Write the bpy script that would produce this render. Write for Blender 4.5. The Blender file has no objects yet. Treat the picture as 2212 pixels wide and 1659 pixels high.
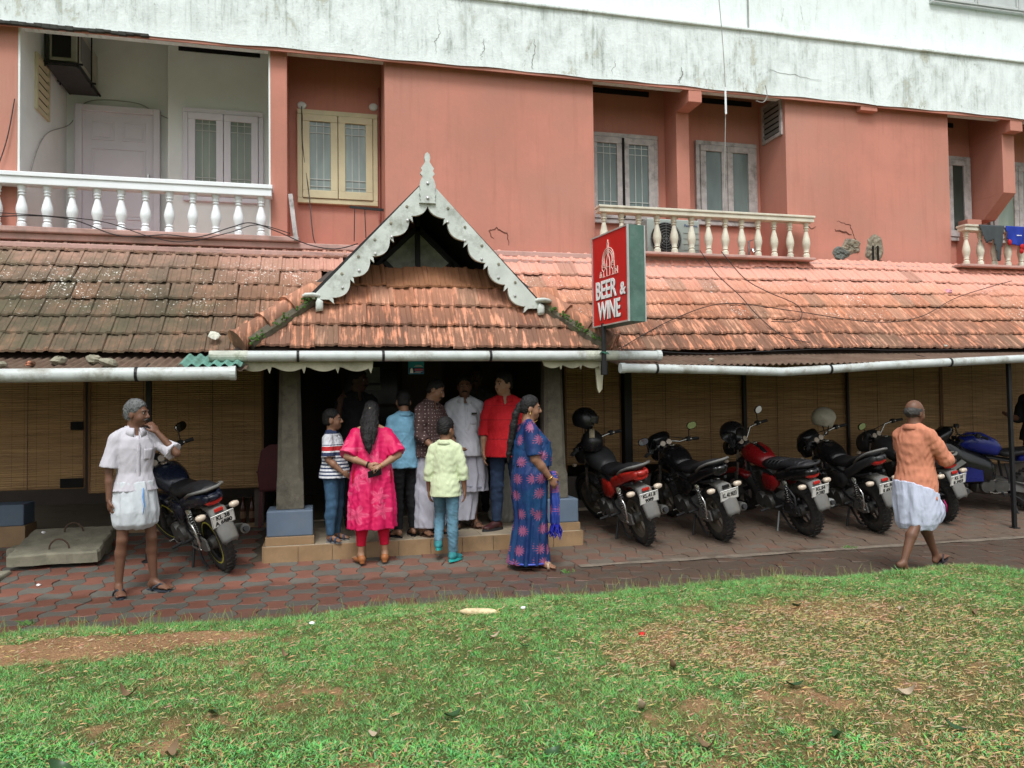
import bpy, math, random
import numpy as np
from mathutils import Vector, Matrix, Euler
random.seed(7); rng = np.random.default_rng(7)
R = math.radians
sc = bpy.context.scene
col = sc.collection
# ------------------------------------------------------------------ camera, world, sun, exposure
cam_d = bpy.data.cameras.new('camera'); cam = bpy.data.objects.new('camera', cam_d); col.objects.link(cam)
cam_d.sensor_width = 36; cam_d.lens = 36 * 1680 / 2212; cam_d.clip_start = .05; cam_d.clip_end = 500
cam.matrix_world = (Matrix.Translation((0, 0, 1.52)) @ Matrix.Rotation(R(-14), 4, 'Z') @ Matrix.Rotation(R(91.75), 4, 'X') @ Matrix.Rotation(R(-.75), 4, 'Z'))
sc.camera = cam
wd = bpy.data.worlds.new('World'); sc.world = wd; wd.use_nodes = True
wn = wd.node_tree; bg = wn.nodes['Background']
sky = wn.nodes.new('ShaderNodeTexSky'); sky.sky_type = 'NISHITA'; sky.sun_disc = False
sky.sun_elevation = R(58); sky.sun_rotation = R(195); sky.dust_density = 4; sky.air_density = 1.5
hs = wn.nodes.new('ShaderNodeHueSaturation'); hs.inputs['Saturation'].default_value = .3
wn.links.new(sky.outputs[0], hs.inputs['Color']); wn.links.new(hs.outputs[0], bg.inputs[0])
bg.inputs[1].default_value = .13
sun_d = bpy.data.lights.new('sun', 'SUN'); sun_d.energy = 1.3; sun_d.angle = R(16); sun_d.color = (.985, 1, 1)
sun = bpy.data.objects.new('sun', sun_d); col.objects.link(sun)
_el, _az = R(58), R(195)
_dir = Vector((math.sin(_az) * math.cos(_el), math.cos(_az) * math.cos(_el), math.sin(_el)))
sun.rotation_euler = _dir.to_track_quat('Z', 'Y').to_euler(); sun.location = _dir * 30
vs = sc.view_settings; vs.view_transform = 'Standard'; vs.look = 'None'; vs.exposure = 0.5; vs.gamma = 1; vs.use_curve_mapping = False
try:
    sc.cycles.max_bounces = 6; sc.cycles.diffuse_bounces = 4; sc.cycles.use_denoising = True
except Exception: pass

# ------------------------------------------------------------------ object helpers
WL = {}                                   # world location of each parent (translation only)
def link(o, parent=None):
    col.objects.link(o)
    if parent is not None: o.parent = parent
    return o
def props(o, label=None, cat=None, group=None, kind=None):
    for k, v in (('label', label), ('category', cat), ('group', group), ('kind', kind)):
        if v: o[k] = v
    return o
def thing(name, label, cat, loc=(0, 0, 0), group=None):
    o = bpy.data.objects.new(name, None); o.location = loc; o.empty_display_size = .1; col.objects.link(o)
    WL[o] = Vector(loc)
    return props(o, label, cat, group)
def gz(y): return .075 * min(max(y - 7.1, 0), 2.6)      # the paving rises gently towards the building

class MB:
    def __init__(s): s.v = []; s.f = []
    def add(s, vs, fs):
        n = len(s.v); s.v += [tuple(p) for p in vs]; s.f += [tuple(i + n for i in f) for f in fs]; return s
    def box(s, x0, x1, y0, y1, z0, z1, mat=None):
        p = [Vector(q) for q in ((x0, y0, z0), (x1, y0, z0), (x1, y1, z0), (x0, y1, z0), (x0, y0, z1), (x1, y0, z1), (x1, y1, z1), (x0, y1, z1))]
        if mat is not None: p = [mat @ q for q in p]
        return s.add(p, [(3, 2, 1, 0), (4, 5, 6, 7), (0, 1, 5, 4), (1, 2, 6, 5), (2, 3, 7, 6), (3, 0, 4, 7)])
    def bar(s, a, b, w, h, up=(0, 0, 1)):              # rectangular bar from a to b
        a, b = Vector(a), Vector(b); d = (b - a).normalized(); u = Vector(up)
        r = d.cross(u)
        if r.length < 1e-4: r = d.cross(Vector((1, 0, 0)))
        r.normalize(); u = r.cross(d)
        r *= w / 2; u *= h / 2
        p = [a - r - u, a + r - u, a + r + u, a - r + u, b - r - u, b + r - u, b + r + u, b - r + u]
        return s.add(p, [(0, 1, 2, 3), (7, 6, 5, 4), (0, 4, 5, 1), (1, 5, 6, 2), (2, 6, 7, 3), (3, 7, 4, 0)])
    def tube(s, pts, r, n=8, caps=True, flat=1):
        P = [Vector(p) for p in pts]; rs = r if isinstance(r, (list, tuple)) else [r] * len(P)
        vs = []; ref = None
        for i, p in enumerate(P):
            t = (P[min(i + 1, len(P) - 1)] - P[max(i - 1, 0)])
            t = t.normalized() if t.length > 1e-9 else Vector((0, 0, 1))
            if ref is None: ref = Vector((0, 0, 1)) if abs(t.z) < .9 else Vector((1, 0, 0))
            u = (ref - t * ref.dot(t)); u = u.normalized() if u.length > 1e-6 else t.orthogonal().normalized()
            w = t.cross(u); ref = u
            for k in range(n):
                a = 2 * math.pi * k / n; vs.append(p + u * (math.cos(a) * rs[i] * flat) + w * (math.sin(a) * rs[i]))
        fs = []
        for i in range(len(P) - 1):
            for k in range(n):
                k2 = (k + 1) % n; fs.append((i * n + k, i * n + k2, (i + 1) * n + k2, (i + 1) * n + k))
        if caps: fs += [tuple(range(n - 1, -1, -1)), tuple((len(P) - 1) * n + k for k in range(n))]
        return s.add(vs, fs)
    def lathe(s, prof, n=14, c=(0, 0, 0), M=None, cap=True):     # prof: (r, z)
        vs = []; M = M or Matrix.Identity(3); c = Vector(c)
        for r, z in prof:
            for k in range(n):
                a = 2 * math.pi * k / n; vs.append(c + M @ Vector((r * math.cos(a), r * math.sin(a), z)))
        fs = []
        for i in range(len(prof) - 1):
            for k in range(n):
                k2 = (k + 1) % n; fs.append((i * n + k, i * n + k2, (i + 1) * n + k2, (i + 1) * n + k))
        if cap and prof[0][0] > 1e-4: fs.append(tuple(range(n - 1, -1, -1)))
        if cap and prof[-1][0] > 1e-4: fs.append(tuple((len(prof) - 1) * n + k for k in range(n)))
        return s.add(vs, fs)
    def prism(s, poly, d0, d1, fn=lambda u, v, d: (u, d, v)):
        n = len(poly); vs = [fn(u, v, d0) for u, v in poly] + [fn(u, v, d1) for u, v in poly]
        fs = [tuple(range(n)), tuple(range(2 * n - 1, n - 1, -1))] + [(i, i + n, (i + 1) % n + n, (i + 1) % n) for i in range(n)]
        return s.add(vs, fs)
    def sphere(s, c, r, n=10, m=6):
        c = Vector(c); r = Vector(r) if not isinstance(r, (int, float)) else Vector((r, r, r))
        vs = []; fs = []
        for i in range(m + 1):
            t = math.pi * i / m
            for k in range(n):
                a = 2 * math.pi * k / n
                vs.append((c.x + r.x * math.sin(t) * math.cos(a), c.y + r.y * math.sin(t) * math.sin(a), c.z + r.z * math.cos(t)))
        for i in range(m):
            for k in range(n): fs.append((i * n + k, (i + 1) * n + k, (i + 1) * n + (k + 1) % n, i * n + (k + 1) % n))
        return s.add(vs, fs)
    def loftx(s, st, n=14, p=2.4, M=None):             # stations (x, y, z, halfwidth, halfheight): superellipse rings along x
        vs = []
        for x, y, z, w, h in st:
            for k in range(n):
                a = 2 * math.pi * (k + .5) / n; c, q = math.cos(a), math.sin(a)
                vs.append(Vector((x, y + w * math.copysign(abs(c) ** (2 / p), c), z + h * math.copysign(abs(q) ** (2 / p), q))))
        if M is not None: vs = [M @ v for v in vs]
        fs = []
        for i in range(len(st) - 1):
            for k in range(n): fs.append((i * n + k, i * n + (k + 1) % n, (i + 1) * n + (k + 1) % n, (i + 1) * n + k))
        fs += [tuple(range(n - 1, -1, -1)), tuple((len(st) - 1) * n + k for k in range(n))]
        return s.add(vs, fs)
    def grid(s, nu, nv, fn, close_u=False):
        vs = [fn(i / (nu - 1) if not close_u else i / nu, j / (nv - 1)) for j in range(nv) for i in range(nu)]
        fs = []
        for j in range(nv - 1):
            for i in range(nu if close_u else nu - 1):
                i2 = (i + 1) % nu; fs.append((j * nu + i, j * nu + i2, (j + 1) * nu + i2, (j + 1) * nu + i))
        return s.add(vs, fs)
    def mesh(s, name, off=(0, 0, 0), smooth=False):
        me = bpy.data.meshes.new(name)
        ox, oy, oz = off
        me.from_pydata([(x - ox, y - oy, z - oz) for x, y, z in s.v], [], s.f); me.update()
        if smooth:
            me.polygons.foreach_set('use_smooth', [True] * len(me.polygons))
        return me
    def build(s, name, mat, parent=None, smooth=False, bevel=0, local=False, kind=None, solid=0, auto=None):
        off = (0, 0, 0) if (local or parent is None) else WL.get(parent, Vector())
        me = s.mesh(name, off, smooth or auto is not None)
        if mat: me.materials.append(mat)
        o = bpy.data.objects.new(name, me); link(o, parent)
        WL[o] = Vector(off)
        if auto is not None:
            try: me.set_sharp_from_angle(angle=R(auto))
            except Exception: pass
        if solid:
            m = o.modifiers.new('solid', 'SOLIDIFY'); m.thickness = solid; m.offset = 0
        if bevel:
            m = o.modifiers.new('bevel', 'BEVEL'); m.width = bevel; m.segments = 2; m.limit_method = 'ANGLE'; m.angle_limit = R(40)
        if kind: o['kind'] = kind
        return o
def part(name, mat, parent, fn, **k):
    m = MB(); fn(m); return m.build(name, mat, parent, **k)
def dup(o, parent=None, name=None):
    c = o.copy(); col.objects.link(c)
    if parent is not None: c.parent = parent
    for ch in list(o.children): dup(ch, c)
    return c

# ------------------------------------------------------------------ material helpers
class NT:
    def __init__(s, name, rough=.7, spec=.3, metal=0):
        s.m = bpy.data.materials.new(name); s.m.use_nodes = True; s.t = s.m.node_tree; s.b = s.t.nodes['Principled BSDF']
        s.set('Roughness', rough); s.set('Specular IOR Level', spec); s.set('Metallic', metal)
    def set(s, k, v):
        if isinstance(v, bpy.types.NodeSocket): s.t.links.new(v, s.b.inputs[k])
        else: s.b.inputs[k].default_value = (*v, 1) if isinstance(v, (tuple, list)) and len(v) == 3 else v
        return s
    def n(s, typ, ins=None, **kw):
        nd = s.t.nodes.new('ShaderNode' + typ)
        for k, v in kw.items(): setattr(nd, k, v)
        for k, v in (ins or {}).items():
            i = nd.inputs[k]
            if isinstance(v, bpy.types.NodeSocket): s.t.links.new(v, i)
            else: i.default_value = (*v, 1) if (isinstance(v, (tuple, list)) and len(v) == 3 and i.type == 'RGBA') else v
        return nd
    def pos(s): return s.n('NewGeometry').outputs['Position']
    def obj(s): return s.n('TexCoord').outputs['Object']
    def rnd(s): return s.n('ObjectInfo').outputs['Random']
    def map(s, vec, scale=(1, 1, 1), rot=(0, 0, 0), loc=(0, 0, 0)):
        return s.n('Mapping', {'Vector': vec, 'Scale': scale, 'Rotation': rot, 'Location': loc}).outputs[0]
    def noise(s, vec, scale=5, detail=4, rough=.55, dist=0):
        return s.n('TexNoise', {'Vector': vec, 'Scale': scale, 'Detail': detail, 'Roughness': rough, 'Distortion': dist}).outputs['Fac']
    def ramp(s, fac, *stops, interp='LINEAR'):
        r = s.n('ValToRGB', {'Fac': fac}); cr = r.color_ramp; cr.interpolation = interp
        while len(cr.elements) < len(stops): cr.elements.new(.5)
        for e, (p, c) in zip(cr.elements, stops):
            e.position = p; e.color = (*c, 1) if isinstance(c, (tuple, list)) else (c, c, c, 1)
        return r.outputs['Color']
    def mix(s, fac, a, b, mode='MIX'):
        nd = s.t.nodes.new('ShaderNodeMix'); nd.data_type = 'RGBA'; nd.blend_type = mode
        for i, v in ((0, fac), (6, a), (7, b)):
            if isinstance(v, bpy.types.NodeSocket): s.t.links.new(v, nd.inputs[i])
            else: nd.inputs[i].default_value = (*v, 1) if isinstance(v, (tuple, list)) and len(v) == 3 else v
        return nd.outputs[2]
    def math(s, op, a, b=0., c=0., clamp=False):
        nd = s.n('Math', operation=op); nd.use_clamp = clamp
        for i, v in enumerate((a, b, c)):
            if isinstance(v, bpy.types.NodeSocket): s.t.links.new(v, nd.inputs[i])
            else: nd.inputs[i].default_value = v
        return nd.outputs[0]
    def xyz(s, vec): return s.n('SeparateXYZ', {'Vector': vec}).outputs
    def comb(s, x, y, z): return s.n('CombineXYZ', {'X': x, 'Y': y, 'Z': z}).outputs[0]
    def bump(s, h, strength=.3, dist=.01):
        s.set('Normal', s.n('Bump', {'Height': h, 'Strength': strength, 'Distance': dist}).outputs[0]); return s
    def mr(s, v, a, b, c=0., d=1.):
        return s.n('MapRange', {'Value': v, 'From Min': a, 'From Max': b, 'To Min': c, 'To Max': d}).outputs[0]
def shade(c, k): return tuple(min(1, x * k) for x in c)
def plain(name, c, rough=.6, var=.18, scale=8, bump=.0, metal=0, spec=.35, dirt=None, dirtamt=.5, world=False, bscale=60):
    t = NT(name, rough, spec, metal); v = t.pos() if world else t.obj()
    n1 = t.noise(v, scale, 5)
    cc = t.ramp(n1, (.3, shade(c, 1 - var)), (.7, shade(c, 1 + var)))
    if dirt:
        n2 = t.noise(v, scale * .6, 6, .7)
        cc = t.mix(t.mr(n2, .5, .68, 0, dirtamt), cc, dirt)
    t.set('Base Color', cc)
    t.set('Roughness', t.mr(n1, .3, .7, max(0, rough - .08), min(1, rough + .08)))
    if bump: t.bump(t.noise(v, bscale, 4), bump, .006)
    return t.m
# text as mesh (flat lettering with a little depth)
def text_mesh(s, size, depth=.002, align='CENTER', bold=0.0, sx=1):
    c = bpy.data.curves.new('lettering', 'FONT'); c.body = s; c.size = size; c.extrude = depth; c.align_x = align; c.align_y = 'CENTER'
    c.offset = bold; c.space_line = .85; c.resolution_u = 3
    o = bpy.data.objects.new('lettering_src', c); col.objects.link(o)
    dg = bpy.context.evaluated_depsgraph_get(); me = bpy.data.meshes.new_from_object(o.evaluated_get(dg))
    bpy.data.objects.remove(o); bpy.data.curves.remove(c)
    if sx != 1:
        for v in me.vertices: v.co.x *= sx
    me.materials.clear(); me.name = 'lettering'
    return me
def text_obj(name, s, size, mat, parent, M, depth=.002, bold=0., sx=1):
    me = text_mesh(s, size, depth, bold=bold, sx=sx); me.transform(M); me.materials.append(mat)
    o = bpy.data.objects.new(name, me); link(o, parent); return o

# ------------------------------------------------------------------ signed-distance modelling (bodies, cloth, helmets): surface nets in numpy
BIG = 9.
class SDF:
    def __init__(s): s.ops = []
    def cone(s, a, b, ra, rb, k=.02, flat=False, sub=False, flata=False):
        s.ops.append(('cone', np.array(a, float), np.array(b, float), ra, rb, k, flat, flata, sub)); return s
    def chain(s, pts, rs, k=.02):
        for i in range(len(pts) - 1): s.cone(pts[i], pts[i + 1], rs[i], rs[i + 1], k)
        return s
    def ell(s, c, r, k=.02, rot=None, sub=False):
        s.ops.append(('ell', np.array(c, float), np.array(r, float), None if rot is None else np.array(rot, float), k, sub)); return s
    def loft(s, st, k=.02, fold=None, p=2., sub=False):
        s.ops.append(('loft', np.array(st, float), k, fold, p, sub)); return s
    def torus(s, c, Rr, r, k=.01, rot=None):
        s.ops.append(('torus', np.array(c, float), Rr, r, None if rot is None else np.array(rot, float), k)); return s
    def plane(s, pt, nrm, k=.004):                     # keeps the side the normal points away from
        s.ops.append(('plane', np.array(pt, float), np.array(nrm, float) / np.linalg.norm(nrm), k)); return s
    def bounds(s):
        lo = np.full(3, 9.); hi = np.full(3, -9.)
        for o in s.ops:
            if o[-1] is True: continue
            b = s.bb(o)
            if b is None: continue
            lo = np.minimum(lo, b[0]); hi = np.maximum(hi, b[1])
        return lo, hi
    @staticmethod
    def bb(o):
        if o[0] == 'cone':
            r = max(o[3], o[4]); return np.minimum(o[1], o[2]) - r, np.maximum(o[1], o[2]) + r
        if o[0] == 'ell':
            r = o[2] if o[3] is None else np.full(3, o[2].max()); return o[1] - r, o[1] + r
        if o[0] == 'loft':
            st = o[1]; f = (o[3][1] if o[3] else 0) + .01
            return (np.array([(st[:, 1] - st[:, 3]).min() - f, (st[:, 2] - st[:, 4]).min() - f, st[:, 0].min()]),
                    np.array([(st[:, 1] + st[:, 3]).max() + f, (st[:, 2] + st[:, 4]).max() + f, st[:, 0].max()]))
        if o[0] == 'torus':
            r = o[2] + o[3]; return o[1] - r, o[1] + r
        return None
    def mesh(s, h, disp=None, amp=0., name='mesh'):
        lo, hi = s.bounds(); lo = lo - 3 * h - amp; hi = hi + 3 * h + amp
        n = np.ceil((hi - lo) / h).astype(int) + 1
        ax = [lo[i] + h * np.arange(n[i], dtype=np.float64) for i in range(3)]
        D = np.full(n, BIG, np.float32)
        for o in s.ops:
            b = s.bb(o); k = .02
            if b is None: sl = tuple(slice(0, n[i]) for i in range(3))
            else:
                m = .045 + 2 * h
                i0 = np.clip(np.floor((b[0] - m - lo) / h).astype(int), 0, n); i1 = np.clip(np.ceil((b[1] + m - lo) / h).astype(int) + 1, 0, n)
                if (i1 <= i0).any(): continue
                sl = tuple(slice(i0[i], i1[i]) for i in range(3))
            X = ax[0][sl[0]][:, None, None].astype(np.float32); Y = ax[1][sl[1]][None, :, None].astype(np.float32); Z = ax[2][sl[2]][None, None, :].astype(np.float32)
            sub = False
            if o[0] == 'cone':
                _, a, bb_, ra, rb, k, flat, flata, sub = o
                e = bb_ - a; L2 = float(e @ e) + 1e-12
                dx, dy, dz = X - a[0], Y - a[1], Z - a[2]
                t0 = (dx * e[0] + dy * e[1] + dz * e[2]) / L2; t = np.clip(t0, 0, 1)
                d = np.sqrt((dx - e[0] * t) ** 2 + (dy - e[1] * t) ** 2 + (dz - e[2] * t) ** 2) - (ra + (rb - ra) * t)
                if flat: d = np.maximum(d, (t0 - 1) * math.sqrt(L2))
                if flata: d = np.maximum(d, -t0 * math.sqrt(L2))
            elif o[0] == 'ell':
                _, c, r, rot, k, sub = o
                dx, dy, dz = X - c[0], Y - c[1], Z - c[2]
                if rot is not None:
                    dx, dy, dz = (rot[0, 0] * dx + rot[1, 0] * dy + rot[2, 0] * dz, rot[0, 1] * dx + rot[1, 1] * dy + rot[2, 1] * dz, rot[0, 2] * dx + rot[1, 2] * dy + rot[2, 2] * dz)
                k0 = np.sqrt((dx / r[0]) ** 2 + (dy / r[1]) ** 2 + (dz / r[2]) ** 2); k1 = np.sqrt((dx / r[0] ** 2) ** 2 + (dy / r[1] ** 2) ** 2 + (dz / r[2] ** 2) ** 2) + 1e-6
                d = k0 * (k0 - 1) / k1
            elif o[0] == 'loft':
                _, st, k, fold, pw, sub = o
                zz = Z.ravel(); cx, cy, A, B = (np.interp(zz, st[:, 0], st[:, q])[None, None, :].astype(np.float32) for q in (1, 2, 3, 4))
                dx, dy = X - cx, Y - cy
                rr = ((np.abs(dx) / A) ** pw + (np.abs(dy) / B) ** pw) ** (1 / pw) if pw != 2 else np.sqrt((dx / A) ** 2 + (dy / B) ** 2)
                d = (rr - 1) * np.minimum(A, B)
                if fold:
                    nf, am, ph = fold
                    th = np.arctan2(dy, dx); zt = np.clip((st[-1, 0] - Z) / (st[-1, 0] - st[0, 0]), 0, 1)
                    w = np.sin(nf * th + ph + 2.2 * np.sin(2 * th + ph) + 1.6 * zt * np.sin(3 * th + 1)) + .5 * np.sin(1.7 * nf * th + 2 * ph + 3 * zt)
                    d = d - am * w * zt ** .7
                d = np.maximum(d, np.maximum(Z - st[-1, 0], st[0, 0] - Z))
            elif o[0] == 'torus':
                _, c, Rr, r, rot, k = o
                dx, dy, dz = X - c[0], Y - c[1], Z - c[2]
                if rot is not None:
                    dx, dy, dz = (rot[0, 0] * dx + rot[1, 0] * dy + rot[2, 0] * dz, rot[0, 1] * dx + rot[1, 1] * dy + rot[2, 1] * dz, rot[0, 2] * dx + rot[1, 2] * dy + rot[2, 2] * dz)
                d = np.sqrt((np.sqrt(dx * dx + dy * dy) - Rr) ** 2 + dz * dz) - r
            else:
                _, pt, nr, k = o
                d = (X - pt[0]) * nr[0] + (Y - pt[1]) * nr[1] + (Z - pt[2]) * nr[2]
                D[sl] = np.maximum(D[sl], d); continue
            q = D[sl]
            if sub:
                d = -d; hh = np.clip(.5 + .5 * (d - q) / k, 0, 1); D[sl] = q + (d - q) * hh + k * hh * (1 - hh)
            else:
                hh = np.clip(.5 + .5 * (d - q) / k, 0, 1); D[sl] = d + (q - d) * hh - k * hh * (1 - hh)
        if disp is not None:
            w = np.nonzero(np.abs(D) < amp * 2 + 2 * h)
            p = np.stack([ax[i][w[i]] for i in range(3)], 1)
            D[w] += (disp(p) * amp).astype(np.float32)
        return nets(D, lo, h, name)
def nets(D, lo, h, name):
    S = D < 0
    c = np.zeros(tuple(x - 1 for x in D.shape), np.int8)
    for i in (0, 1):
        for j in (0, 1):
            for k in (0, 1): c += S[i:S.shape[0] - 1 + i, j:S.shape[1] - 1 + j, k:S.shape[2] - 1 + k]
    act = np.nonzero((c > 0) & (c < 8)); N = len(act[0])
    idx = np.full(c.shape, -1, np.int32); idx[act] = np.arange(N)
    acc = np.zeros((N, 3)); cnt = np.zeros(N)
    C = [(i, j, k) for i in (0, 1) for j in (0, 1) for k in (0, 1)]
    val = {q: D[act[0] + q[0], act[1] + q[1], act[2] + q[2]].astype(float) for q in C}
    for a in C:
        for ax_ in range(3):
            if a[ax_]: continue
            b = list(a); b[ax_] = 1; b = tuple(b)
            va, vb = val[a], val[b]; m = (va < 0) != (vb < 0)
            t = np.where(m, va / np.where(m, va - vb, 1), 0)
            for q in range(3):
                acc[:, q] += np.where(m, a[q] + (t if q == ax_ else 0), 0)
            cnt += m
    V = lo + h * (np.stack(act, 1) + acc / np.maximum(cnt, 1)[:, None])
    F = []
    for ax_ in range(3):
        o1, o2 = (ax_ + 1) % 3, (ax_ + 2) % 3
        sl0 = [slice(None)] * 3; sl1 = [slice(None)] * 3
        sl0[ax_] = slice(0, -1); sl1[ax_] = slice(1, None)
        A, B = S[tuple(sl0)], S[tuple(sl1)]
        e = np.nonzero(A != B); e = np.stack(e, 1)
        ok = (e[:, o1] > 0) & (e[:, o2] > 0) & (e[:, o1] < D.shape[o1] - 1) & (e[:, o2] < D.shape[o2] - 1)
        e = e[ok]; ins = A[tuple(e.T)]
        def g(d1, d2):
            q = e.copy(); q[:, o1] += d1; q[:, o2] += d2; return idx[tuple(q.T)]
        q = np.stack([g(-1, -1), g(0, -1), g(0, 0), g(-1, 0)], 1)
        q[~ins] = q[~ins][:, ::-1]; F.append(q)
    F = np.concatenate(F); F = F[(F >= 0).all(1)]
    return np_mesh(V, F, name)
def np_mesh(V, F, name, smooth=True):
    me = bpy.data.meshes.new(name); nv, nf, k = len(V), len(F), F.shape[1]
    me.vertices.add(nv); me.vertices.foreach_set('co', np.asarray(V, np.float32).ravel())
    me.loops.add(nf * k); me.loops.foreach_set('vertex_index', np.asarray(F, np.int32).ravel())
    me.polygons.add(nf); me.polygons.foreach_set('loop_start', np.arange(nf, dtype=np.int32) * k)
    try: me.polygons.foreach_set('loop_total', np.full(nf, k, np.int32))
    except Exception: pass
    me.polygons.foreach_set('use_smooth', np.full(nf, smooth)); me.update(calc_edges=True); me.validate()
    return me
def sdf_obj(sdf, name, mat, parent, h=.008, disp=None, amp=0.):
    me = sdf.mesh(h, disp, amp, name); me.materials.append(mat)
    o = bpy.data.objects.new(name, me); link(o, parent); return o
def wrinkle(seed, lo=.06, hi=.22, aniso=(1, 1, 1), n=7):
    r = np.random.default_rng(seed); K = []
    for i in range(n):
        d = r.normal(size=3) * np.array(aniso); d /= np.linalg.norm(d); K.append((d * 2 * math.pi / r.uniform(lo, hi), r.uniform(0, 6.3)))
    def f(p):
        s = np.zeros(len(p))
        for i, (k, ph) in enumerate(K):
            k2, p2 = K[(i + 3) % n]; q = np.sin(p @ k + ph + 1.5 * np.sin(p @ k2 * .5 + p2)); s += (q if i % 2 else 1.4 * np.abs(q) - .9)
        return s / n * 1.7
    return f
# ------------------------------------------------------------------ materials of the place
def mat_whitewash():
    t = NT('whitewash', .85, .2); p = t.pos(); q = t.xyz(p)
    drip = t.noise(t.map(p, (15, 3, .9)), 1.5, 6, .65, .2); smear = t.noise(t.map(p, (2.6, 1, 1.5)), 1.6, 9, .74, .3); fine = t.noise(p, 30, 5, .65); big = t.noise(t.map(p, (1, 1, .5)), .8, 3)
    hi = t.mr(q[2], 6.45, 6.6, 1., .30); low = t.mr(q[2], 5.69, 5.85, .35, 1.)
    pat = t.math('MULTIPLY', t.mr(smear, .42, .62), t.mr(big, .3, .6, .45, 1.))
    amt = t.math('ADD', t.math('MULTIPLY', pat, .52), t.math('MULTIPLY', t.mr(drip, .50, .68), t.math('ADD', t.math('MULTIPLY', pat, .55), .16)))
    amt = t.math('MULTIPLY', t.math('MULTIPLY', amt, hi), low, clamp=True)
    c = t.mix(amt, (.80, .87, .86), (.33, .38, .355))
    c = t.mix(t.math('MULTIPLY', t.math('MULTIPLY', t.mr(smear, .56, .60, 0, .75), t.mr(big, .50, .56)), hi), c, (.50, .52, .43))
    c = t.mix(t.math('MULTIPLY', t.math('MULTIPLY', t.mr(fine, .60, .68, 0, .7), pat), hi), c, (.16, .18, .16))
    vor = t.n('TexVoronoi', {'Vector': t.map(p, (1.9, 1, .45)), 'Scale': 1.1}, feature='DISTANCE_TO_EDGE').outputs['Distance']
    vo2 = t.math('ADD', vor, t.math('MULTIPLY', t.math('SUBTRACT', t.noise(p, 8, 6), .5), .10))
    crack = t.math('MULTIPLY', t.mr(t.math('ABSOLUTE', vo2), .0, .005, .6, 0), t.math('MULTIPLY', t.mr(big, .45, .55), t.mr(smear, .48, .56)))
    c = t.mix(crack, c, (.14, .14, .12))
    t.set('Base Color', c); t.bump(t.math('ADD', t.math('MULTIPLY', smear, 2.0), fine), .5, .012); return t.m
def mat_pink(name='pink_paint', base=(.55, .235, .175), dark=(.40, .165, .12)):
    t = NT(name, .8, .25); p = t.pos()
    n = t.noise(p, 1.1, 6, .6); f = t.noise(p, 22, 4); low = t.xyz(p)[2]
    c = t.mix(t.mr(n, .35, .65), base, shade(base, .80)); c = t.mix(t.mr(t.noise(p, .55, 4, .6), .45, .7, 0, .35), c, (.56, .32, .25))
    c = t.mix(t.mr(t.noise(t.map(p, (6, 3, .5)), 2, 7, .65), .50, .72, 0, .42), c, dark)
    spk = t.mr(t.noise(p, 13, 6, .75), .68, .72, 0, .5)
    c = t.mix(t.math('MULTIPLY', spk, t.mr(n, .5, .6)), c, (.30, .18, .14))
    c = t.mix(t.math('MULTIPLY', t.mr(low, 3.95, 3.45, 0, .5), t.mr(t.noise(p, 2.5, 6, .7), .45, .6)), c, (.58, .22, .175))
    t.set('Base Color', c); t.bump(t.math('ADD', f, t.math('MULTIPLY', n, 2)), .25, .008); return t.m
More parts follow.
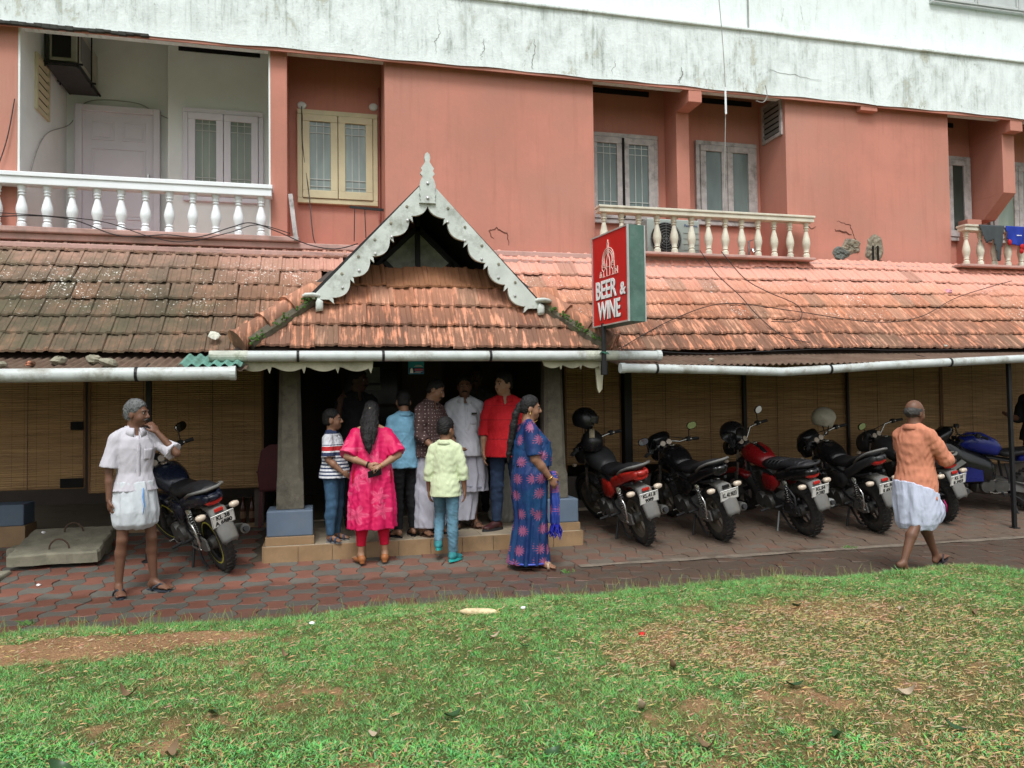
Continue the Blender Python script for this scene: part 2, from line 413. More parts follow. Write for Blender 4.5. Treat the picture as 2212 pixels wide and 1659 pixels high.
def mat_tile():
    t = NT('terracotta', .85, .2); p = t.pos(); q = t.xyz(p); r = t.rnd()
    base = t.ramp(r, (0, (.55, .225, .13)), (.35, (.67, .32, .205)), (.7, (.58, .25, .145)), (1, (.72, .38, .25)))
    # pink wash splashed on the uppermost rows, fading down the slope
    up = t.math('ADD', q[2], t.math('MULTIPLY', t.math('SUBTRACT', t.noise(p, 2.5, 4), .5), .5))
    c = t.mix(t.mr(up, 2.8, 3.2, 0, .8), base, (.70, .36, .29))
    left = t.math('MULTIPLY', t.mr(q[0], .9, -1.4), t.mr(q[1], 7.9, 8.0))
    # streaks that follow the fall of the roof
    st = t.noise(t.map(p, (26, 3, 3)), 1, 5, .6, .2); st2 = t.noise(p, 5.5, 6, .65)
    lowr = t.mr(q[2], 3.15, 2.35)
    amt = t.math('MULTIPLY', t.mr(t.math('ADD', st, t.math('MULTIPLY', st2, .5)), .61, .74), t.math('ADD', t.math('MULTIPLY', lowr, .92), .08))
    c = t.mix(t.math('MULTIPLY', amt, .85), c, t.mix(r, (.09, .06, .045), (.17, .09, .06)))
    c = t.mix(t.math('MULTIPLY', t.mr(r, .93, .95), .45), c, (.14, .10, .07))
    # grey-brown grime all over the left roof
    gr = t.mix(t.mr(st2, .35, .65), t.mix(t.mr(q[2], 3.3, 2.7), (.29, .20, .148), (.145, .108, .072)), t.mix(t.mr(q[2], 3.3, 2.7), (.18, .138, .105), (.085, .072, .048)))
    gr = t.mix(t.mr(t.noise(p, 1.7, 4), .5, .64, 0, .5), gr, (.10, .105, .06)); gr = t.mix(t.math('MULTIPLY', t.mr(r, .9, .95), .5), gr, (.22, .12, .075))
    c = t.mix(t.math('MULTIPLY', left, t.math('MULTIPLY', t.mr(q[2], 3.45, 2.95, .80, .985), t.mr(st2, .2, .5, .78, 1.))), c, gr)
    # lichen and droppings
    d = t.noise(p, 46, 3, .5); band = t.noise(t.map(p, (1, .8, .8)), 1.5, 3)
    mid = t.math('MULTIPLY', t.mr(q[2], 3.25, 3.0), t.mr(q[2], 2.3, 2.65))
    porch = t.mr(q[1], 8.32, 8.34)
    dr = t.math('MULTIPLY', t.mr(t.math('ADD', t.math('SUBTRACT', d, .012), t.math('MULTIPLY', t.math('SUBTRACT', band, .5), .45)), .66, .675), mid)
    c = t.mix(t.math('MULTIPLY', t.math('MULTIPLY', dr, porch), .9, clamp=True), c, (.78, .77, .70))
    t.set('Base Color', c); t.bump(t.math('ADD', t.noise(p, 60, 4), t.math('MULTIPLY', st2, 2)), .4, .006); return t.m
def mat_paver(name, c0, c1):
    t = NT(name, .8, .3); p = t.pos(); q = t.xyz(p); r = t.rnd()
    n = t.noise(p, 6, 6, .65); f = t.noise(p, 120, 3)
    c = t.mix(t.mr(t.math('ADD', t.math('MULTIPLY', n, .7), t.math('MULTIPLY', r, .35)), .3, .75), c0, c1)
    mud = t.math('MULTIPLY', t.mr(q[0], -.6, 3.4, .08, .92), t.mr(t.noise(p, 1.6, 6, .6), .3, .55, .65, 1.05), clamp=True)
    mud = t.math('MAXIMUM', mud, t.math('MULTIPLY', t.mr(q[1], 6.5, 6.0, 0, .8), t.mr(n, .3, .6, .5, 1), clamp=True))
    c = t.mix(mud, c, t.mix(n, (.095, .068, .051), (.15, .11, .08)))
    wet = t.math('MULTIPLY', t.mr(t.math('ADD', q[1], t.math('MULTIPLY', t.math('SUBTRACT', t.noise(p, 3, 4), .5), .35)), 7.22, 7.12), .55)
    c = t.mix(wet, c, t.mix(.5, c, (0, 0, 0)))
    t.set('Base Color', c); t.set('Roughness', t.mr(wet, 0, .55, .85, .5)); t.bump(t.math('ADD', f, t.math('MULTIPLY', n, 2)), .35, .004); return t.m
WHITE = mat_whitewash(); PINK = mat_pink(); TERRA = mat_tile()
PAVR = mat_paver('red_paver', (.17, .068, .046), (.24, .10, .07)); PAVG = mat_paver('grey_paver', (.095, .093, .08), (.15, .145, .125))
OFFW = plain('white_wall_paint', (.76, .80, .78), .7, .05, 2, .15, world=True, dirt=(.60, .62, .59), dirtamt=.35)
LILAC = plain('lilac_joinery', (.68, .67, .72), .5, .05, 3, .1, world=True)
CREAM = plain('cream_joinery', (.56, .50, .32), .5, .08, 4, .15, world=True, dirt=(.42, .37, .24))
OLDW = plain('weathered_joinery', (.40, .37, .36), .75, .22, 9, .4, world=True, dirt=(.16, .15, .13), dirtamt=.8)
DARKW = plain('dark_wood', (.045, .03, .024), .6, .2, 6, .2, world=True)
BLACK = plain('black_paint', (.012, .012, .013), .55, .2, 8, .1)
BLACKB = plain('black_void', (.006, .006, .006), .9)
STEEL = plain('steel', (.45, .45, .44), .35, .1, 12, .1, metal=.9)
GREYM = plain('grey_metal', (.22, .23, .23), .5, .15, 10, .1, metal=.4)
PLASTER = plain('aged_white_plaster', (.54, .58, .54), .8, .14, 5, .4, world=True, dirt=(.22, .23, .19), dirtamt=.85)
GUT = plain('pvc_gutter', (.50, .54, .53), .45, .10, 8, .15, world=True, dirt=(.22, .21, .16), dirtamt=.85)
GUTM = plain('mossy_pvc', (.45, .47, .40), .6, .2, 9, .2, world=True, dirt=(.10, .13, .06), dirtamt=.9)
CORR = plain('rusted_corrugated_sheet', (.13, .085, .06), .7, .25, 5, .3, world=True, dirt=(.22, .17, .12), dirtamt=.5)
GREENF = plain('green_fibre_sheet', (.13, .30, .245), .5, .25, 9, .2, world=True, dirt=(.07, .10, .08), dirtamt=.7)
TANT = plain('tan_ceramic_tile', (.30, .195, .105), .4, .16, 5, .1, world=True, dirt=(.16, .115, .07), dirtamt=.6)
FLOORT = plain('porch_floor_tile', (.36, .30, .22), .35, .12, 4, .05, world=True, dirt=(.18, .14, .10))
BLUEP = plain('blue_grey_paint', (.105, .145, .20), .6, .1, 4, .15, world=True, dirt=(.16, .18, .20), dirtamt=.4)
STONE = plain('grey_granite', (.115, .103, .078), .85, .2, 14, .7, world=True, dirt=(.05, .045, .036), dirtamt=.75, bscale=45)
CONC = plain('old_concrete', (.27, .255, .19), .9, .2, 7, .8, world=True, dirt=(.14, .14, .10), dirtamt=.6, bscale=40)
CABLE = plain('black_cable', (.02, .02, .022), .5)
def mat_glass(name, c):
    t = NT(name, .15, .28); p = t.pos(); t.set('Base Color', t.ramp(t.noise(t.map(p, (3, 3, .8)), 2, 3), (.3, c), (.7, shade(c, 1.5)))); return t.m
GLASSG = mat_glass('curtained_glass', (.17, .21, .175)); GLASSD = mat_glass('dark_glass', (.03, .04, .035)); GLASSB = mat_glass('blue_curtained_glass', (.105, .135, .13)); GLASSL = mat_glass('pale_curtained_glass', (.19, .235, .225))
def mat_soil():
    t = NT('lawn_soil', .95, .1); p = t.pos(); q = t.xyz(p)
    n = t.noise(p, 2.2, 7, .7); f = t.noise(p, 60, 5, .7)
    c = t.mix(t.mr(n, .35, .65), (.20, .105, .055), (.37, .215, .115)); c = t.mix(t.mr(f, .45, .7, 0, .7), c, (.42, .28, .15))
    c = t.mix(t.mr(f, .42, .3, 0, .7), c, (.07, .04, .022))
    th = t.ramp(f, (.3, (.035, .05, .014)), (.65, (.15, .17, .055))); wr = t.n('VertexColor', layer_name='wear').outputs[0]; c = t.mix(t.mr(t.math('ADD', t.xyz(wr)[0] if False else t.n('SeparateColor', {'Color': wr}).outputs[0], t.math('MULTIPLY', t.math('SUBTRACT', n, .5), .6)), .42, .8), th, c)  # thatch under dense grass, coloured dark to stand in for shade between blades
    t.set('Base Color', c); t.bump(t.math('ADD', f, n), .9, .02); return t.m
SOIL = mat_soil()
def mat_blind():
    t = NT('split_bamboo', .7, .25); p = t.pos(); q = t.xyz(p)
    n = t.noise(t.map(p, (1.2, 1, 70)), 1.5, 4, .6); s = t.noise(t.map(p, (.6, .6, 14)), 1, 3)
    c = t.ramp(n, (.3, (.165, .10, .048)), (.5, (.41, .26, .128)), (.72, (.58, .39, .205)))
    c = t.mix(t.mr(s, .4, .65, 0, .45), c, (.27, .18, .095))
    w = t.math('FRACT', t.math('MULTIPLY', q[0], 8.5)); c = t.mix(t.mr(t.math('ABSOLUTE', t.math('SUBTRACT', w, .5)), .46, .5, 0, .45), c, (.05, .03, .015))
    t.set('Base Color', c); return t.m
BLIND = mat_blind()

# ------------------------------------------------------------------ ground, pavement and its blocks
g = part('ground', SOIL, None, lambda m: m.add([(-60, -40, -.14), (80, -40, -.14), (80, 90, -.14), (-60, 90, -.14)], [(0, 1, 2, 3)]), kind='structure')
pm = MB()
def _pv(u, v):
    x = -6 + 19 * u; y = 4.0 + 6.9 * v; return (x, y, gz(y) - .014)
pm.grid(4, 70, _pv)
JOINT = plain('joint_dirt', (.085, .07, .05), .95, .3, 20, .5, world=True)
pave = pm.build('pavement', JOINT, None, kind='structure'); WL[pave] = Vector()
CELL = .2
def paver_mesh(red):
    m = MB(); n = 7; a = CELL / 2 - .0018; amp = .034; out = []
    def edge(p0, p1, nrm, sgn):
        for i in range(n):
            t = i / n; d = sgn * amp * math.sin(math.pi * t) ** 1.3
            out.append((p0[0] + (p1[0] - p0[0]) * t + nrm[0] * d, p0[1] + (p1[1] - p0[1]) * t + nrm[1] * d))
    s = -1 if red else 1
    edge((-a, -a), (a, -a), (0, -1), -s); edge((a, -a), (a, a), (1, 0), s); edge((a, a), (-a, a), (0, 1), -s); edge((-a, a), (-a, -a), (-1, 0), s)
    k = len(out); inn = [(x * .97, y * .97) for x, y in out]
    vs = [(x, y, -.03) for x, y in out] + [(x, y, -.005) for x, y in out] + [(x, y, 0) for x, y in inn]
    fs = [(i, (i + 1) % k, k + (i + 1) % k, k + i) for i in range(k)] + [(k + i, k + (i + 1) % k, 2 * k + (i + 1) % k, 2 * k + i) for i in range(k)] + [tuple(range(2 * k, 3 * k))]
    return vs, fs
cells = []
for j in range(-6, 26):
    for i in range(-22, 60):
        x, y = i * CELL + .07, 5.42 + j * CELL
        if y > 10.3 or (-.62 < x < 2.8 and y > 8.0): continue
        if y < 5.4 and x < 5.0: continue
        z = gz(y); d = y * .97 + x * .242; lat = x * .97 - y * .242
        vis = abs(lat / d) < .68 and y > 5.85
        cells.append((d if vis else 99 + d, x, y, z, (i + j) % 2))
cells.sort()
pmesh = {}
for rd in (0, 1):
    vs_, fs_ = paver_mesh(rd); me = bpy.data.meshes.new('paver'); me.from_pydata(vs_, [], fs_); me.update(); me.materials.append(PAVR if rd else PAVG); pmesh[rd] = me
rest = {0: MB(), 1: MB()}; raw = {0: paver_mesh(0), 1: paver_mesh(1)}
for k, (d, x, y, z, rd) in enumerate(cells):
    dz = random.gauss(0, .0022); tx, ty = random.gauss(0, .006), random.gauss(0, .006); sl = math.atan(.075) if y > 7.1 else 0
    if k < 296:
        o = bpy.data.objects.new('paver', pmesh[rd]); o.location = (x, y, z + dz); o.rotation_euler = (tx + sl, ty, 0); link(o, pave)
    else:
        rest[rd].add([(x + a, y + b, z + c + dz + a * ty * .5 + b * (tx + sl)) for a, b, c in raw[rd][0]], raw[rd][1])
rest[0].build('grey_paving_blocks', PAVG, pave, kind='stuff'); rest[1].build('red_paving_blocks', PAVR, pave, kind='stuff')
# worn kerb line between lane and parking strip
CEM = plain('cement_line', (.175, .145, .112), .9, .25, 9, .4, world=True, dirt=(.11, .08, .06), dirtamt=.95)
km = MB(); xs = np.linspace(2.4, 12, 60)
for a, b in zip(xs[:-1], xs[1:]):
    w0 = .022 + .02 * math.sin(a * 5) * math.sin(a * 1.7) + .012 * math.sin(a * 13); w1 = .022 + .02 * math.sin(b * 5) * math.sin(b * 1.7) + .012 * math.sin(b * 13)
    km.add([(a, 7.05 - w0, .006), (b, 7.05 - w1, .006), (b, 7.12 + w1 * .5, .010), (a, 7.12 + w0 * .5, .010)], [(0, 1, 2, 3)])
km.build('cement_kerb_line', CEM, pave)

# ------------------------------------------------------------------ main building
B = thing('hotel_building', 'two-storey salmon pink building with stained white parapet and recessed balconies', 'building', (3, 9.3, 0))
def bx(name, mat, *b, parent=B, bevel=.006):
    return part(name, mat, parent, lambda m: m.box(*b), bevel=bevel)
ZF, ZC, YW = 3.44, 6.45, 9.3
bx('wall', PINK, -6.5, -3.12, YW, 11.2, ZF, ZC)
bx('column', PINK, -.52, -.335, YW, 10.75, ZF, ZC)
bx('wall', PINK, .79, 3.44, YW, 11.2, ZF, ZC)
bx('wall', PINK, 6.22, 8.89, YW, 11.2, ZF, ZC)
bx('wall', PINK, -.335, .79, 9.9, 10.2, ZF, ZC)
bx('wall', OFFW, -3.12, -1.85, 10.9, 11.2, ZF, ZC)
bx('wall', OFFW, -1.85, -.52, 10.6, 11.2, ZF, ZC)
bx('white_lining', OFFW, -3.1205, -3.10, YW + .004, 10.9, ZF, ZC - .03, bevel=0)
bx('white_lining', OFFW, -.54, -.5205, YW + .004, 10.6, ZF, ZC - .03, bevel=0)
bx('ceiling', OFFW, -3.1, -.54, 9.36, 10.9, ZC - .03, ZC - .004, bevel=0)
bx('wall', PINK, 3.44, 6.22, 9.95, 10.3, ZF, ZC)
bx('wall', PINK, 8.89, 13, 9.95, 10.3, ZF, ZC)
bx('soffit', PINK, -6.5, 13, 9.46, 11.2, ZC, ZC + .12, bevel=0)
# pier with its beam, and the notched pier on the right balcony
part('pier', PINK, B, lambda m: (m.box(4.73, 4.92, 9.58, 9.95, ZF, 5.5), m.box(4.73, 4.92, 9.2, 9.95, 5.5, ZC)), bevel=.006)
part('pier', PINK, B, lambda m: (m.box(9.90, 10.12, 9.35, 9.95, 4.62, 5.5), m.box(9.90, 10.12, 9.2, 9.95, 5.5, ZC), m.prism([(9.35, 4.62), (9.95, 4.62), (9.95, 4.3), (9.72, 4.3)], 9.90, 10.12, lambda u, v, d: (d, u, v)), m.box(9.60, 9.86, 9.72, 9.95, ZF, 4.3)), bevel=.004)
part('beam_end', PINK, B, lambda m: m.box(7.35, 7.62, 9.2, 9.3, 5.6, 5.72), bevel=.004)
LEDGE = plain('weathered_pink_ledge', (.50, .31, .27), .85, .1, 6, .3, world=True, dirt=(.30, .22, .19), dirtamt=.7)
# ledge below the balconies
part('ledge', LEDGE, B, lambda m: (m.box(-6.5, 13, 9.17, 9.3, 3.37, 3.44), m.box(-6.5, 13, 9.1, 9.3, 3.27, 3.33)), bevel=.012)
part('ledge', LEDGE, B, lambda m: m.box(-6.5, -.2, 9.12, 9.3, 3.44, 3.50), bevel=.012)
bx('balcony_slab', LEDGE, 3.38, 6.45, 9.02, 9.3, 3.432, 3.468, bevel=.008)
bx('balcony_slab', LEDGE, 8.8, 13, 9.02, 9.3, 3.432, 3.468, bevel=.008)
bx('floor_slab', PINK, -6.5, 13, 9.3, 11.2, 3.2, 3.44, bevel=0)
# parapets
par = MB()
def _par(u, v):
    x = -6.5 + 19.5 * u; z = 5.685 + .835 * v; return (x, 9.18 + .004 * math.sin(x * 3.1) + .003 * math.sin(x * 7 + z * 5), z + (0.012 * math.sin(x * 2.3) * math.sin(x * 5.1) if v == 0 else 0))
par.grid(120, 6, _par); par.box(-6.5, 13, 9.19, 9.45, 5.72, 6.51)
par.build('parapet', WHITE, B)
part('upper_wall', WHITE, B, lambda m: (m.box(-6.5, 13, 9.40, 9.6, 6.55, 9.2), m.box(-6.5, 13, 9.145, 9.40, 6.513, 6.548)), bevel=.008)
bx('drip_edge', PINK, -6.5, 13, 9.195, 9.215, 5.655, 5.72, bevel=0)
lip = MB()
for i in range(26):                                     # broken, blackened lip of the parapet at the left
    x = -3.75 + i * .075; lip.box(x, x + .08, 9.15, 9.2, 5.635 + .02 * random.random() + .004 * i * .2, 5.685 + .012 * random.random())
lip.build('broken_lip', plain('blackened_cement', (.05, .05, .045), .95, .4, 30, .8), B)
# strip vents under the soffit
for x0, x1, y, zv in ((-1.72, -.72, 10.59, 6.17), (3.6, 4.5, 9.94, 5.83), (5.2, 6.1, 9.94, 5.82), (9.0, 9.6, 9.94, 5.78)):
    part('strip_vent', BLACKB, B, lambda m: m.box(x0, x1, y - .005, y + .02, zv, zv + .07))

def casement(x0, x1, z0, z1, y, frame, glass, grille=None, nleaf=2, name='window', fw=.06, lw=.085):
    fr = MB()
    fr.box(x0, x1, y - .06, y + .02, z1 - fw, z1); fr.box(x0, x1, y - .06, y + .02, z0, z0 + fw)
    fr.box(x0, x0 + fw, y - .058, y + .02, z0 + fw, z1 - fw); fr.box(x1 - fw, x1, y - .058, y + .02, z0 + fw, z1 - fw)
    w = fr.build(name, frame, B, bevel=.006)
    iw = (x1 - x0 - 2 * fw) / nleaf
    for k in range(nleaf):
        a = x0 + fw + k * iw + .004; b = a + iw - .008; lo, hi = z0 + fw + .004, z1 - fw - .004
        def leaf(m):
            m.box(a, b, y - .075, y - .03, hi - lw, hi); m.box(a, b, y - .075, y - .03, lo, lo + lw * 1.15)
            m.box(a, a + lw, y - .073, y - .03, lo + lw * 1.15, hi - lw); m.box(b - lw, b, y - .073, y - .03, lo + lw * 1.15, hi - lw)
        part('window_leaf', frame, w, leaf, bevel=.005)
        part('pane', glass, w, lambda m: m.box(a + lw, b - lw, y - .05, y - .045, lo + lw * 1.15, hi - lw))
        if grille:
            def gr(m):
                gx0, gx1, g0, g1 = a + lw, b - lw, lo + lw * 1.15, hi - lw
                for q in (1 / 3, 2 / 3): m.box(gx0 + (gx1 - gx0) * q - .005, gx0 + (gx1 - gx0) * q + .005, y - .056, y - .051, g0, g1)
                for zz in (g1 - .05, g1 - .14, g0 + .05, g0 + .14): m.box(gx0, gx1, y - .058, y - .0525, zz - .005, zz + .005)
            part('grille', grille, w, gr)
    return w
GRL = plain('pale_grille', (.42, .45, .42), .5)
casement(-1.66, -.68, 4.22, 5.42, 10.6, LILAC, GLASSG, GRL)
casement(-.235, .745, 4.08, 5.25, 9.9, CREAM, GLASSL, GRL)
casement(3.55, 4.60, 4.02, 5.27, 9.95, OLDW, GLASSB, GRL)
casement(5.18, 6.14, 4.06, 5.26, 9.95, OLDW, GLASSB)
casement(9.36, 9.86, 4.0, 5.32, 9.95, OLDW, GLASSD, None, 1)
casement(10.2, 11.3, 4.0, 5.3, 9.95, OLDW, GLASSG)
# dark gap between the warped leaves of the old window
part('open_gap', BLACKB, B, lambda m: m.box(4.06, 4.095, 9.868, 9.89, 4.1, 5.2))
# panelled door on the white balcony
dr = MB(); dr.box(-2.9, -2.06, 10.84, 10.92, ZF, 5.38); door = dr.build('door', LILAC, B, bevel=.004)
def _fr(m):
    m.box(-2.98, -2.9, 10.80, 10.92, ZF, 5.46); m.box(-2.06, -1.98, 10.80, 10.92, ZF, 5.46); m.box(-2.9, -2.06, 10.80, 10.92, 5.38, 5.46)
part('door_frame', LILAC, door, _fr, bevel=.006)
for x0, x1, z0, z1 in ((-2.80, -2.53, 5.02, 5.27), (-2.43, -2.16, 5.02, 5.27), (-2.80, -2.16, 4.52, 4.92), (-2.80, -2.16, 4.0, 4.4), (-2.80, -2.16, 3.55, 3.9)):
    def pn(m):
        for a, b, c, d in ((x0, x1, z1 - .018, z1), (x0, x1, z0, z0 + .018), (x0, x0 + .018, z0 + .018, z1 - .018), (x1 - .018, x1, z0 + .018, z1 - .018)): m.box(a, b, 10.828, 10.842, c, d)
        m.box(x0 + .04, x1 - .04, 10.832, 10.842, z0 + .04, z1 - .04)
    part('door_panel', LILAC, door, pn, bevel=.003)
part('door_handle', STEEL, door, lambda m: m.box(-2.13, -2.11, 10.79, 10.83, 4.45, 4.6))
# louvred ventilators in the side walls
def louvre(x, y0, y1, z0, z1, frame, slatm, sgn):
    f = MB(); e = .045; a, b = (x, x + .03 * sgn) if sgn > 0 else (x - .03, x)
    f.box(a, b, y0, y1, z1 - e, z1); f.box(a, b, y0, y1, z0, z0 + e); f.box(a, b, y0, y0 + e, z0 + e, z1 - e); f.box(a, b, y1 - e, y1, z0 + e, z1 - e)
    w = f.build('louvre_vent', frame, B)
    n = 6
    for k in range(n):
        zz = z0 + e + (z1 - z0 - 2 * e) * (k + .5) / n; h = (z1 - z0 - 2 * e) / n
        part('slat', slatm, w, lambda m: m.bar(((a + b) / 2, y0 + e, zz), ((a + b) / 2, y1 - e, zz), .006, h * .8, (.55 * sgn, 0, 1)))
    part('vent_back', BLACKB, w, lambda m: m.box(a + (.001 if sgn > 0 else .02), b - (.02 if sgn > 0 else .001), y0 + e, y1 - e, z0 + e, z1 - e))
louvre(-3.10, 9.74, 10.18, 4.98, 5.63, CREAM, CREAM, 1)
louvre(6.22, 9.36, 9.84, 5.23, 5.78, OLDW, GREYM, -1)
# upper-floor window at the top right
casement(8.72, 11.8, 7.36, 8.5, 9.395, plain('aluminium', (.50, .53, .52), .45, .05), plain('frosted_glass', (.50, .54, .53), .35, .08), None, 4, fw=.03, lw=.03)
# plaster damage at the foot of the right wall
DMG = plain('exposed_rubble', (.25, .22, .165), .95, .35, 22, 1., world=True, dirt=(.10, .09, .07), dirtamt=.9, bscale=30)
CEMD = plain('cement_patch', (.13, .145, .13), .9, .2, 18, .6, world=True)
def blob(cx, cz, rx, rz, seed, n=22):
    r = np.random.default_rng(seed); ph = r.uniform(0, 6.28, 5)
    return [(cx + rx * math.cos(a) * (1 + .16 * math.sin(2 * a + ph[0]) + .12 * math.sin(3 * a + ph[1]) + .07 * math.sin(5 * a + ph[2])), cz + rz * math.sin(a) * (1 + .14 * math.sin(3 * a + ph[3]) + .08 * math.sin(6 * a + ph[4]))) for a in np.linspace(0, 2 * math.pi, n, endpoint=False)]
def damage(cx, cz, rx, rz, seed, mat, proud=.006):
    m = MB(); o = blob(cx, cz, rx, rz, seed); n = len(o); r = random.Random(seed)
    vs = [(x, YW - .002, z) for x, z in o]; rings = [vs]
    for q in (.8, .5, .2):
        rings.append([(cx + (x - cx) * q, YW - proud - r.uniform(0, .022), cz + (z - cz) * q) for x, z in o])
    m.v = [p for rg in rings for p in rg] + [(cx, YW - proud, cz)]
    for i in range(len(rings) - 1): m.f += [(i * n + k, i * n + (k + 1) % n, (i + 1) * n + (k + 1) % n, (i + 1) * n + k) for k in range(n)]
    m.f += [((len(rings) - 1) * n + k, (len(rings) - 1) * n + (k + 1) % n, len(m.v) - 1) for k in range(n)]
    return m.build('damaged_plaster', mat, B)
damage(7.04, 3.60, .12, .10, 2, CEMD); damage(7.22, 3.70, .17, .11, 5, DMG); damage(7.58, 3.68, .16, .20, 9, DMG)
for x in (7.54, 7.62): part('rebar_groove', BLACKB, B, lambda m: m.box(x - .012, x + .012, 9.262, 9.272, 3.52, 3.72))
CRK = plain('crack_shadow', (.16, .07, .05), .95); CRK2 = plain('grey_crack', (.13, .13, .115), .95)
def crack(pts, w=.006, yy=None):
    m = MB(); P = []
    for (x0, z0), (x1, z1) in zip(pts[:-1], pts[1:]):
        for k in range(6): t = k / 6; P.append((x0 + (x1 - x0) * t + random.gauss(0, .008), (yy or YW) - .001, z0 + (z1 - z0) * t + random.gauss(0, .008)))
    m.tube(P, [w * (.4 + .6 * math.sin(math.pi * (i + .5) / len(P))) for i in range(len(P))], 5)
    return m.build('plaster_crack', CRK2 if yy else CRK, B)
crack([(6.95, 3.92), (7.12, 3.90), (7.24, 3.86)], .012); crack([(7.0, 4.05), (7.2, 4.0), (7.26, 3.86), (7.3, 3.75)], .006); crack([(6.5, 3.98), (6.58, 3.92), (6.68, 3.97)], .006)
crack([(2.05, 3.7), (2.15, 3.74), (2.28, 3.68), (2.3, 3.5)], .008); crack([(2.05, 3.7), (2.1, 3.6)], .006); crack([(7.3, 3.5), (7.6, 3.52), (7.9, 3.5)], .005)
for x, za, zb, w in ((1.42, 5.78, 6.22, .0028), (1.98, 5.75, 6.04, .0025), (2.62, 5.70, 6.10, .003), (3.68, 5.70, 5.98, .005), (4.62, 5.70, 5.94, .0035), (5.42, 5.72, 6.0, .0028)): crack([(x, zb), (x + .02, (za * .4 + zb * .6)), (x - .03, (za * .7 + zb * .3)), (x - .01, za)], w, 9.178)
crack([(5.9, 6.02), (6.3, 5.98), (6.8, 5.93)], .002, 9.178)
# junction boxes with torn-off plaster
for x, y, z in ((-.18, 9.895, 5.31), (.70, 9.895, 5.36)): part('wall_rosette', OFFW, B, lambda m: m.sphere((x, y, z), (.06, .02, .05), 9, 6), smooth=True)

# ground-floor shell behind the blinds and porch
GF = thing('ground_floor_room', 'dark ground floor bar room behind the porch and blinds', 'room', (3, 10, 0))
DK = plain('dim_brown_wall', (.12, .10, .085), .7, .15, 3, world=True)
def gb(name, mat, *b, **k): return part(name, mat, GF, lambda m: m.box(*b), **k)
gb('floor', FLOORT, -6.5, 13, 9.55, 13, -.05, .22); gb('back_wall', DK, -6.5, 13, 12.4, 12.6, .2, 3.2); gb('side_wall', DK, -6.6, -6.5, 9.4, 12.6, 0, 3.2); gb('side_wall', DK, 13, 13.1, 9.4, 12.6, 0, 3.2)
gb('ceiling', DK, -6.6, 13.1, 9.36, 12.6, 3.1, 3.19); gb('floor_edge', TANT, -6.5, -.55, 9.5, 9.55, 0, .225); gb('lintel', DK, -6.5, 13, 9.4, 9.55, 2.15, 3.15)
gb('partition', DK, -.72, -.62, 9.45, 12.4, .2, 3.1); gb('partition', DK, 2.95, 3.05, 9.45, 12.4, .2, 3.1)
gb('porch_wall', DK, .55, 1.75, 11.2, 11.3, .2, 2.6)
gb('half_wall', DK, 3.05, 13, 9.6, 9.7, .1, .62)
# ------------------------------------------------------------------ clay tile roofs, every tile its own object
TW, TL = .225, .268
def tile_mesh():
    m = MB(); w = TW; prof = [(0, .0), (.006, .007), (.03, .009), (.040, .003), (.085, .001), (.094, .008), (.120, .010), (.129, .003), (.176, .001), (.186, .012), (.200, .019), (.222, .018), (.230, .000)]
    n = len(prof); L = TL + .05; vs = []
    for y, dz in ((0, 0), (.012, .004), (L, 0)):
        vs += [(x - w / 2, y, z + dz - (.014 if y == 0 else 0)) for x, z in prof]
    fs = [(j * n + i, j * n + i + 1, (j + 1) * n + i + 1, (j + 1) * n + i) for j in (0, 1) for i in range(n - 1)]
    m.add(vs, fs); return m.mesh('tile')
TILE = tile_mesh(); TILE.materials.append(TERRA)
def place_tile(roof, x, y, z, ang, jit=1, mesh=None, pre=None):
    o = bpy.data.objects.new('tile', mesh or TILE); link(o, roof)
    if random.random() < .06: d_ = random.uniform(.012, .034); y -= d_ * math.cos(ang); z -= d_ * math.sin(ang)
    M = Matrix.Rotation(ang - R(5.5) + random.gauss(0, .010) * jit, 4, 'X') @ Matrix.Rotation(random.gauss(0, .018) * jit, 4, 'Z')
    if pre is not None: M = pre @ M
    o.matrix_local = Matrix.Translation(Vector((x, y - .034 * math.sin(ang), z + .034 * math.cos(ang))) - WL[roof]) @ M
    return o
def veranda_roof(name, label, x0, x1, stop, nrow=7):
    rf = thing(name, label, 'tiled roof', ((x0 + x1) / 2, 8, 2.1), 'clay tile roofs over the veranda')
    sag = lambda x: .010 * (x - 1)
    # Y eave 8.0, z 2.10 ; ridge Y 9.28, z 3.42
    a = math.atan2(1.32, 1.28); ca, sa = math.cos(a), math.sin(a)
    for r in range(nrow):
        s = r * TL; y, z = 8.0 + s * ca, 2.095 + s * sa + .012; short = r == nrow - 1
        off = random.uniform(-.03, .03); x = x0
        while x < x1:
            if not stop(x + TW / 2, y, z):
                place_tile(rf, x + TW / 2 + off + random.gauss(0, .003), y + random.gauss(0, .003), z + sag(x) + random.gauss(0, .002) + .008 * math.sin(x * 1.3 + r), a).scale.y = .72 if short else 1
            x += TW
    def deck(m):
        m.add([(x0 - .3, 8.05, 2.05 + sag(x0)), (x1, 8.05, 2.05 + sag(x1)), (x1, 9.3, 3.36 + sag(x1)), (x0 - .3, 9.3, 3.36 + sag(x0)), (x0 - .3, 8.05, 2.02 + sag(x0)), (x1, 8.05, 2.02 + sag(x1)), (x1, 9.3, 3.32 + sag(x1)), (x0 - .3, 9.3, 3.32 + sag(x0))], [(0, 1, 2, 3), (7, 6, 5, 4), (0, 4, 5, 1), (1, 5, 6, 2)])
    part('roof_deck', DARKW, rf, deck)
    return rf
